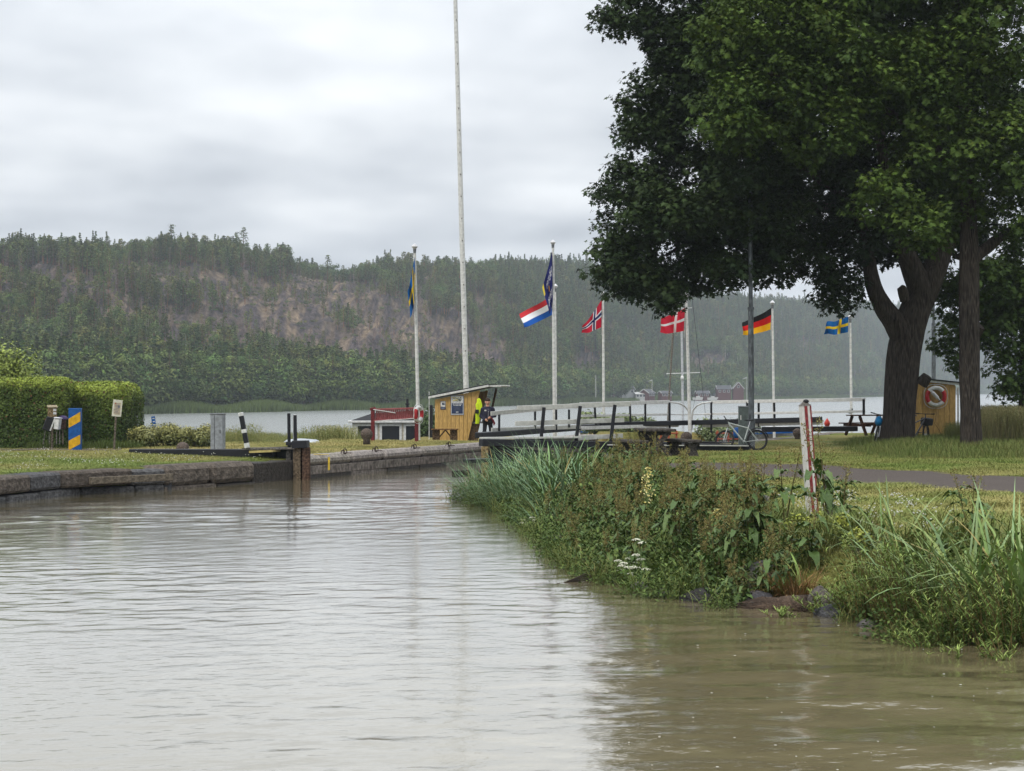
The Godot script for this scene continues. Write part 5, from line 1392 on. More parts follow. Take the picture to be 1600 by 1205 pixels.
func build_flags():
	pole("white flagpole with a limp blue and yellow flag, before the houseboat", 62.5, Vector2(647.8, 391), Vector2(653, 640), 0.095, 0.14)
	flag("sweden", "flag", "limp blue flag with yellow cross hanging along the flagpole by the houseboat", 62.5, Vector2(648.5, 397), Vector2(650.5, 458), Vector2(637.5, 455), Vector2(640.5, 498), 2.6, 0.16)
	var mast: Node3D = pole("very tall leaning pale mast running out of the top of the view behind the kiosk", 75.0, Vector2(707, -160), Vector2(728.2, 606), 0.16, 0.25, false)
	var b := Mb.new()
	for k in 22:
		var p := at(728.2, 606, 75).lerp(at(707, -160, 75), 0.03 + k * 0.045)
		b.bx(p.x + 0.02, p.y, p.z + lerpf(0.118, 0.08, k / 22.0), 0.04, 0.06, 0.03)
	partw("step_bolt", b, mats["grey_planks"], mast)
	pole("tall white flagpole in the middle carrying the dark blue canal flag", 70.0, Vector2(864, 384), Vector2(866.2, 640), 0.1, 0.15)
	flag("canal", "flag", "hanging dark blue flag with white letters beside the middle flagpole", 70.0, Vector2(863.2, 389), Vector2(864.5, 474), Vector2(848, 448), Vector2(858, 490), 1.2, 0.2)
	pole("white flagpole close behind the middle one, shorter, with the red white blue flag", 78.0, Vector2(867.8, 452), Vector2(868.8, 655), 0.07, 0.1)
	flag("netherlands", "flag", "red white and blue striped flag blowing left below the dark blue flag", 78.0, Vector2(866.5, 458), Vector2(867.5, 489), Vector2(812, 490), Vector2(819, 511), 1.1, 0.2)
	pole("white flagpole with the red flag bearing a blue and white cross", 78.0, Vector2(942.3, 464), Vector2(943.3, 660), 0.09, 0.13)
	flag("norway", "flag", "red flag with blue and white cross drooping left from its pole", 78.0, Vector2(940.2, 468), Vector2(939.6, 511), Vector2(911, 509), Vector2(908, 521), 1.6, 0.3)
	pole("white flagpole rising just right of the sailboat mast under the tree", 68.5, Vector2(1072.5, 466), Vector2(1078.8, 700), 0.1, 0.16)
	flag("denmark", "flag", "red flag with white cross half hidden under the tree's leaves", 68.5, Vector2(1070.5, 481), Vector2(1068.5, 517), Vector2(1034, 496), Vector2(1031, 520), 1.4, 0.3)
	pole("white flagpole right of the grey lamp post with the black red yellow flag", 75.0, Vector2(1207, 478), Vector2(1209.5, 660), 0.09, 0.13)
	flag("germany", "flag", "black red and yellow striped flag passing behind the grey lamp post", 75.0, Vector2(1205.4, 481), Vector2(1204, 515), Vector2(1160.5, 503), Vector2(1160.5, 523.5), 1.3, 0.25)
	pole("white flagpole nearest the big trunk with the blue and yellow flag", 73.0, Vector2(1328.8, 500), Vector2(1330.5, 660), 0.085, 0.12)
	flag("sweden", "flag", "blue flag with yellow cross below the leaves left of the big trunk", 73.0, Vector2(1326, 494), Vector2(1325, 519), Vector2(1293, 503), Vector2(1287, 522), 1.9, 0.4)

# ---------- right bank ----------
func picnic_table(label: String, p: Vector3, turn: float, w: float, h: float):
	var o := thing("picnic_table", label, "table", p, turn, "weathered tables on the right bank")
	var old := wood("weathered_oak", lin(0.13, 0.115, 0.1)); var dark := wood("dark_oak", lin(0.075, 0.066, 0.057))  # cross bars get a darker oak than planks and legs
	for k in 5:
		var b := Mb.new(); b.box(Transform3D(Basis(Vector3(0, 0, 1), rf(-0.02, 0.02)), Vector3((k - 2) * w / 5.0, h - 0.035 + rf(-0.008, 0.008), rf(-0.03, 0.03))), Vector3(w / 5.0 - 0.012, 0.07, 1.75), 0.012); part("plank", b, old, o)
	for z in [-0.68, 0.7]:
		for sd in [-1.0, 1.0]:
			var b := Mb.new(); b.bar(Vector3(-0.3 * sd, 0, z + sd * 0.035), Vector3(0.25 * sd, h - 0.08, z + sd * 0.035), 0.07, 0.12, 0.006); part("leg", b, old, o)
		var b := Mb.new(); b.bx(0, h - 0.12, z, w * 0.72, 0.1, 0.07, 0.008); part("cross_bar", b, dark, o)
	return o
func heavy_bench(label: String, p: Vector3, turn: float, h := 0.46):
	var o := thing("bench", label, "bench", p, turn, "weathered benches on the right bank")
	var old: Material = mats["weathered_oak"]; var dark: Material = mats["dark_oak"]
	for k in 2:
		var b := Mb.new(); b.bx((k - 0.5) * 0.23, h - 0.035 + rf(-0.006, 0.006), 0, 0.22, 0.07, 1.7, 0.012); part("plank", b, old, o)
	for z in [-0.6, 0.62]:
		var b := Mb.new(); b.prism([Vector2(-0.2, 0), Vector2(0.2, 0), Vector2(0.1, h * 0.55), Vector2(0.17, h - 0.08), Vector2(-0.17, h - 0.08), Vector2(-0.1, h * 0.55)], Transform3D(Basis(), Vector3(0, 0, z)), 0.09); part("leg", b, old, o)
		b = Mb.new(); b.bx(0, h - 0.13, z + 0.045, 0.42, 0.09, 0.07); part("cross_bar", b, dark, o)
	return o

func bicycle(label: String, p: Vector3, turn: float, lean: float, steer: float, frame_m: Material, group := "") -> Node3D:
	var o := thing("bicycle", label, "bicycle", p, 0.0, group)
	o.basis = Basis(Vector3.UP, turn) * Basis(Vector3(1, 0, 0), lean)
	var tyre := mat("tyre_rubber", lin(0.014, 0.014, 0.014), 0.85); var metal := mat("bike_metal", lin(0.45, 0.45, 0.46), 0.35, {"metal": 0.8}); var blk: Material = mats["black_steel"]
	var R := 0.345
	var rear := Vector3(0.54, R, 0); var front := Vector3(-0.54, R, 0)
	var head := Vector3(-0.36, 0.82, 0); var headtop := Vector3(-0.395, 0.93, 0)
	var st := Basis(Vector3(0.3, 0.95, 0).normalized(), steer)
	var sp := func(q: Vector3) -> Vector3: return head + st * (q - head)
	for k in 2:
		var wc := rear if k == 0 else front
		var b := Mb.new(); var t := Transform3D(Basis(), wc)
		if k == 1: t = Transform3D(st, sp.call(front))
		b.torus(t, R - 0.025, 0.027, 0, TAU, 36, 8); var w := part("wheel", b, tyre, o)
		b = Mb.new(); b.torus(t, R - 0.06, 0.011, 0, TAU, 36, 6); part("rim", b, blk, w)
		b = Mb.new()
		for m in 24:
			var an := TAU * m / 24.0; b.tube([t * (Vector3(cos(an + 0.3), sin(an + 0.3), 0) * 0.025 + Vector3(0, 0, 0.02 if m % 2 else -0.02)), t * Vector3(cos(an) * (R - 0.065), sin(an) * (R - 0.065), 0)], [0.002], 3, false)
		b.tube([t * Vector3(0, 0, -0.05), t * Vector3(0, 0, 0.05)], [0.022], 8); part("spokes", b, metal, w)
	var bb := Vector3(0.1, 0.29, 0); var seat_t := Vector3(0.27, 0.8, 0)
	var b := Mb.new()
	b.tube([head, headtop], [0.024], 8); b.tube([headtop + Vector3(0.01, -0.03, 0), seat_t + Vector3(-0.02, -0.07, 0)], [0.021], 8); b.tube([head + Vector3(0, 0.02, 0), bb], [0.026], 8); b.tube([bb, seat_t], [0.021], 8)
	for z in [-0.06, 0.06]:
		b.tube([rear + Vector3(0, 0, z), bb + Vector3(0.02, 0, z * 0.5)], [0.011], 6); b.tube([rear + Vector3(0, 0, z), seat_t + Vector3(-0.02, -0.06, z * 0.3)], [0.01], 6)
	part("frame", b, frame_m, o)
	b = Mb.new()
	for z in [-0.06, 0.06]: b.tube([sp.call(front + Vector3(0, 0, z)), sp.call(head + Vector3(-0.05, -0.1, z))], [0.017, 0.022], 6)
	b.tube([sp.call(head + Vector3(-0.05, -0.1, -0.06)), sp.call(head + Vector3(-0.05, -0.1, 0.06))], [0.022], 6); part("fork", b, frame_m, o)
	b = Mb.new(); b.tube([headtop, sp.call(headtop + Vector3(-0.07, 0.08, 0))], [0.018], 6)
	var hc: Vector3 = headtop + Vector3(-0.06, 0.08, 0)
	b.tube([sp.call(hc + Vector3(0.06, 0.03, -0.31)), sp.call(hc + Vector3(0, 0.02, -0.08)), sp.call(hc + Vector3(0, 0.02, 0.08)), sp.call(hc + Vector3(0.06, 0.03, 0.31))], [0.014], 6); var hbar := part("handlebar", b, blk, o)
	for z in [-1.0, 1.0]:
		b = Mb.new(); b.tube([sp.call(hc + Vector3(0.035, 0.025, 0.2 * z)), sp.call(hc + Vector3(0.065, 0.032, 0.33 * z))], [0.02], 6); part("grip", b, tyre, hbar)
	b = Mb.new(); b.tube([seat_t, seat_t + Vector3(0.05, 0.16, 0)], [0.014], 6); part("seat_post", b, metal, o)
	b = Mb.new(); b.ball(seat_t + Vector3(0.09, 0.185, 0), Vector3(0.1, 0.028, 0.075), 12, 6); b.ball(seat_t + Vector3(-0.03, 0.19, 0), Vector3(0.13, 0.022, 0.03), 12, 6); part("saddle", b, blk, o)
	b = Mb.new(); b.torus(Transform3D(Basis(), bb + Vector3(0, 0, 0.06)), 0.085, 0.008, 0, TAU, 20, 5); b.tube([bb + Vector3(0, 0, 0.07), bb + Vector3(0.05, -0.16, 0.09)], [0.011], 5); b.tube([bb + Vector3(0, 0, -0.07), bb + Vector3(-0.05, 0.16, -0.09)], [0.011], 5); b.bx(bb.x + 0.05, bb.y - 0.16, 0.14, 0.09, 0.02, 0.08); b.bx(bb.x - 0.05, bb.y + 0.16, -0.14, 0.09, 0.02, 0.08); part("crank", b, blk, o)
	b = Mb.new(); b.torus(Transform3D(Basis(), rear), R + 0.035, 0.02, 0.25, 2.5, 16, 6); part("mudguard", b, blk, o)
	return o

func build_right_side():
	var white: Material = mats["white_paint"]; var black: Material = mats["black_steel"]
	var zinc := mat("galvanised_pole", lin(0.2, 0.225, 0.245), 0.45, {"tex": "blotch", "tri": Vector3(1, 0.3, 1), "metal": 0.3})
	# tables and benches, weathered oak
	picnic_table("weathered grey picnic table with crossed legs, left of the mossy one", on(931, 46.6, -0.02), 0.12, 0.8, 0.72)
	picnic_table("thick topped mossy picnic table between two benches, right of the other table", on(1023, 45.6, 0.02), 0.1, 0.86, 0.74)
	heavy_bench("old plank bench beside the left weathered table", on(974, 47.6, 0), 0.15, 0.47)
	heavy_bench("old plank bench on the left side of the mossy table", on(986, 45.0, -0.02), 0.25, 0.48)
	heavy_bench("old plank bench on the right side of the mossy table", on(1066, 45.4, 0), 0.3, 0.48)
	stone_ball(1072.5, 683, 18, 57.0, "round brown stone ball by the foot of the white flagpole in the lock")
	stone_ball(1246, 677, 15, 61.0, "dark stone bollard with a neck, left of the red and white post", true)
	# lamp post, tall
	var d := 50.2
	var o := thing("lamp_post", "tall grey steel lamp post behind the bicycle, its top hidden in the tree", "lamp post", at(1174, 704, d))
	var b := Mb.new(); b.tube([at(1174, 706, d), at(1174, 655, d)], [0.115], 14); part("base", b, zinc, o).position = -o.position
	b = Mb.new(); b.tube([at(1174, 656, d), at(1173.2, 480, d)], [0.088, 0.082], 14); partw("pole", b, zinc, o)
	b = Mb.new(); b.tube([at(1173.2, 482, d), at(1172, 150, d), at(1171.5, 90, d)], [0.064, 0.058, 0.055], 12); partw("pole", b, zinc, o)
	b = Mb.new(); b.tube([at(1173.2, 484, d), at(1173.2, 480, d)], [0.1], 14); partw("collar", b, zinc, o)
	b = Mb.new(); b.bar(at(1171.5, 90, d), at(1150, 80, d), 0.2, 0.1, 0.03); partw("lamp_head", b, zinc, o)
	d = 73.0
	o = thing("lamp_post", "thin grey lamp post rising behind the ochre hut", "lamp post", at(1459, 640, d))
	b = Mb.new(); b.tube([at(1459, 680, d), at(1459, 505, d)], [0.1, 0.09], 12); partw("pole", b, zinc, o)
	b = Mb.new(); b.tube([at(1459, 506, d), at(1458, 330, d)], [0.06, 0.05], 10); partw("pole", b, zinc, o)
	b = Mb.new(); b.bar(at(1458, 331, d), at(1440, 326, d), 0.2, 0.1, 0.03); partw("lamp_head", b, zinc, o)
	# cabinet beside the lamp post
	d = 51.6
	var s := d / FPX
	o = thing("electric_cabinet", "grey green two door electric cabinet next to the tall lamp post", "cabinet", at(1162.5, 702, d), -0.05)
	var gg := paint("grey_green", lin(0.1, 0.125, 0.12))
	b = Mb.new(); b.bx(0, 0.66, 0, 0.33, 1.3, 0.3, 0.006); part("body", b, gg, o)
	for k in [-1.0, 1.0]:
		b = Mb.new(); b.bx(k * 0.08, 0.7, 0.155, 0.15, 1.14, 0.012, 0.004); part("door", b, gg, o)
	b = Mb.new(); b.bx(0, 1.325, 0, 0.37, 0.03, 0.34, 0.006); part("lid", b, mats["galvanised_grey"], o)
	b = Mb.new(); b.bx(-0.11, 0.98, 0.165, 0.03, 0.14, 0.01); part("white_sticker", b, white, o)
	b = Mb.new(); b.lathe([Vector2(0, 0), Vector2(0.13, 0), Vector2(0.15, 0.1), Vector2(0.15, 0.26), Vector2(0.12, 0.34), Vector2(0, 0.36)], 14); single("blue_barrel", b, mats["signal_blue"], "small bright blue plastic barrel left of the electric cabinet", "barrel", at(1153, 685, 53.5))
	var mb: Node3D = bicycle("pale mountain bicycle with dark tyres leaning at the lamp post", on(1158, 49.8, 0.0), 0.12, -0.08, -0.75, mat("mint_frame", lin(0.34, 0.37, 0.355), 0.3), "")
	mb.scale = Vector3.ONE * 0.93
	# bicycles behind the trunk
	var bk := bicycle("dark bicycle with a bright blue bag leaning on the left side of the big trunk", on(1376, 53.0, 0.02), 1.05, 0.12, 0.2, mat("white_frame", lin(0.55, 0.56, 0.58), 0.35), "")
	b = Mb.new(); b.ball(Vector3(-0.5, 0.82, 0.0), Vector3(0.1, 0.17, 0.12), 12, 8); part("blue_bag", b, paint("bag_blue", lin(0.01, 0.24, 0.55)), bk)
	bk = bicycle("black bicycle with front basket showing right of the big trunk", on(1431, 54.5, 0.0), PI + 0.75, -0.12, 0.3, mat("dark_frame", lin(0.03, 0.03, 0.035), 0.35), "")
	b = Mb.new(); b.bx(-0.5, 0.78, 0.0, 0.28, 0.24, 0.34, 0.03); part("basket", b, mats["tyre_rubber"], bk)
	# red brown picnic table by the lake
	d = 62.0
	o = thing("picnic_table", "red brown picnic table with attached benches left of the big trunk", "table", Vector3(wx(1358, d), wy(680, d), -d), 0.45)
	var rb := wood("red_brown_stain", lin(0.125, 0.055, 0.03))
	for k in 4:
		b = Mb.new(); b.bx(0, 0.74, (k - 1.5) * 0.18, 1.6, 0.04, 0.165, 0.008); part("plank", b, rb, o)
	for z in [-0.68, 0.68]:
		b = Mb.new(); b.bx(0, 0.44, z, 1.6, 0.04, 0.26, 0.008); part("seat", b, rb, o)
	for x in [-0.6, 0.6]:
		for sd in [-1.0, 1.0]:
			b = Mb.new(); b.bar(Vector3(x, 0, sd * 0.62), Vector3(x, 0.71, sd * 0.22), 0.09, 0.09, 0.006); part("leg", b, rb, o)
		b = Mb.new(); b.bar(Vector3(x + 0.05, 0.38, -0.8), Vector3(x + 0.05, 0.38, 0.8), 0.05, 0.1); part("cross_bar", b, rb, o)
	b = Mb.new(); b.lathe([Vector2(0, -0.12), Vector2(0.08, -0.1), Vector2(0.12, 0), Vector2(0.1, 0.07), Vector2(0.05, 0.14), Vector2(0.0, 0.22)], 14); single("marker_buoy", b, paint("buoy_bright", lin(0.65, 0.06, 0.04)), "small red marker buoy beyond the black beam", "buoy", at(1292.5, 662, 64.0))
	# small far sign on the shore pole
	b = Mb.new(); b.bx(0, 0, 0, 0.14, 0.16, 0.02); b.bx(0.09, 0.04, 0.0, 0.05, 0.2, 0.02); single("pole_sign", b, black, "tiny dark plate on the flagpole left of the big trunk", "plate", at(1328.5, 643.5, 72.8))
	# red and white marker post on the near bank
	d = 23.6; s = d / FPX
	var bot := on(1271, d, -0.1); var top := at(1257.5, 634, d)
	o = thing("marker_post", "leaning square canal marker post striped red and white among the plants", "post", bot)
	var up := (top - bot).normalized(); var rt := up.cross(Vector3(0.35, 0, 1)).normalized(); var fw := rt.cross(up).normalized()
	var l := bot.distance_to(top); var bs := Basis(rt, up, fw)
	var wht := mat("worn_white", lin(0.68, 0.66, 0.62), 0.6, {"tex": "soft", "tri": Vector3(5, 1.2, 5), "spec": 0.3}); var rd := mat("worn_red", lin(0.42, 0.05, 0.055), 0.6, {"tex": "blotch", "tri": Vector3(5, 1.5, 5)})
	var pb := Transform3D(bs, Vector3.ZERO)
	b = Mb.new(); b.box(pb * Transform3D(Basis(), Vector3(0, l * 0.5, 0)), Vector3(0.135, l, 0.12), 0.005); part("post", b, wht, o)
	for q in [[-0.018, 0.046, 0.0605], [0.057, 0.022, 0.0605]]:
		b = Mb.new(); b.box(pb * Transform3D(Basis(), Vector3(q[0], l * 0.5, q[2])), Vector3(q[1], l - 0.01, 0.006)); part("red_stripe", b, rd, o)
	b = Mb.new(); b.box(pb * Transform3D(Basis(), Vector3(0.068, l * 0.5, 0)), Vector3(0.006, l - 0.01, 0.09)); part("red_side", b, mat("faded_brown_red", lin(0.24, 0.09, 0.075), 0.7, {"tex": "blotch", "tri": Vector3(5, 1.5, 5)}), o)
	b = Mb.new()
	var c1 := pb * Vector3(0, l + 0.075, 0); var cs := []
	for q in [[-1, 1], [1, 1], [1, -1], [-1, -1]]: cs.append(pb * Vector3(q[0] * 0.072, l, q[1] * 0.065))
	for k in 4: b.tri(cs[k], cs[(k + 1) % 4], c1)
	part("pointed_top", b, wood("grey_planks", Color.WHITE), o)
	b = Mb.new(); b.ball(pb * Vector3(0.02, l + 0.06, 0.01), Vector3(0.045, 0.03, 0.04), 8, 6); part("knot", b, black, o)
	b = Mb.new(); b.bar(Vector3(0, -0.2, 0), Vector3(-0.02, 0.62, 0), 0.1, 0.09, 0.01); single("wooden_stake", b, mats["weathered_oak"], "short grey wooden stake right of the red and white post", "stake", on(1296, 23.8))
	# bird
	b = Mb.new(); b.ball(Vector3.ZERO, Vector3(0.05, 0.03, 0.11), 8, 6); b.tri(Vector3(0, 0.02, 0.05), Vector3(0, 0.02, -0.04), Vector3(0.2, 0.09, 0.02)); b.tri(Vector3(0, 0.02, -0.04), Vector3(0, 0.02, 0.05), Vector3(-0.2, 0.07, 0.03)); b.tri(Vector3(-0.03, 0, -0.1), Vector3(0.03, 0, -0.1), Vector3(0, 0, -0.2))
	single("bird", b, black, "tiny dark bird flying left of the tree crown", "bird", at(969, 149, 85.0), 0.8)
	for q in [[985, 74.0, 1.5, 1.7, "green bush behind the far left railing on the lake bank"], [1128, 73.0, 1.9, 1.6, "pale flowering bush behind the far right railing"], [925, 75.5, 1.1, 1.2, "small bush at the lake side behind the leaning black posts"]]:
		var p := on(q[0], q[1], -0.2)
		shrub("lakeside_bush", q[4], p, Vector3(q[2] * 0.8, maxf(wy(640, q[1]) - p.y, 0.5) * 0.62, 0.8), 4500, Color(0.07, 0.1, 0.03), Color(0.2, 0.24, 0.1), 0.07, "bushes on the lake bank")
	shrub("lakeside_bush", "dark bush behind the left edge of the kiosk", on(672, 80.0, -0.3), Vector3(0.8, 1.0, 0.8), 3500, Color(0.03, 0.055, 0.02), Color(0.07, 0.11, 0.03), 0.07, "bushes on the lake bank")

func build_far_houses():
	var white := paint("house_white", lin(0.5, 0.5, 0.48)); var red := paint("house_red", lin(0.095, 0.028, 0.024)); var roof := paint("house_roof", lin(0.055, 0.055, 0.06)); var glass := mat("house_glass", lin(0.03, 0.035, 0.04), 0.15)
	var L := [
		["white house with pale gable roof on the far shore, left of the others", 975, 745.0, 10.5, 3.0, 3.0, white, 0.55, true],
		["small white fronted boathouse on the far shore beside the tall white house", 999, 745.0, 6.0, 1.9, 1.2, white, 0.2, false],
		["red cottage with white trimmed gable left of a small flagpole on the far shore", 1011, 745.0, 6.5, 2.3, 2.2, red, 0.9, true],
		["low red shed on the far shore, half hidden by the leaning spar", 1039, 760.0, 6.5, 2.2, 1.3, red, 0.25, false],
		["low dark boathouse with red front at the water's edge of the far shore", 1097, 800.0, 8.0, 2.2, 1.6, red, 0.1, false],
		["long red house on the far shore joined to a tall gable", 1130, 830.0, 9.0, 3.2, 2.4, red, 0.08, true],
		["red house with tall steep white trimmed gable near the lamp post", 1153, 830.0, 5.6, 3.6, 4.0, red, PI / 2, true]]
	for q in L:
		var d: float = q[2]
		var y0 := {975: 616.0, 999: 621.0, 1011: 620.0, 1039: 620.0, 1097: 620.0, 1130: 615.5, 1153: 615.0}
		var o := thing("house", q[0], "house", at(q[1], y0[q[1]], d), q[7])
		var w: float = q[3] * 0.74; var h: float = q[4] * 0.74; var rh: float = q[5] * 0.74; var dp := 5.2
		var b := Mb.new(); b.bx(0, h * 0.5 - 2.0, 0, w, h + 4.0, dp); b.prism([Vector2(-dp * 0.5, h), Vector2(dp * 0.5, h), Vector2(0, h + rh)], Transform3D(Basis(Vector3.UP, PI / 2), Vector3(-w * 0.5, 0, 0)), w)
		part("wall", b, q[6], o)
		b = Mb.new()
		for sd in [-1.0, 1.0]: b.bar(Vector3(0, h + rh * 0.5 + 0.06, sd * dp * 0.25 + 0.001), Vector3(0, h + rh * 0.5 + 0.06, sd * dp * 0.25), 0.01, 0.01)
		b = Mb.new()
		var e := 0.35
		for sd in [-1.0, 1.0]:
			var a0 := Vector3(-w * 0.5 - e, h + rh + 0.12, 0); var a1 := Vector3(w * 0.5 + e, h + rh + 0.12, 0); var lowz: float = sd * (dp * 0.5 + e); var ly := h - rh * e / (dp * 0.5) + 0.12
			b.quad(Vector3(-w * 0.5 - e, ly, lowz), Vector3(w * 0.5 + e, ly, lowz), a1, a0)
		part("roof", b, roof if q[8] or q[6] == red else white, o)
		b = Mb.new()
		for xx in [-w * 0.5 - e, w * 0.5 + e]:
			for sd in [-1.0, 1.0]: b.bar(Vector3(xx, h - rh * e / (dp * 0.5) + 0.05, sd * (dp * 0.5 + e)), Vector3(xx, h + rh + 0.05, 0), 0.12, 0.35)
		part("bargeboard", b, white, o)
		for k in 3:
			b = Mb.new(); b.bx(lerpf(-w * 0.33, w * 0.33, k / 2.0), h * 0.55, dp * 0.5 + 0.03, 1.15, 1.25, 0.06); var f := part("window", b, white, o)
			b = Mb.new(); b.bx(lerpf(-w * 0.33, w * 0.33, k / 2.0), h * 0.55, dp * 0.5 + 0.07, 0.8, 0.95, 0.04); part("pane", b, glass, f)
		for sx in [-1.0, 1.0]:
			if rh > 2.0:
				b = Mb.new(); b.bx(sx * (w * 0.5 + 0.04), h + rh * 0.25, 0, 0.06, 1.3, 1.1); var f := part("gable_window", b, white, o)
				b = Mb.new(); b.bx(sx * (w * 0.5 + 0.09), h + rh * 0.25, 0, 0.04, 1.0, 0.8); part("pane", b, glass, f)
	for q in [[931, 586, 618, 640.0, "thin pale flagpole on the far shore left of the houses"], [1019, 593, 623, 744.0, "small flagpole with a white pennant on the far shore beside the red cottage"], [1167, 589, 624, 820.0, "small flagpole with a white pennant on the far shore beside the steep gable"]]:
		var o := thing("flagpole", q[4], "flagpole", at(q[0], q[2], q[3]))
		var b := Mb.new(); b.tube([at(q[0], q[2] + 3, q[3]), at(q[0], q[1], q[3])], [0.16, 0.12], 6); partw("pole", b, white, o)
		if q[0] > 1000:
			b = Mb.new(); b.tri(at(q[0], q[1], q[3]), at(q[0], q[1] + 2, q[3]), at(q[0] - 8, q[1] + 3.5, q[3] - 1.0)); partw("pennant", b, white, o)
	for q in [[1090, 624.5, 770.0, "white boat at the far shore below the dark boathouse"], [1113, 624.5, 775.0, "white boat at the far shore just right of the dark boathouse"]]:
		var o := thing("small_boat", q[3], "boat", at(q[0], q[1], q[2]), 0.0, "small white boats on the far shore")
		var b := Mb.new(); b.prism([Vector2(-2.4, 0.9), Vector2(-2.1, -0.2), Vector2(2.0, -0.2), Vector2(2.8, 1.1)], Transform3D(Basis(), Vector3(0, 0, -0.8)), 1.6); part("hull", b, white, o)
		b = Mb.new(); b.bx(0.2, 1.2, 0, 1.8, 0.7, 1.2, 0.15); part("cabin", b, white, o)

# ---------- the big trees on the right bank ----------
func maple_spray(size := 0.084, leaves := 40) -> Mb:
	var b := Mb.new()
	for k in leaves:
		var p := Vector3(rng.randfn() * 0.2, rng.randfn() * 0.13, rng.randfn() * 0.2)
		var nn := (Vector3(rng.randfn() * 0.5, 0.75, rng.randfn() * 0.5) + p * 1.6).normalized()
		var out := (Vector3(p.x, -0.12, p.z) + Vector3(rng.randfn(), rng.randfn() * 0.4, rng.randfn()) * 0.12).normalized()
		var f := (out - nn * out.dot(nn)).normalized(); var s := f.cross(nn)
		var g := rf(0.75, 1.3); b.col = Color(g * rf(0.9, 1.2), g, g * rf(0.8, 1.0))
		var z := size * rf(0.75, 1.25)
		var m := b.vert(p - nn * z * 0.12, nn)
		var ring := [[-0.8, -0.6], [-0.34, -0.05], [-1.1, 0.3], [-0.34, 0.4], [0.0, 1.25], [0.34, 0.4], [1.1, 0.3], [0.34, -0.05], [0.8, -0.6], [0.0, -0.3]]
		for q in ring: b.vert(p + s * q[0] * z + f * q[1] * z - nn * absf(q[0]) * z * 0.25, nn)
		for j in 10: b.ix.append_array([m, m + 1 + j, m + 1 + (j + 1) % 10])
	return b

func limb(b: Mb, pts: Array, d: float):   # [px, py, radius in px, depth offset]
	var cv := Curve3D.new(); var rad := []
	for q in pts: cv.add_point(at(q[0], q[1], d + q[3]))
	for k in pts.size():
		var t := (cv.get_point_position(mini(k + 1, pts.size() - 1)) - cv.get_point_position(maxi(k - 1, 0))) * 0.17
		cv.set_point_in(k, -t); cv.set_point_out(k, t)
	cv.bake_interval = 0.12
	var path := []; var n := int(cv.get_baked_length() / 0.14) + 2
	var offs := []
	for q in pts: offs.append(cv.get_closest_offset(at(q[0], q[1], d + q[3])))
	for i in n:
		var s := cv.get_baked_length() * i / (n - 1.0)
		path.append(cv.sample_baked(s, true))
		var k := 0
		while k < offs.size() - 2 and offs[k + 1] < s: k += 1
		rad.append(lerpf(pts[k][2], pts[k + 1][2], clampf((s - offs[k]) / maxf(offs[k + 1] - offs[k], 0.001), 0, 1)) / FPX * d)
	var first := b.v.size()
	b.tube(path, rad, 22)
	for i in range(first, b.v.size()):
		var p := b.v[i]
		b.v[i] += b.n[i] * (n_rock.get_noise_3d(p.x * 28.0, p.y * 9.0, p.z * 28.0) * 0.07)

func crown(o: Node3D, mesh: Mesh, m: Material, lobes: Array, d: float, dens: float, base: Color, tip: Color):
	var pl := []; var tc := []
	for L in lobes:
		var dd: float = d + L[4]
		var c := at(L[0], L[1], dd); var rx: float = L[2] / FPX * dd; var ry: float = L[3] / FPX * dd
		var rz := (rx + ry) * 0.62
		var n := int(dens * (rx * ry + ry * rz + rx * rz) / 3.0 * 37.0)
		for k in n:
			var dir := Vector3(rng.randfn(), rng.randfn(), rng.randfn()).normalized()
			var rr := 1.0 - 0.5 * pow(rng.randf(), 1.6)
			var wob := 1.0 + n_rock.get_noise_3d(dir.x * 45.0 + L[0], dir.y * 45.0 + L[1], dir.z * 45.0) * 0.55
			var p := c + dir * Vector3(rx, ry, rz) * rr * wob
			var bs := Basis(Vector3.UP, rf(0, TAU)) * Basis(Vector3(1, 0, 0), rf(-0.5, 0.5))
			pl.append(Transform3D(bs.scaled(Vector3.ONE * rf(0.8, 1.25)), p - o.position))
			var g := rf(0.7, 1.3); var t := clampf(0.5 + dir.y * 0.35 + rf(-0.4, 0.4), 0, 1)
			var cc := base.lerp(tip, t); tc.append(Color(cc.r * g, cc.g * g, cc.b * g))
	scatter("crown", mesh, m, pl, tc, o)

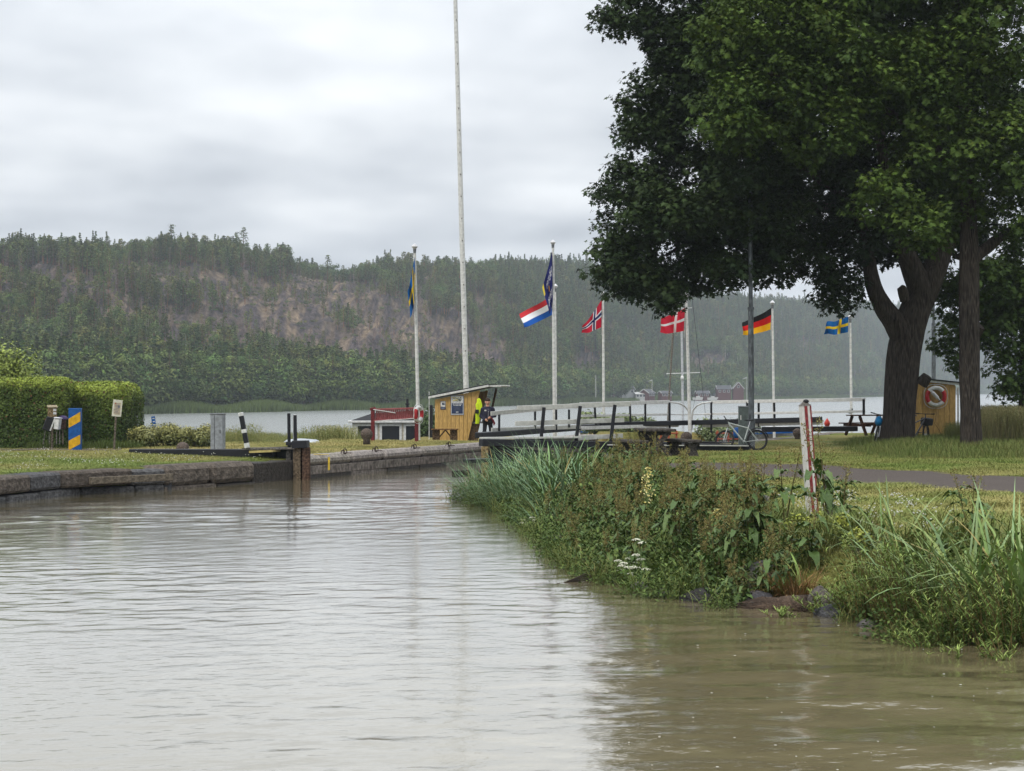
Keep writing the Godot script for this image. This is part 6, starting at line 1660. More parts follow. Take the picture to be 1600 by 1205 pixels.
func build_big_trees():
	rng.seed = 4411
	var bark := mat("bark", lin(0.115, 0.096, 0.08), 0.95, {"tex": "bark", "tri": Vector3(1.0, 0.09, 1.0), "bump": "bark", "bump_cm": 14.0, "spec": 0.15})
	var leaf := mat("maple_leaf", Color.WHITE, 0.6, {"vc": true, "spec": 0.2, "back": Color(0.16, 0.22, 0.04)})
	var spray := maple_spray().mesh()
	var d := 52.5
	var o := thing("maple_tree", "huge dark maple with forked thick trunk, its crown hanging over the flags", "tree", Vector3(wx(1402, d), height(wx(1402, d), d), -d))
	var b := Mb.new()
	limb(b, [[1394, 724, 52, 0], [1397, 708, 36, 0], [1400, 690, 28, 0], [1404, 650, 24, 0], [1411, 570, 25.5, 0], [1418, 522, 24.5, 0], [1431, 480, 23, 0], [1450, 440, 21, 0], [1470, 400, 17, 0.1], [1495, 330, 15, 0.3], [1520, 230, 10, 0.5]], d)
	limb(b, [[1412, 525, 20, -0.1], [1397, 502, 17, -0.15], [1380, 478, 15, -0.2], [1366, 448, 12.5, -0.3], [1359, 415, 11, -0.3], [1352, 370, 9, -0.2], [1318, 310, 7, 0], [1260, 270, 5, 0.2], [1190, 240, 3, 0.3]], d)
	limb(b, [[1440, 455, 20, -0.1], [1420, 408, 16, -0.3], [1405, 360, 12, -0.5], [1385, 280, 9, -0.6], [1370, 160, 6, -0.6], [1355, 40, 4, -0.6]], d)
	limb(b, [[1375, 300, 7, -0.2], [1290, 322, 6, 0], [1230, 308, 5, 0.2], [1170, 320, 4, 0.2], [1070, 326, 2.5, 0], [1000, 350, 2, 0]], d)
	limb(b, [[1190, 318, 3.5, 0.2], [1120, 350, 2.5, 0], [1040, 400, 1.5, 0]], d)
	limb(b, [[1372, 190, 6, -0.5], [1250, 130, 5, -0.2], [1120, 90, 4, 0], [1010, 40, 2, 0]], d)
	for q in [[[1440, 600, 10, -0.2], [1449, 588, 7, -0.3]], [[1414, 470, 8, -0.4], [1410, 452, 9, -0.5], [1412, 446, 4, -0.5]], [[1398, 500, 6, -0.5], [1400, 490, 5, -0.5]]]: limb(b, q, d)
	partw("trunk", b, bark, o)
	crown(o, spray, leaf, [[985, 25, 52, 38, 0], [1060, 60, 60, 60, 0], [1050, 140, 62, 52, 0.3], [1015, 205, 52, 50, 0], [985, 298, 58, 55, 0], [964, 395, 42, 50, -0.5], [984, 436, 46, 32, -0.8], [1036, 462, 32, 24, -1], [1040, 395, 60, 62, 0], [1080, 300, 80, 75, 0.5], [1110, 200, 90, 75, 0.5], [1130, 90, 105, 85, 0.5],
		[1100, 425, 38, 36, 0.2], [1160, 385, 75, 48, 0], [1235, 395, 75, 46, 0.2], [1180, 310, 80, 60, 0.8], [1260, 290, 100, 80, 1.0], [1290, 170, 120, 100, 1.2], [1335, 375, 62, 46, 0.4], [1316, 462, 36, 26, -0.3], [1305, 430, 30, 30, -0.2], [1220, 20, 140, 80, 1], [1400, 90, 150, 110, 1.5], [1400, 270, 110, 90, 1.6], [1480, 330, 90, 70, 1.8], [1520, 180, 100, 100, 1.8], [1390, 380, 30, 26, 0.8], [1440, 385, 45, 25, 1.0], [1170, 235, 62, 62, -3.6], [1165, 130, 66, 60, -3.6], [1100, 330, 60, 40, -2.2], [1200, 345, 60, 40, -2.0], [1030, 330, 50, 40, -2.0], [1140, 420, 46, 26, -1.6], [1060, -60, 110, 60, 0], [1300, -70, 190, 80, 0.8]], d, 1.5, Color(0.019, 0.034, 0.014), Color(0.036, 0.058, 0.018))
	d = 48.3
	o = thing("maple_tree", "maple with straight slimmer trunk between the ochre hut and the right edge", "tree", Vector3(wx(1518, d), height(wx(1518, d), d), -d))
	b = Mb.new()
	limb(b, [[1519, 724, 32, 0], [1519, 712, 21, 0], [1518, 695, 17.5, 0], [1517, 640, 16, 0], [1515, 560, 16, 0], [1514, 470, 15.5, 0], [1514, 380, 15, 0], [1512, 280, 13, 0], [1505, 150, 10, 0], [1500, 0, 7, 0]], d)
	limb(b, [[1520, 405, 11, 0], [1545, 385, 9, 0.1], [1580, 360, 7, 0.3], [1640, 330, 5, 0.4]], d)
	limb(b, [[1514, 300, 9, 0], [1460, 230, 7, -0.4], [1380, 170, 5, -0.8], [1270, 130, 4, -1.2], [1180, 110, 2.5, -1.4]], d)
	limb(b, [[1524, 520, 10, 0.1], [1532, 510, 8, 0.0]], d)
	partw("trunk", b, bark, o)
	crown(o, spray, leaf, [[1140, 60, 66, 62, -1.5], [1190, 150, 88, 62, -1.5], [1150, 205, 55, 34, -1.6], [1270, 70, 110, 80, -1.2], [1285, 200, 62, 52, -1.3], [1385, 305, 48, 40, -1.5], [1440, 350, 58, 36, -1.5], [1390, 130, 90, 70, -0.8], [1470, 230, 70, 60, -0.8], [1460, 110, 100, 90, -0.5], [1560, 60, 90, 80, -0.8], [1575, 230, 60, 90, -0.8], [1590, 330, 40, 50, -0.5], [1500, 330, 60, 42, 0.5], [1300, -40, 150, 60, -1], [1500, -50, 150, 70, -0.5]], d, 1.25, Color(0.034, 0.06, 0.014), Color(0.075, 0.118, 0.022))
	d = 54.0
	o = thing("maple_tree", "leafy tree at the right edge with a thin trunk and low hanging branches", "tree", Vector3(wx(1603, d), height(wx(1603, d), d), -d))
	b = Mb.new()
	limb(b, [[1602, 722, 9, 0], [1600, 620, 7, 0], [1604, 500, 7, 0], [1612, 350, 6, 0]], d)
	limb(b, [[1604, 480, 5, 0], [1560, 420, 4, -0.3], [1490, 400, 3, -0.2]], d)
	partw("trunk", b, bark, o)
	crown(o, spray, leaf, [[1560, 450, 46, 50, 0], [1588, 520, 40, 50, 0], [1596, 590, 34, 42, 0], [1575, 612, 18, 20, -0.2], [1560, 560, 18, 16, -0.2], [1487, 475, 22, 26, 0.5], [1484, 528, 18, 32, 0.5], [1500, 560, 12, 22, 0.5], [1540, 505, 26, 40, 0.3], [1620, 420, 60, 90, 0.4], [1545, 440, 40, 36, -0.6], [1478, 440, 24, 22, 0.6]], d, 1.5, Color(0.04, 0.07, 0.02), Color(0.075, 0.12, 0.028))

# ---------- the planted water's edge ----------
func blade(b: Mb, base: Vector3, dir: Vector3, l: float, w: float, bend: float, c: Color, seg := 6):
	var p := base; var f := dir.normalized(); var flat := Vector3(f.x, 0, f.z)
	if flat.length() < 0.05: flat = Vector3(rng.randfn(), 0, rng.randfn())
	flat = flat.normalized()
	var s := flat.cross(Vector3.UP).normalized()
	var prev := -1
	for i in seg + 1:
		var t := i / float(seg)
		var ww := w * (0.55 + 0.9 * t if t < 0.35 else 1.0) * (1.0 - pow(t, 3.0)) + 0.0005
		var nn := s.cross(f).normalized()
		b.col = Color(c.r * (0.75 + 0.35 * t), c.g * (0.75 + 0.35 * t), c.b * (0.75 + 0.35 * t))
		var a := b.vert(p - s * ww * 0.5, nn); b.vert(p + s * ww * 0.5, nn)
		if prev >= 0: b.ix.append_array([prev, a, prev + 1, prev + 1, a, a + 1])
		prev = a
		p += f * l / seg
		f = (f + (flat * 0.55 - Vector3.UP * 0.75) * bend / seg).normalized()

func broad_leaf(l: float, w: float, droop: float) -> Mb:   # grows from the origin along +x
	var b := Mb.new(); var rows := []
	for i in 9:
		var t := i / 8.0
		var half := w * 0.5 * pow(sin(PI * clampf(t * 0.93 + 0.05, 0, 1)), 0.8)
		var y := l * (0.35 * t - droop * t * t); var x := l * t * (1.0 - 0.18 * droop * t)
		var wave := 0.022 * sin(t * 17.0)
		rows.append([Vector3(x, y + half * 0.4 + wave, half), Vector3(x, y, 0), Vector3(x, y + half * 0.4 - wave, -half)])
	b.sheet(rows)
	return b

func edge_at(s: float) -> Array:   # walks the soft right bank from its near end; gives place and inward direction
	var i := 3
	while i < 13:
		var a := right_edge[i]; var c := right_edge[i + 1]; var l := a.distance_to(c)
		if s <= l or i == 12:
			var f := (c - a).normalized()
			return [a + f * minf(s, l), Vector2(f.y, -f.x)]
		s -= l; i += 1
	return []

func build_bank():
	rng.seed = 7781
	var leaf := mat("bank_leaf", Color.WHITE, 0.6, {"vc": true, "spec": 0.13, "back": Color(0.25, 0.32, 0.08)})
	var dull := mat("bank_stalk", Color.WHITE, 0.8, {"vc": true, "spec": 0.2, "back": Color(0.2, 0.2, 0.1)})
	var total := 0.0
	for i in range(3, 13): total += right_edge[i].distance_to(right_edge[i + 1])
	# stones along the waterline
	var rock := mat("bank_rock", Color.WHITE, 0.85, {"vc": true, "tex": "blotch", "tri": Vector3(2, 2, 2), "bump": "bump", "bump_cm": 2.0, "spec": 0.3})
	var named := [[1232, 951, 0.46, 0.14, 0.22, Color(0.2, 0.14, 0.1), "flat reddish brown stone at the water's edge below the dry grass tuft"], [1180, 945, 0.26, 0.12, 0.2, Color(0.15, 0.145, 0.15), "dark grey stone at the waterline left of the reddish stone"], [1186, 930, 0.28, 0.16, 0.2, Color(0.19, 0.185, 0.18), "pale grey stone lying on the bank above the dark one"], [1282, 952, 0.22, 0.17, 0.2, Color(0.2, 0.17, 0.155), "upright pinkish stone right of the reddish stone"],
		[1303, 962, 0.2, 0.1, 0.16, Color(0.16, 0.16, 0.17), "small grey stone low at the water right of the pinkish one"], [1100, 937, 0.24, 0.1, 0.18, Color(0.1, 0.095, 0.095), "dark wet stone under the overhanging dock leaves"], [950, 890, 0.2, 0.13, 0.18, Color(0.22, 0.14, 0.12), "reddish stone beside the white umbel flowers at the water"], [1182, 880, 0.16, 0.3, 0.14, Color(0.24, 0.22, 0.2), "pale standing stone half hidden among dock stalks"]]
	var stones := []
	for q in named: stones.append([p0(q[0], q[1]), q[2], q[3], q[4], q[5], q[6], ""])
	for k in 14:
		var e := edge_at(rf(1.5, total - 1.0)); var p: Vector2 = e[0] + e[1] * rf(-0.05, 0.2)
		var g := rf(0.12, 0.24); stones.append([p, rf(0.07, 0.15), rf(0.05, 0.09), rf(0.07, 0.13), Color(g * 1.08, g, g * 0.95), "small stone at the planted waterline of the right bank", "small stones along the planted bank"])
	for q in stones:
		var b := Mb.new(); b.col = q[4]; b.ball(Vector3.ZERO, Vector3(q[1], q[2], q[3]), 14, 9)
		var sd := rf(0, 900)
		for i in b.v.size(): b.v[i] *= 1.0 + n_rock.get_noise_3d(b.v[i].x / q[1] * 30.0 + sd, b.v[i].y / q[2] * 30.0, b.v[i].z / q[3] * 30.0) * 0.9
		var y := maxf(height(q[0].x, q[0].y), -0.02)
		single("stone", b, rock, q[5], "stone", Vector3(q[0].x, y + q[2] * 0.3, -q[0].y), rf(-0.4, 0.4), q[6])
	# docks: six kinds, each with stem, single leaves and seed head; then copies
	var leaves := []
	for q in [[0.26, 0.085, 0.65], [0.32, 0.1, 0.9], [0.22, 0.075, 0.45], [0.28, 0.07, 1.1]]: leaves.append(broad_leaf(q[0], q[1], q[2]).mesh())
	var leaf_m := []
	for c in [Color(0.07, 0.12, 0.03), Color(0.1, 0.165, 0.042), Color(0.13, 0.19, 0.06), Color(0.085, 0.14, 0.042)]:
		leaf_m.append(mat("dock_leaf_%d" % leaf_m.size(), c.linear_to_srgb(), 0.5, {"spec": 0.3, "back": Color(0.22, 0.3, 0.06), "tex": "soft", "tri": Vector3(6, 6, 6)}))
	var docks := []
	for v in 7:
		var o := thing("dock_plant", "tall dock with broad dark leaves and brown seed heads among the bank plants", "plant", Vector3.ZERO, 0.0, "docks along the planted bank")
		for st in (2 if v < 4 else 3):
			var an := rf(0, TAU); var h := rf(0.85, 1.2); var lean := Vector3(cos(an), 0, sin(an)) * rf(0.05, 0.28)
			var b := Mb.new(); var g := rf(0.8, 1.2); b.col = Color(0.1 * g, 0.085 * g, 0.035 * g)
			var path := []
			for i in 6: path.append(lean * pow(i / 5.0, 1.3) + Vector3(0, h * i / 5.0, 0))
			b.tube(path, [0.011, 0.01, 0.008, 0.006, 0.004, 0.002], 5, false); part("stem", b, dull, o)
			for k in 7:
				var t := rf(0.06, 0.78); var li := rng.randi() % 4
				var m := part("leaf", leaves[li], leaf_m[rng.randi() % 4], o)
				var p: Vector3 = lean * pow(t, 1.3) + Vector3(0, h * t, 0)
				m.transform = Transform3D(Basis(Vector3.UP, rf(0, TAU)) * Basis(Vector3(0, 0, 1), rf(-0.1, 0.6)), p)
				m.scale = Vector3.ONE * rf(0.95, 1.55) * (1.0 - 0.45 * t)
			b = Mb.new()
			for k in 10:
				var t := lerpf(0.5, 1.0, k / 9.0); var p: Vector3 = lean * pow(t, 1.3) + Vector3(0, h * t, 0)
				var a2 := rf(0, TAU); var l := 0.2 * (1.05 - t) / 0.5 + 0.03
				var tip := p + Vector3(cos(a2) * l * 0.55, l * 0.9, sin(a2) * l * 0.55)
				for j in 20:
					var q := p.lerp(tip, rf(0.05, 1.0)) + Vector3(rng.randfn(), rng.randfn(), rng.randfn()) * 0.012
					var c := Color(0.185, 0.115, 0.05).lerp(Color(0.19, 0.2, 0.07), pow(rng.randf(), 0.7)); var gg := rf(0.65, 1.35)
					leafy(b, q, Vector3(rng.randfn(), rng.randfn(), rng.randfn()).normalized(), rf(0.007, 0.014), Color(c.r * gg, c.g * gg, c.b * gg))
			part("seed_head", b, dull, o).set_meta("kind", "stuff")
		docks.append(o)
	# chosen spots first, then the band
	var spots := [[1293, 21.6, 1.4, "tall dock with a brown spire just right of the red and white post"], [1226, 21.2, 1.2, "tall thin dock with a brown spire left of the red and white post"], [1120, 21.4, 1.12, "dock with curled leaves standing highest before the bicycle"], [1316, 21.0, 0.95, "dock with hanging curled dark leaves right of the wooden stake"], [1518, 19.0, 1.02, "dock with brown spire before the straight maple trunk"], [1190, 20.2, 1.0, "leaning dock with large dark leaves above the grey stones"], [1060, 21.0, 1.05, "dock with olive seed head right of the mossy table"]]
	for k in spots.size():
		var q = spots[k]
		var c := copy(docks[k % 7], "dock_plant", q[3], on(q[0], q[1], -0.03), rf(0, TAU)); c.scale = Vector3.ONE * q[2]
		c.remove_meta("group")
	var used_proto := 0
	var n := 0; var tries := 0
	while n < 150 and tries < 4000:
		tries += 1
		var s := rf(2.6, total - 3.6); var e := edge_at(s)
		var off := 0.05 + 2.4 * pow(rng.randf(), 0.95)
		var p: Vector2 = e[0] + e[1] * off
		var px := 800.0 + p.x / p.y * FPX
		if px > 1330 and rng.randf() < 0.75: continue
		if px > 1195 and px < 1330 and (off > 1.5 or rng.randf() < 0.55): continue
		if px < 880 and rng.randf() < 0.6: continue
		var z := rf(0.72, 1.08) * (0.9 if px > 870 and px < 1110 else (1.0 if px < 1190 else 0.9))
		if off < 0.6: z *= 0.75
		var pos := Vector3(p.x, height(p.x, p.y) - 0.03, -p.y)
		var c: Node3D
		if used_proto < 7:
			c = docks[used_proto]; used_proto += 1; c.position = pos; c.rotation.y = rf(0, TAU)
		else: c = copy(docks[rng.randi() % 7], "dock_plant", docks[0].get_meta("label"), pos, rf(0, TAU))
		c.scale = Vector3(z, z * rf(0.92, 1.08), z)
		var where := "by the thin reeds at the point" if px < 900 else ("before the weathered tables" if px < 1085 else ("before the bicycle, left of the striped post" if px < 1250 else "among the willows at the right"))
		c.set_meta("label", "dock with broad leaves and brown seed heads " + where)
		c.set_meta("group", "docks " + where)
		n += 1
	# reed clumps
	var clump := func(called: String, label: String, p: Vector3, count: int, l: float, w: float, r: float, c: Color, single_blades: bool, group := ""):
		var o := thing(called, label, "reeds", p, 0.0, group)
		var all := Mb.new()
		for k in count:
			var an := rf(0, TAU); var rr := sqrt(rng.randf()) * r
			var b: Mb = Mb.new() if single_blades else all
			var g := rf(0.7, 1.3); var cc := Color(c.r * g * rf(0.9, 1.15), c.g * g, c.b * g * rf(0.8, 1.2))
			if rng.randf() < 0.05: cc = Color(0.25, 0.2, 0.08)
			var out := rf(0.12, 0.5)
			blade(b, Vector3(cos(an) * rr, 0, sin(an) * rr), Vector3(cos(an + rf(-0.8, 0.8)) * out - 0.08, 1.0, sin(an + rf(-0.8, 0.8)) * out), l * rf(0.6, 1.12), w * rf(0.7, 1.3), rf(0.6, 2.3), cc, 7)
			if single_blades: part("blade", b, leaf, o)
		if not single_blades: part("blades", all, leaf, o).set_meta("kind", "stuff")
		return o
	var reed_c := Color(0.18, 0.25, 0.105)
	var near := [[1500, 16.6, 40, 1.6, 0.034, 0.35, "broad bladed reed clump arching high at the right, left of the edge clump"], [1560, 16.3, 46, 1.65, 0.038, 0.42, "broad bladed pale green reed clump nearest the right edge"], [1372, 19.0, 28, 1.2, 0.028, 0.3, "reed clump with drooping pale blades in front of the gravel path"], [1625, 15.9, 36, 1.6, 0.034, 0.4, "broad bladed reed clump cut off by the right edge"], [1432, 17.6, 24, 1.25, 0.03, 0.3, "slender reed clump between the willow bushes and the path"]]
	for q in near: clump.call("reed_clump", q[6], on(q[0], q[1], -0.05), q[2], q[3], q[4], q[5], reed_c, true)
	var far := [[752, 36.2, 108, 1.31, 0.016, 0.45], [775, 35.6, 132, 1.38, 0.016, 0.5], [795, 35.2, 132, 1.38, 0.017, 0.5], [812, 34.2, 132, 1.38, 0.017, 0.5], [830, 33.4, 132, 1.45, 0.017, 0.5], [770, 34.6, 96, 0.97, 0.015, 0.4], [800, 33.0, 96, 1.03, 0.015, 0.4], [738, 36.8, 84, 1.03, 0.015, 0.35], [848, 34.2, 84, 1.66, 0.03, 0.4], [872, 33.2, 72, 1.72, 0.032, 0.35], [858, 31.0, 72, 1.52, 0.026, 0.3], [900, 31.5, 60, 1.52, 0.026, 0.4], [790, 37.0, 96, 1.38, 0.017, 0.5], [826, 36.4, 96, 1.45, 0.018, 0.5], [850, 29.0, 72, 0.97, 0.015, 0.35]]
	for q in far: clump.call("reed_clump", "thin bladed reed clump at the far point of the bank, before the lock gate", on(q[0], q[1], -0.05), q[2], q[3], q[4], q[5], Color(0.155, 0.235, 0.125), false, "reed clumps at the point of the bank")
	clump.call("iris_leaves", "two bright green sword leaves above the dry grass tuft", on(1255, 18.9, 0.0), 5, 0.5, 0.035, 0.06, Color(0.2, 0.27, 0.07), true)
	clump.call("dry_grass_tuft", "dry reddish brown grass tuft above the flat stone at the water", on(1240, 18.75, -0.02), 260, 0.5, 0.008, 0.22, Color(0.24, 0.14, 0.065), false)
	clump.call("grass_tuft", "green grass tuft left of the dry brown one", on(1205, 18.95, -0.02), 160, 0.45, 0.009, 0.2, Color(0.15, 0.17, 0.05), false)
	# willow shoots on the right
	var wl := [[1350, 17.4, 0.75], [1385, 17.1, 0.9], [1420, 16.7, 0.95], [1455, 16.5, 0.8], [1475, 15.75, 0.6], [1510, 15.7, 0.7], [1545, 15.5, 0.72], [1580, 15.4, 0.8], [1610, 15.5, 0.8], [1440, 17.2, 0.85], [1400, 17.8, 0.7], [1530, 16.4, 0.7], [1590, 16.3, 0.75], [1330, 17.6, 0.45], [1500, 15.15, 0.4], [1570, 14.95, 0.45], [1450, 15.6, 0.35], [1285, 17.9, 0.28], [1230, 17.75, 0.22]]
	for q in wl:
		var sprig: bool = q[2] < 0.5
		var o := thing("willow_bush", "small willow sprig hanging over the water below the bank stones and bushes" if sprig else "low willow bush with narrow pale leaves at the right hand waterline", "shrub", on(q[0], q[1], -0.03), 0.0, "small willow sprigs at the water" if sprig else "willow bushes at the waterline")
		var b := Mb.new(); var st := Mb.new()
		var h: float = q[2]
		for k in int(9 + 12 * h):
			var an := rf(0, TAU); var lean := Vector3(cos(an), 0, sin(an)) * rf(0.1, 0.55) * maxf(h, 0.5)
			lean.x -= 0.12; var hh := h * rf(0.55, 1.1)
			st.col = Color(0.13, 0.1, 0.04)
			st.tube([Vector3(lean.x * 0.15, 0, lean.z * 0.15), lean * 0.5 + Vector3(0, hh * 0.6, 0), lean + Vector3(0, hh, 0)], [0.006, 0.004, 0.002], 4, false)
			var n_l := int(20 + 26 * hh)
			for j in n_l:
				var t := rf(0.12, 1.0); var p: Vector3 = (lean * t if t > 0.5 else lean * t * 0.9) + Vector3(0, hh * t, 0)
				var a2 := rf(0, TAU); var g := rf(0.65, 1.4)
				var cc := Color(0.11, 0.175, 0.045).lerp(Color(0.23, 0.29, 0.085), clampf(t * t + rf(-0.3, 0.25), 0, 1))
				blade(b, p, Vector3(cos(a2), rf(0.3, 1.3), sin(a2)), rf(0.055, 0.1), 0.013, rf(0.3, 1.4), Color(cc.r * g, cc.g * g, cc.b * g), 2)
		part("stems", st, dull, o).set_meta("kind", "stuff"); part("leaves", b, leaf, o).set_meta("kind", "stuff")
	# umbel flowers
	for q in [[978, 20.7, 0.5, "white umbel flowers leftmost of the cluster at the water below the docks"], [990, 20.5, 0.62, "tallest white umbel flowers in the cluster at the water"], [1000, 20.35, 0.4, "white umbel flowers right of the tallest in the cluster at the water"], [972, 21.0, 0.25, "lowest white umbel flowers hanging over the water"], [846, 28.2, 0.35, "small white umbel plant over the water at the middle of the bank"], [828, 29.2, 0.25, "tiny white umbel plant nearest the reed point"]]:
		var o := thing("umbel_plant", q[3], "flower", on(q[0], q[1], -0.05))
		var b := Mb.new(); var st := Mb.new(); var lf := Mb.new()
		for k in 6:
			var tip := Vector3(rf(-0.16, 0.16), q[2] * rf(0.55, 1.1), rf(-0.12, 0.12)); st.col = Color(0.1, 0.14, 0.05)
			st.tube([Vector3(tip.x * 0.2, 0, 0), tip], [0.006, 0.004], 4, false)
			for j in 44:
				var an := rf(0, TAU); var r := sqrt(rng.randf()) * 0.055
				b.col = Color(0.62, 0.62, 0.5) * rf(0.8, 1.1)
				b.ball(tip + Vector3(cos(an) * r, 0.02 - r * r * 6.0 + rf(0, 0.006), sin(an) * r), Vector3.ONE * 0.0065, 4, 3)
			for j in 30:
				var t := rf(0.0, 0.75); var g := rf(0.7, 1.3)
				leafy(lf, tip * t + Vector3(rng.randfn(), rng.randfn() * 0.6, rng.randfn()) * 0.08, Vector3(rng.randfn() * 0.6, 1, rng.randfn() * 0.6).normalized(), rf(0.015, 0.03), Color(0.08 * g, 0.14 * g, 0.035 * g))
		part("stem", st, dull, o); part("flower_heads", b, dull, o).set_meta("kind", "stuff"); part("foliage", lf, leaf, o).set_meta("kind", "stuff")
	# creamy yellow spike before the tables
	for q in [[1010, 22.4, 1.22, "creamy yellow flower spike standing before the mossy table"], [1120, 21.0, 0.62, "small yellow flower spike among the dock leaves below the bicycle"]]:
		var o := thing("yellow_flower", q[3], "flower", on(q[0], q[1], 0))
		var b := Mb.new(); var st := Mb.new(); st.col = Color(0.12, 0.15, 0.05)
		st.tube([Vector3.ZERO, Vector3(0.02, q[2], 0)], [0.008, 0.004], 5, false)
		for j in 150:
			var t := rf(0.62, 1.02); var r := 0.13 * (1.1 - t) / 0.45 + 0.02; var an := rf(0, TAU)
			var c := Color(0.55, 0.46, 0.12).lerp(Color(0.62, 0.56, 0.3), rng.randf())
			leafy(b, Vector3(cos(an) * r * rng.randf() + 0.02 * t, q[2] * t, sin(an) * r * rng.randf()), Vector3(rng.randfn(), rng.randfn() + 0.5, rng.randfn()).normalized(), rf(0.012, 0.022), c)
		part("stem", st, dull, o); part("blossoms", b, dull, o).set_meta("kind", "stuff")
	# yellow green spurge patches between stake and willow
	for q in [[1275, 20.4], [1318, 20.0], [1342, 19.5], [1240, 20.6]]:
		shrub("spurge", "bright yellow green low plant under the red and white post", on(q[0], q[1], 0), Vector3(0.2, 0.2, 0.18), 700, Color(0.08, 0.12, 0.03), Color(0.27, 0.29, 0.035), 0.025, "yellow green plants under the marker post")
	# dead twigs over the water
	var tw := Mb.new(); tw.col = Color(0.06, 0.05, 0.04)
	for k in 7:
		var a := on(955 + k * 7, 21.2, 0.05); tw.tube([a, a + Vector3(-0.35 - k * 0.07, 0.12 - 0.03 * k, 0.3), a + Vector3(-0.75 - k * 0.05, -0.02, 0.5)], [0.012, 0.008, 0.003], 4, false)
	single("dead_branch", tw, dull, "bare dark twigs reaching over the water beside the umbel flowers", "branch").set_meta("kind", "thing")
	# undergrowth
	var ug := Mb.new()
	for k in 46:
		var p := Vector3(rng.randfn() * 0.11, absf(rng.randfn()) * 0.13, rng.randfn() * 0.11); var g := rf(0.6, 1.4)
		leafy(ug, p, Vector3(rng.randfn() * 0.7, 1, rng.randfn() * 0.7).normalized(), rf(0.014, 0.034), Color(g, g, g))
	var gr := Mb.new()
	for k in 26:
		var an := rf(0, TAU); var g := rf(0.7, 1.3)
		blade(gr, Vector3(rng.randfn() * 0.07, 0, rng.randfn() * 0.07), Vector3(cos(an) * 0.4, 1, sin(an) * 0.4), rf(0.2, 0.5), 0.008, rf(0.4, 1.8), Color(g, g, g), 4)
	var pl := [[], []]; var tc := [[], []]
	for k in 4000:
		var e := edge_at(rf(0.0, total)); var off := rf(-0.3, 2.9)
		if rng.randf() < 0.16: off = rf(-0.3, 0.3)
		if off < 1.2 and n_rock.get_noise_2d(e[0].x * 40.0, e[0].y * 40.0 + off * 25.0) < -0.04: continue
		var p: Vector2 = e[0] + e[1] * off
		var px := 800.0 + p.x / p.y * FPX
		var w := 0 if rng.randf() < 0.6 else 1
		if off > 1.7 and px > 1180: w = 1
		if px > 1150 and px < 1310 and off < 0.5: continue
		if w == 1 and off < 0.6 and rng.randf() < 0.6: w = 0
		var z := rf(0.6, 1.35) * (0.8 if px > 1195 and px < 1340 else 1.15)
		if off < 0.2: z *= 0.75
		var y := maxf(height(p.x, p.y), 0.0)
		if w == 0 and off > 0.4 and off < 2.2 and not (px > 1195 and px < 1340): y += rf(0.0, 0.22)
		pl[w].append(Transform3D(Basis(Vector3.UP, rf(0, TAU)).scaled(Vector3(z, z * rf(0.8, 1.2), z)), Vector3(p.x, y - 0.02, -p.y)))
		var c := (Color(0.045, 0.08, 0.025).lerp(Color(0.16, 0.21, 0.06), rng.randf() * rf(0.3, 1.0)) if w == 0 else Color(0.13, 0.18, 0.05).lerp(Color(0.24, 0.2, 0.08), rng.randf() * rng.randf()))
		tc[w].append(c)
	scatter("bank_undergrowth", ug.mesh(), leaf, pl[0], tc[0]); scatter("bank_grass", gr.mesh(), leaf, pl[1], tc[1])

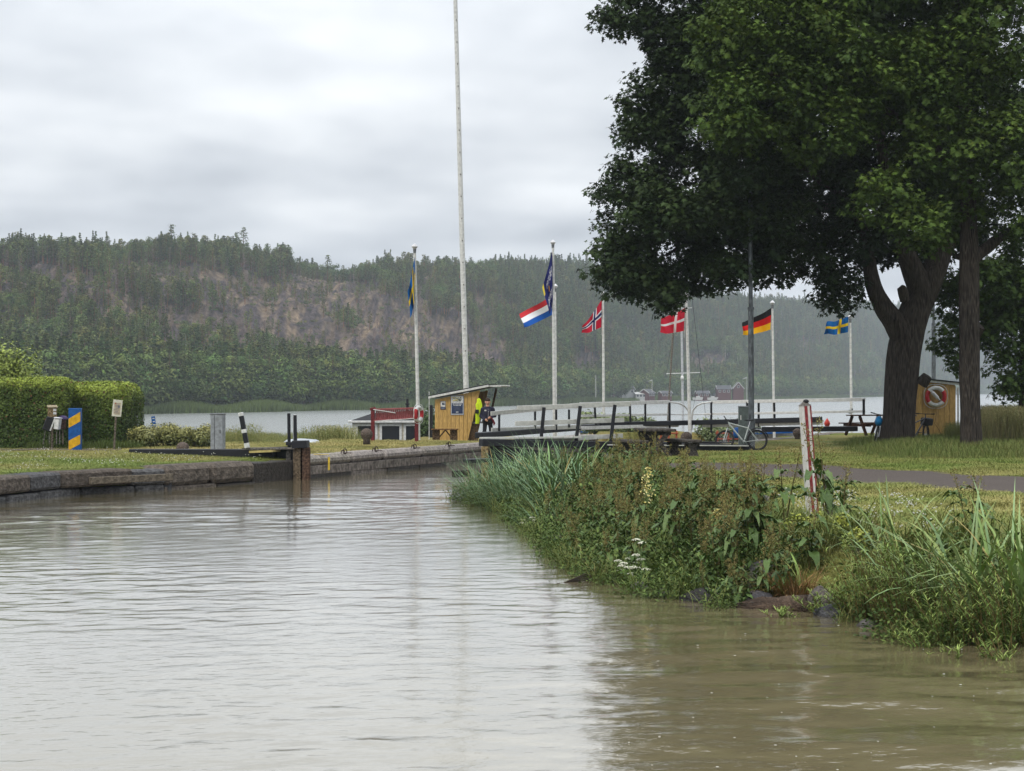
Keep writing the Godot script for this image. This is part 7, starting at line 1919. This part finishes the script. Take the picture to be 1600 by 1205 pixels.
func build_lawn():
	rng.seed = 99
	var leaf: Material = mats["bank_leaf"]
	var short := Mb.new()
	for k in 16:
		var an := rf(0, TAU); var g := rf(0.7, 1.3)
		blade(short, Vector3(rng.randfn() * 0.09, 0, rng.randfn() * 0.09), Vector3(cos(an) * 0.6, 1, sin(an) * 0.6), rf(0.05, 0.11), 0.007, rf(0.3, 1.5), Color(g, g, g), 2)
	var nz := FastNoiseLite.new(); nz.seed = 21; nz.frequency = 0.25; nz.fractal_octaves = 4
	var pl := []; var tc := []
	for k in 62000:
		var left := rng.randf() < 0.42
		var d := rf(34.5, 61.0) if left else rf(18.5, 58.0)
		var px := rf(-40, 760) if left else rf(880, 1640)
		var x: float = wx(px, d)
		var y := height(x, d)
		if y < 0.28 and d < 56: continue
		if left and not left_of_canal(x, d): continue
		if edge_dist(Vector2(x, d), left_edge) < 0.8: continue
		if not left and d < 42:
			var on_path := false
			for q in [[2.4, 39.9, 0.8], [5.0, 39.8, 1.2], [6.0, 38.6, 1.4], [6.8, 37.2, 1.5], [7.7, 35.5, 1.6], [8.6, 33.8, 1.6], [9.9, 31.7, 1.65], [11.2, 29.5, 1.65], [13.0, 27.0, 1.7]]:
				if Vector2(x - q[0], d - q[1]).length() < q[2] * 1.4: on_path = true
			if on_path: continue
		var q2 := clampf(0.5 + nz.get_noise_2d(x, d) * 1.1, 0, 1)
		var yellow := 0.25
		if left: yellow = lerpf(0.2, 0.95, smoothstep(44.0, 50.0, d))
		elif d > 36: yellow = lerpf(0.2, 0.5, smoothstep(42.0, 52.0, d))
		else: yellow = 0.4
		var c := Color(0.155, 0.2, 0.05).lerp(Color(0.33, 0.285, 0.11), clampf(yellow + (q2 - 0.5) * 0.9 + rf(-0.15, 0.15), 0, 1))
		var z := rf(0.6, 1.2)
		pl.append(Transform3D(Basis(Vector3.UP, rf(0, TAU)).scaled(Vector3(z * 1.3, z * 0.75, z * 1.3)), Vector3(x, y - 0.01, -d))); tc.append(c)
	scatter("lawn_grass", short.mesh(), leaf, pl, tc)
	# long grass round the trunks and dry tall grass at the right
	var long := Mb.new()
	for k in 22:
		var an := rf(0, TAU); var g := rf(0.7, 1.3)
		blade(long, Vector3(rng.randfn() * 0.1, 0, rng.randfn() * 0.1), Vector3(cos(an) * 0.3, 1, sin(an) * 0.3), rf(0.2, 0.45), 0.009, rf(0.3, 1.4), Color(g, g, g), 3)
	pl = []; tc = []
	for k in 9000:
		var px := rf(1300, 1650); var d := rf(42.5, 57.0)
		var near: float = smoothstep(1310.0, 1430.0, px + (d - 48.0) * 4.0)
		if rng.randf() > near * smoothstep(42.3, 47.5, d): continue
		var x: float = wx(px, d); var z := rf(0.45, 0.95) * lerpf(0.5, 1.0, near) * lerpf(0.7, 1.2, smoothstep(43.0, 48.0, d))
		pl.append(Transform3D(Basis(Vector3.UP, rf(0, TAU)).scaled(Vector3(z, z, z)), Vector3(x, height(x, d) - 0.02, -d)))
		tc.append(Color(0.11, 0.155, 0.042).lerp(Color(0.25, 0.22, 0.085), rng.randf() * rng.randf()))
	scatter("long_grass", long.mesh(), leaf, pl, tc)
	var tall := Mb.new()
	for k in 26:
		var an := rf(0, TAU); var g := rf(0.7, 1.3); var p := Vector3(rng.randfn() * 0.16, 0, rng.randfn() * 0.16); var h := rf(0.8, 1.35)
		blade(tall, p, Vector3(cos(an) * 0.14, 1, sin(an) * 0.14), h, 0.01, rf(0.1, 0.6), Color(g, g, g), 4)
		if k % 2 == 0:
			for j in 8: leafy(tall, p + Vector3(cos(an) * 0.14, 1, sin(an) * 0.14).normalized() * h * rf(0.8, 1.0) + Vector3(rng.randfn(), rng.randfn(), rng.randfn()) * 0.015, Vector3(rng.randfn(), rng.randfn(), rng.randfn()).normalized(), 0.016, Color(g * 1.5, g * 1.3, g * 1.2))
	pl = []; tc = []
	for k in 1500:
		var px := rf(1525, 1660); var d := rf(51.0, 60.0)
		if px < 1545 and rng.randf() < 0.5: continue
		var x: float = wx(px, d); var z := rf(0.7, 1.1)
		pl.append(Transform3D(Basis(Vector3.UP, rf(0, TAU)).scaled(Vector3(z, z, z)), Vector3(x, height(x, d) - 0.02, -d)))
		tc.append(Color(0.15, 0.17, 0.06).lerp(Color(0.33, 0.27, 0.14), rng.randf()))
	for k in 130:
		var px := rf(1480, 1530); var d := rf(54.0, 58.0); var x: float = wx(px, d)
		var z := rf(0.4, 0.65); pl.append(Transform3D(Basis(Vector3.UP, rf(0, TAU)).scaled(Vector3(z, z, z)), Vector3(x, height(x, d) - 0.02, -d))); tc.append(Color(0.16, 0.17, 0.06))
	scatter("dry_tall_grass", tall.mesh(), leaf, pl, tc)
	# reeds on the near lake shore at the left
	pl = []; tc = []
	for k in 2600:
		var px := rf(195, 560); var d := rf(62.0, 92.0)
		if px > 405 and px < 475 and d < 74 and rng.randf() < 0.85: continue
		if px > 545 and d < 80: continue
		var x: float = wx(px, d); var y := maxf(height(x, d), LAKE - 0.2)
		var want: float = wy(rf(671, 684) + 6.0 * sin(px * 0.045), d) - y
		if want < 0.3: continue
		var z := minf(want, 2.7) / 1.15
		pl.append(Transform3D(Basis(Vector3.UP, rf(0, TAU)).scaled(Vector3(1.5, z, 1.5)), Vector3(x, y, -d)))
		tc.append(Color(0.13, 0.165, 0.05).lerp(Color(0.26, 0.235, 0.1), rng.randf()))
	scatter("lakeside_reeds", tall.mesh(), leaf, pl, tc)
	# white clover and daisies in the lawn
	var fl := Mb.new(); fl.ball(Vector3.ZERO, Vector3(0.011, 0.009, 0.011), 5, 4)
	pl = []; tc = []
	for k in 2600:
		var left := rng.randf() < 0.5
		var d := rf(36.0, 49.0) if left else rf(20.5, 30.0)
		var px := rf(-20, 420) if left else rf(1190, 1500)
		if n_rock.get_noise_2d(px * 0.7, d * 12.0) < -0.02: continue
		var x: float = wx(px, d); var y := height(x, d)
		if y < 0.35 or (left and edge_dist(Vector2(x, d), left_edge) < 0.9): continue
		if not left and x > 6.6 and d > 26.0: continue
		var g := rf(0.4, 0.6); pl.append(Transform3D(Basis.from_scale(Vector3.ONE * rf(0.7, 1.3)), Vector3(x, y + rf(0.06, 0.12), -d))); tc.append(Color(g, g, g * 0.88))
	scatter("clover_flowers", fl.mesh(), mat("petal", Color.WHITE, 0.8, {"vc": true}), pl, tc)
	var sp := Mb.new(); sp.lathe([Vector2(0.012, 0), Vector2(0.011, 0.002), Vector2(0, 0.003)], 6)
	pl = []; tc = []
	for k in 45:
		var q := p0(rf(900, 1640), rf(960, 1230)); var g := rf(0.3, 0.5)
		if Geometry2D.is_point_in_polygon(q, canal):
			pl.append(Transform3D(Basis.from_scale(Vector3(rf(0.4, 1.0), 1, rf(0.4, 0.9))), Vector3(q.x, 0.012, -q.y))); tc.append(Color(g, g, g * 0.9))
	scatter("floating_petals", sp.mesh(), mats["petal"], pl, tc)
	var wg := []; var wc := []
	for q in [[40, 51.2], [60, 50.4], [110, 50.9], [150, 50.8], [175, 50.6], [205, 51.0]]:
		for k in 30:
			var x: float = wx(q[0] + rf(-18, 18), q[1] + rf(-0.3, 0.4)); var d: float = q[1] + rf(-0.3, 0.4)
			var z := rf(0.5, 0.9); wg.append(Transform3D(Basis(Vector3.UP, rf(0, TAU)).scaled(Vector3(z, z, z)), Vector3(x, height(x, d) - 0.02, -d))); wc.append(Color(0.09, 0.12, 0.035))
	scatter("hedge_foot_grass", long.mesh(), leaf, wg, wc)
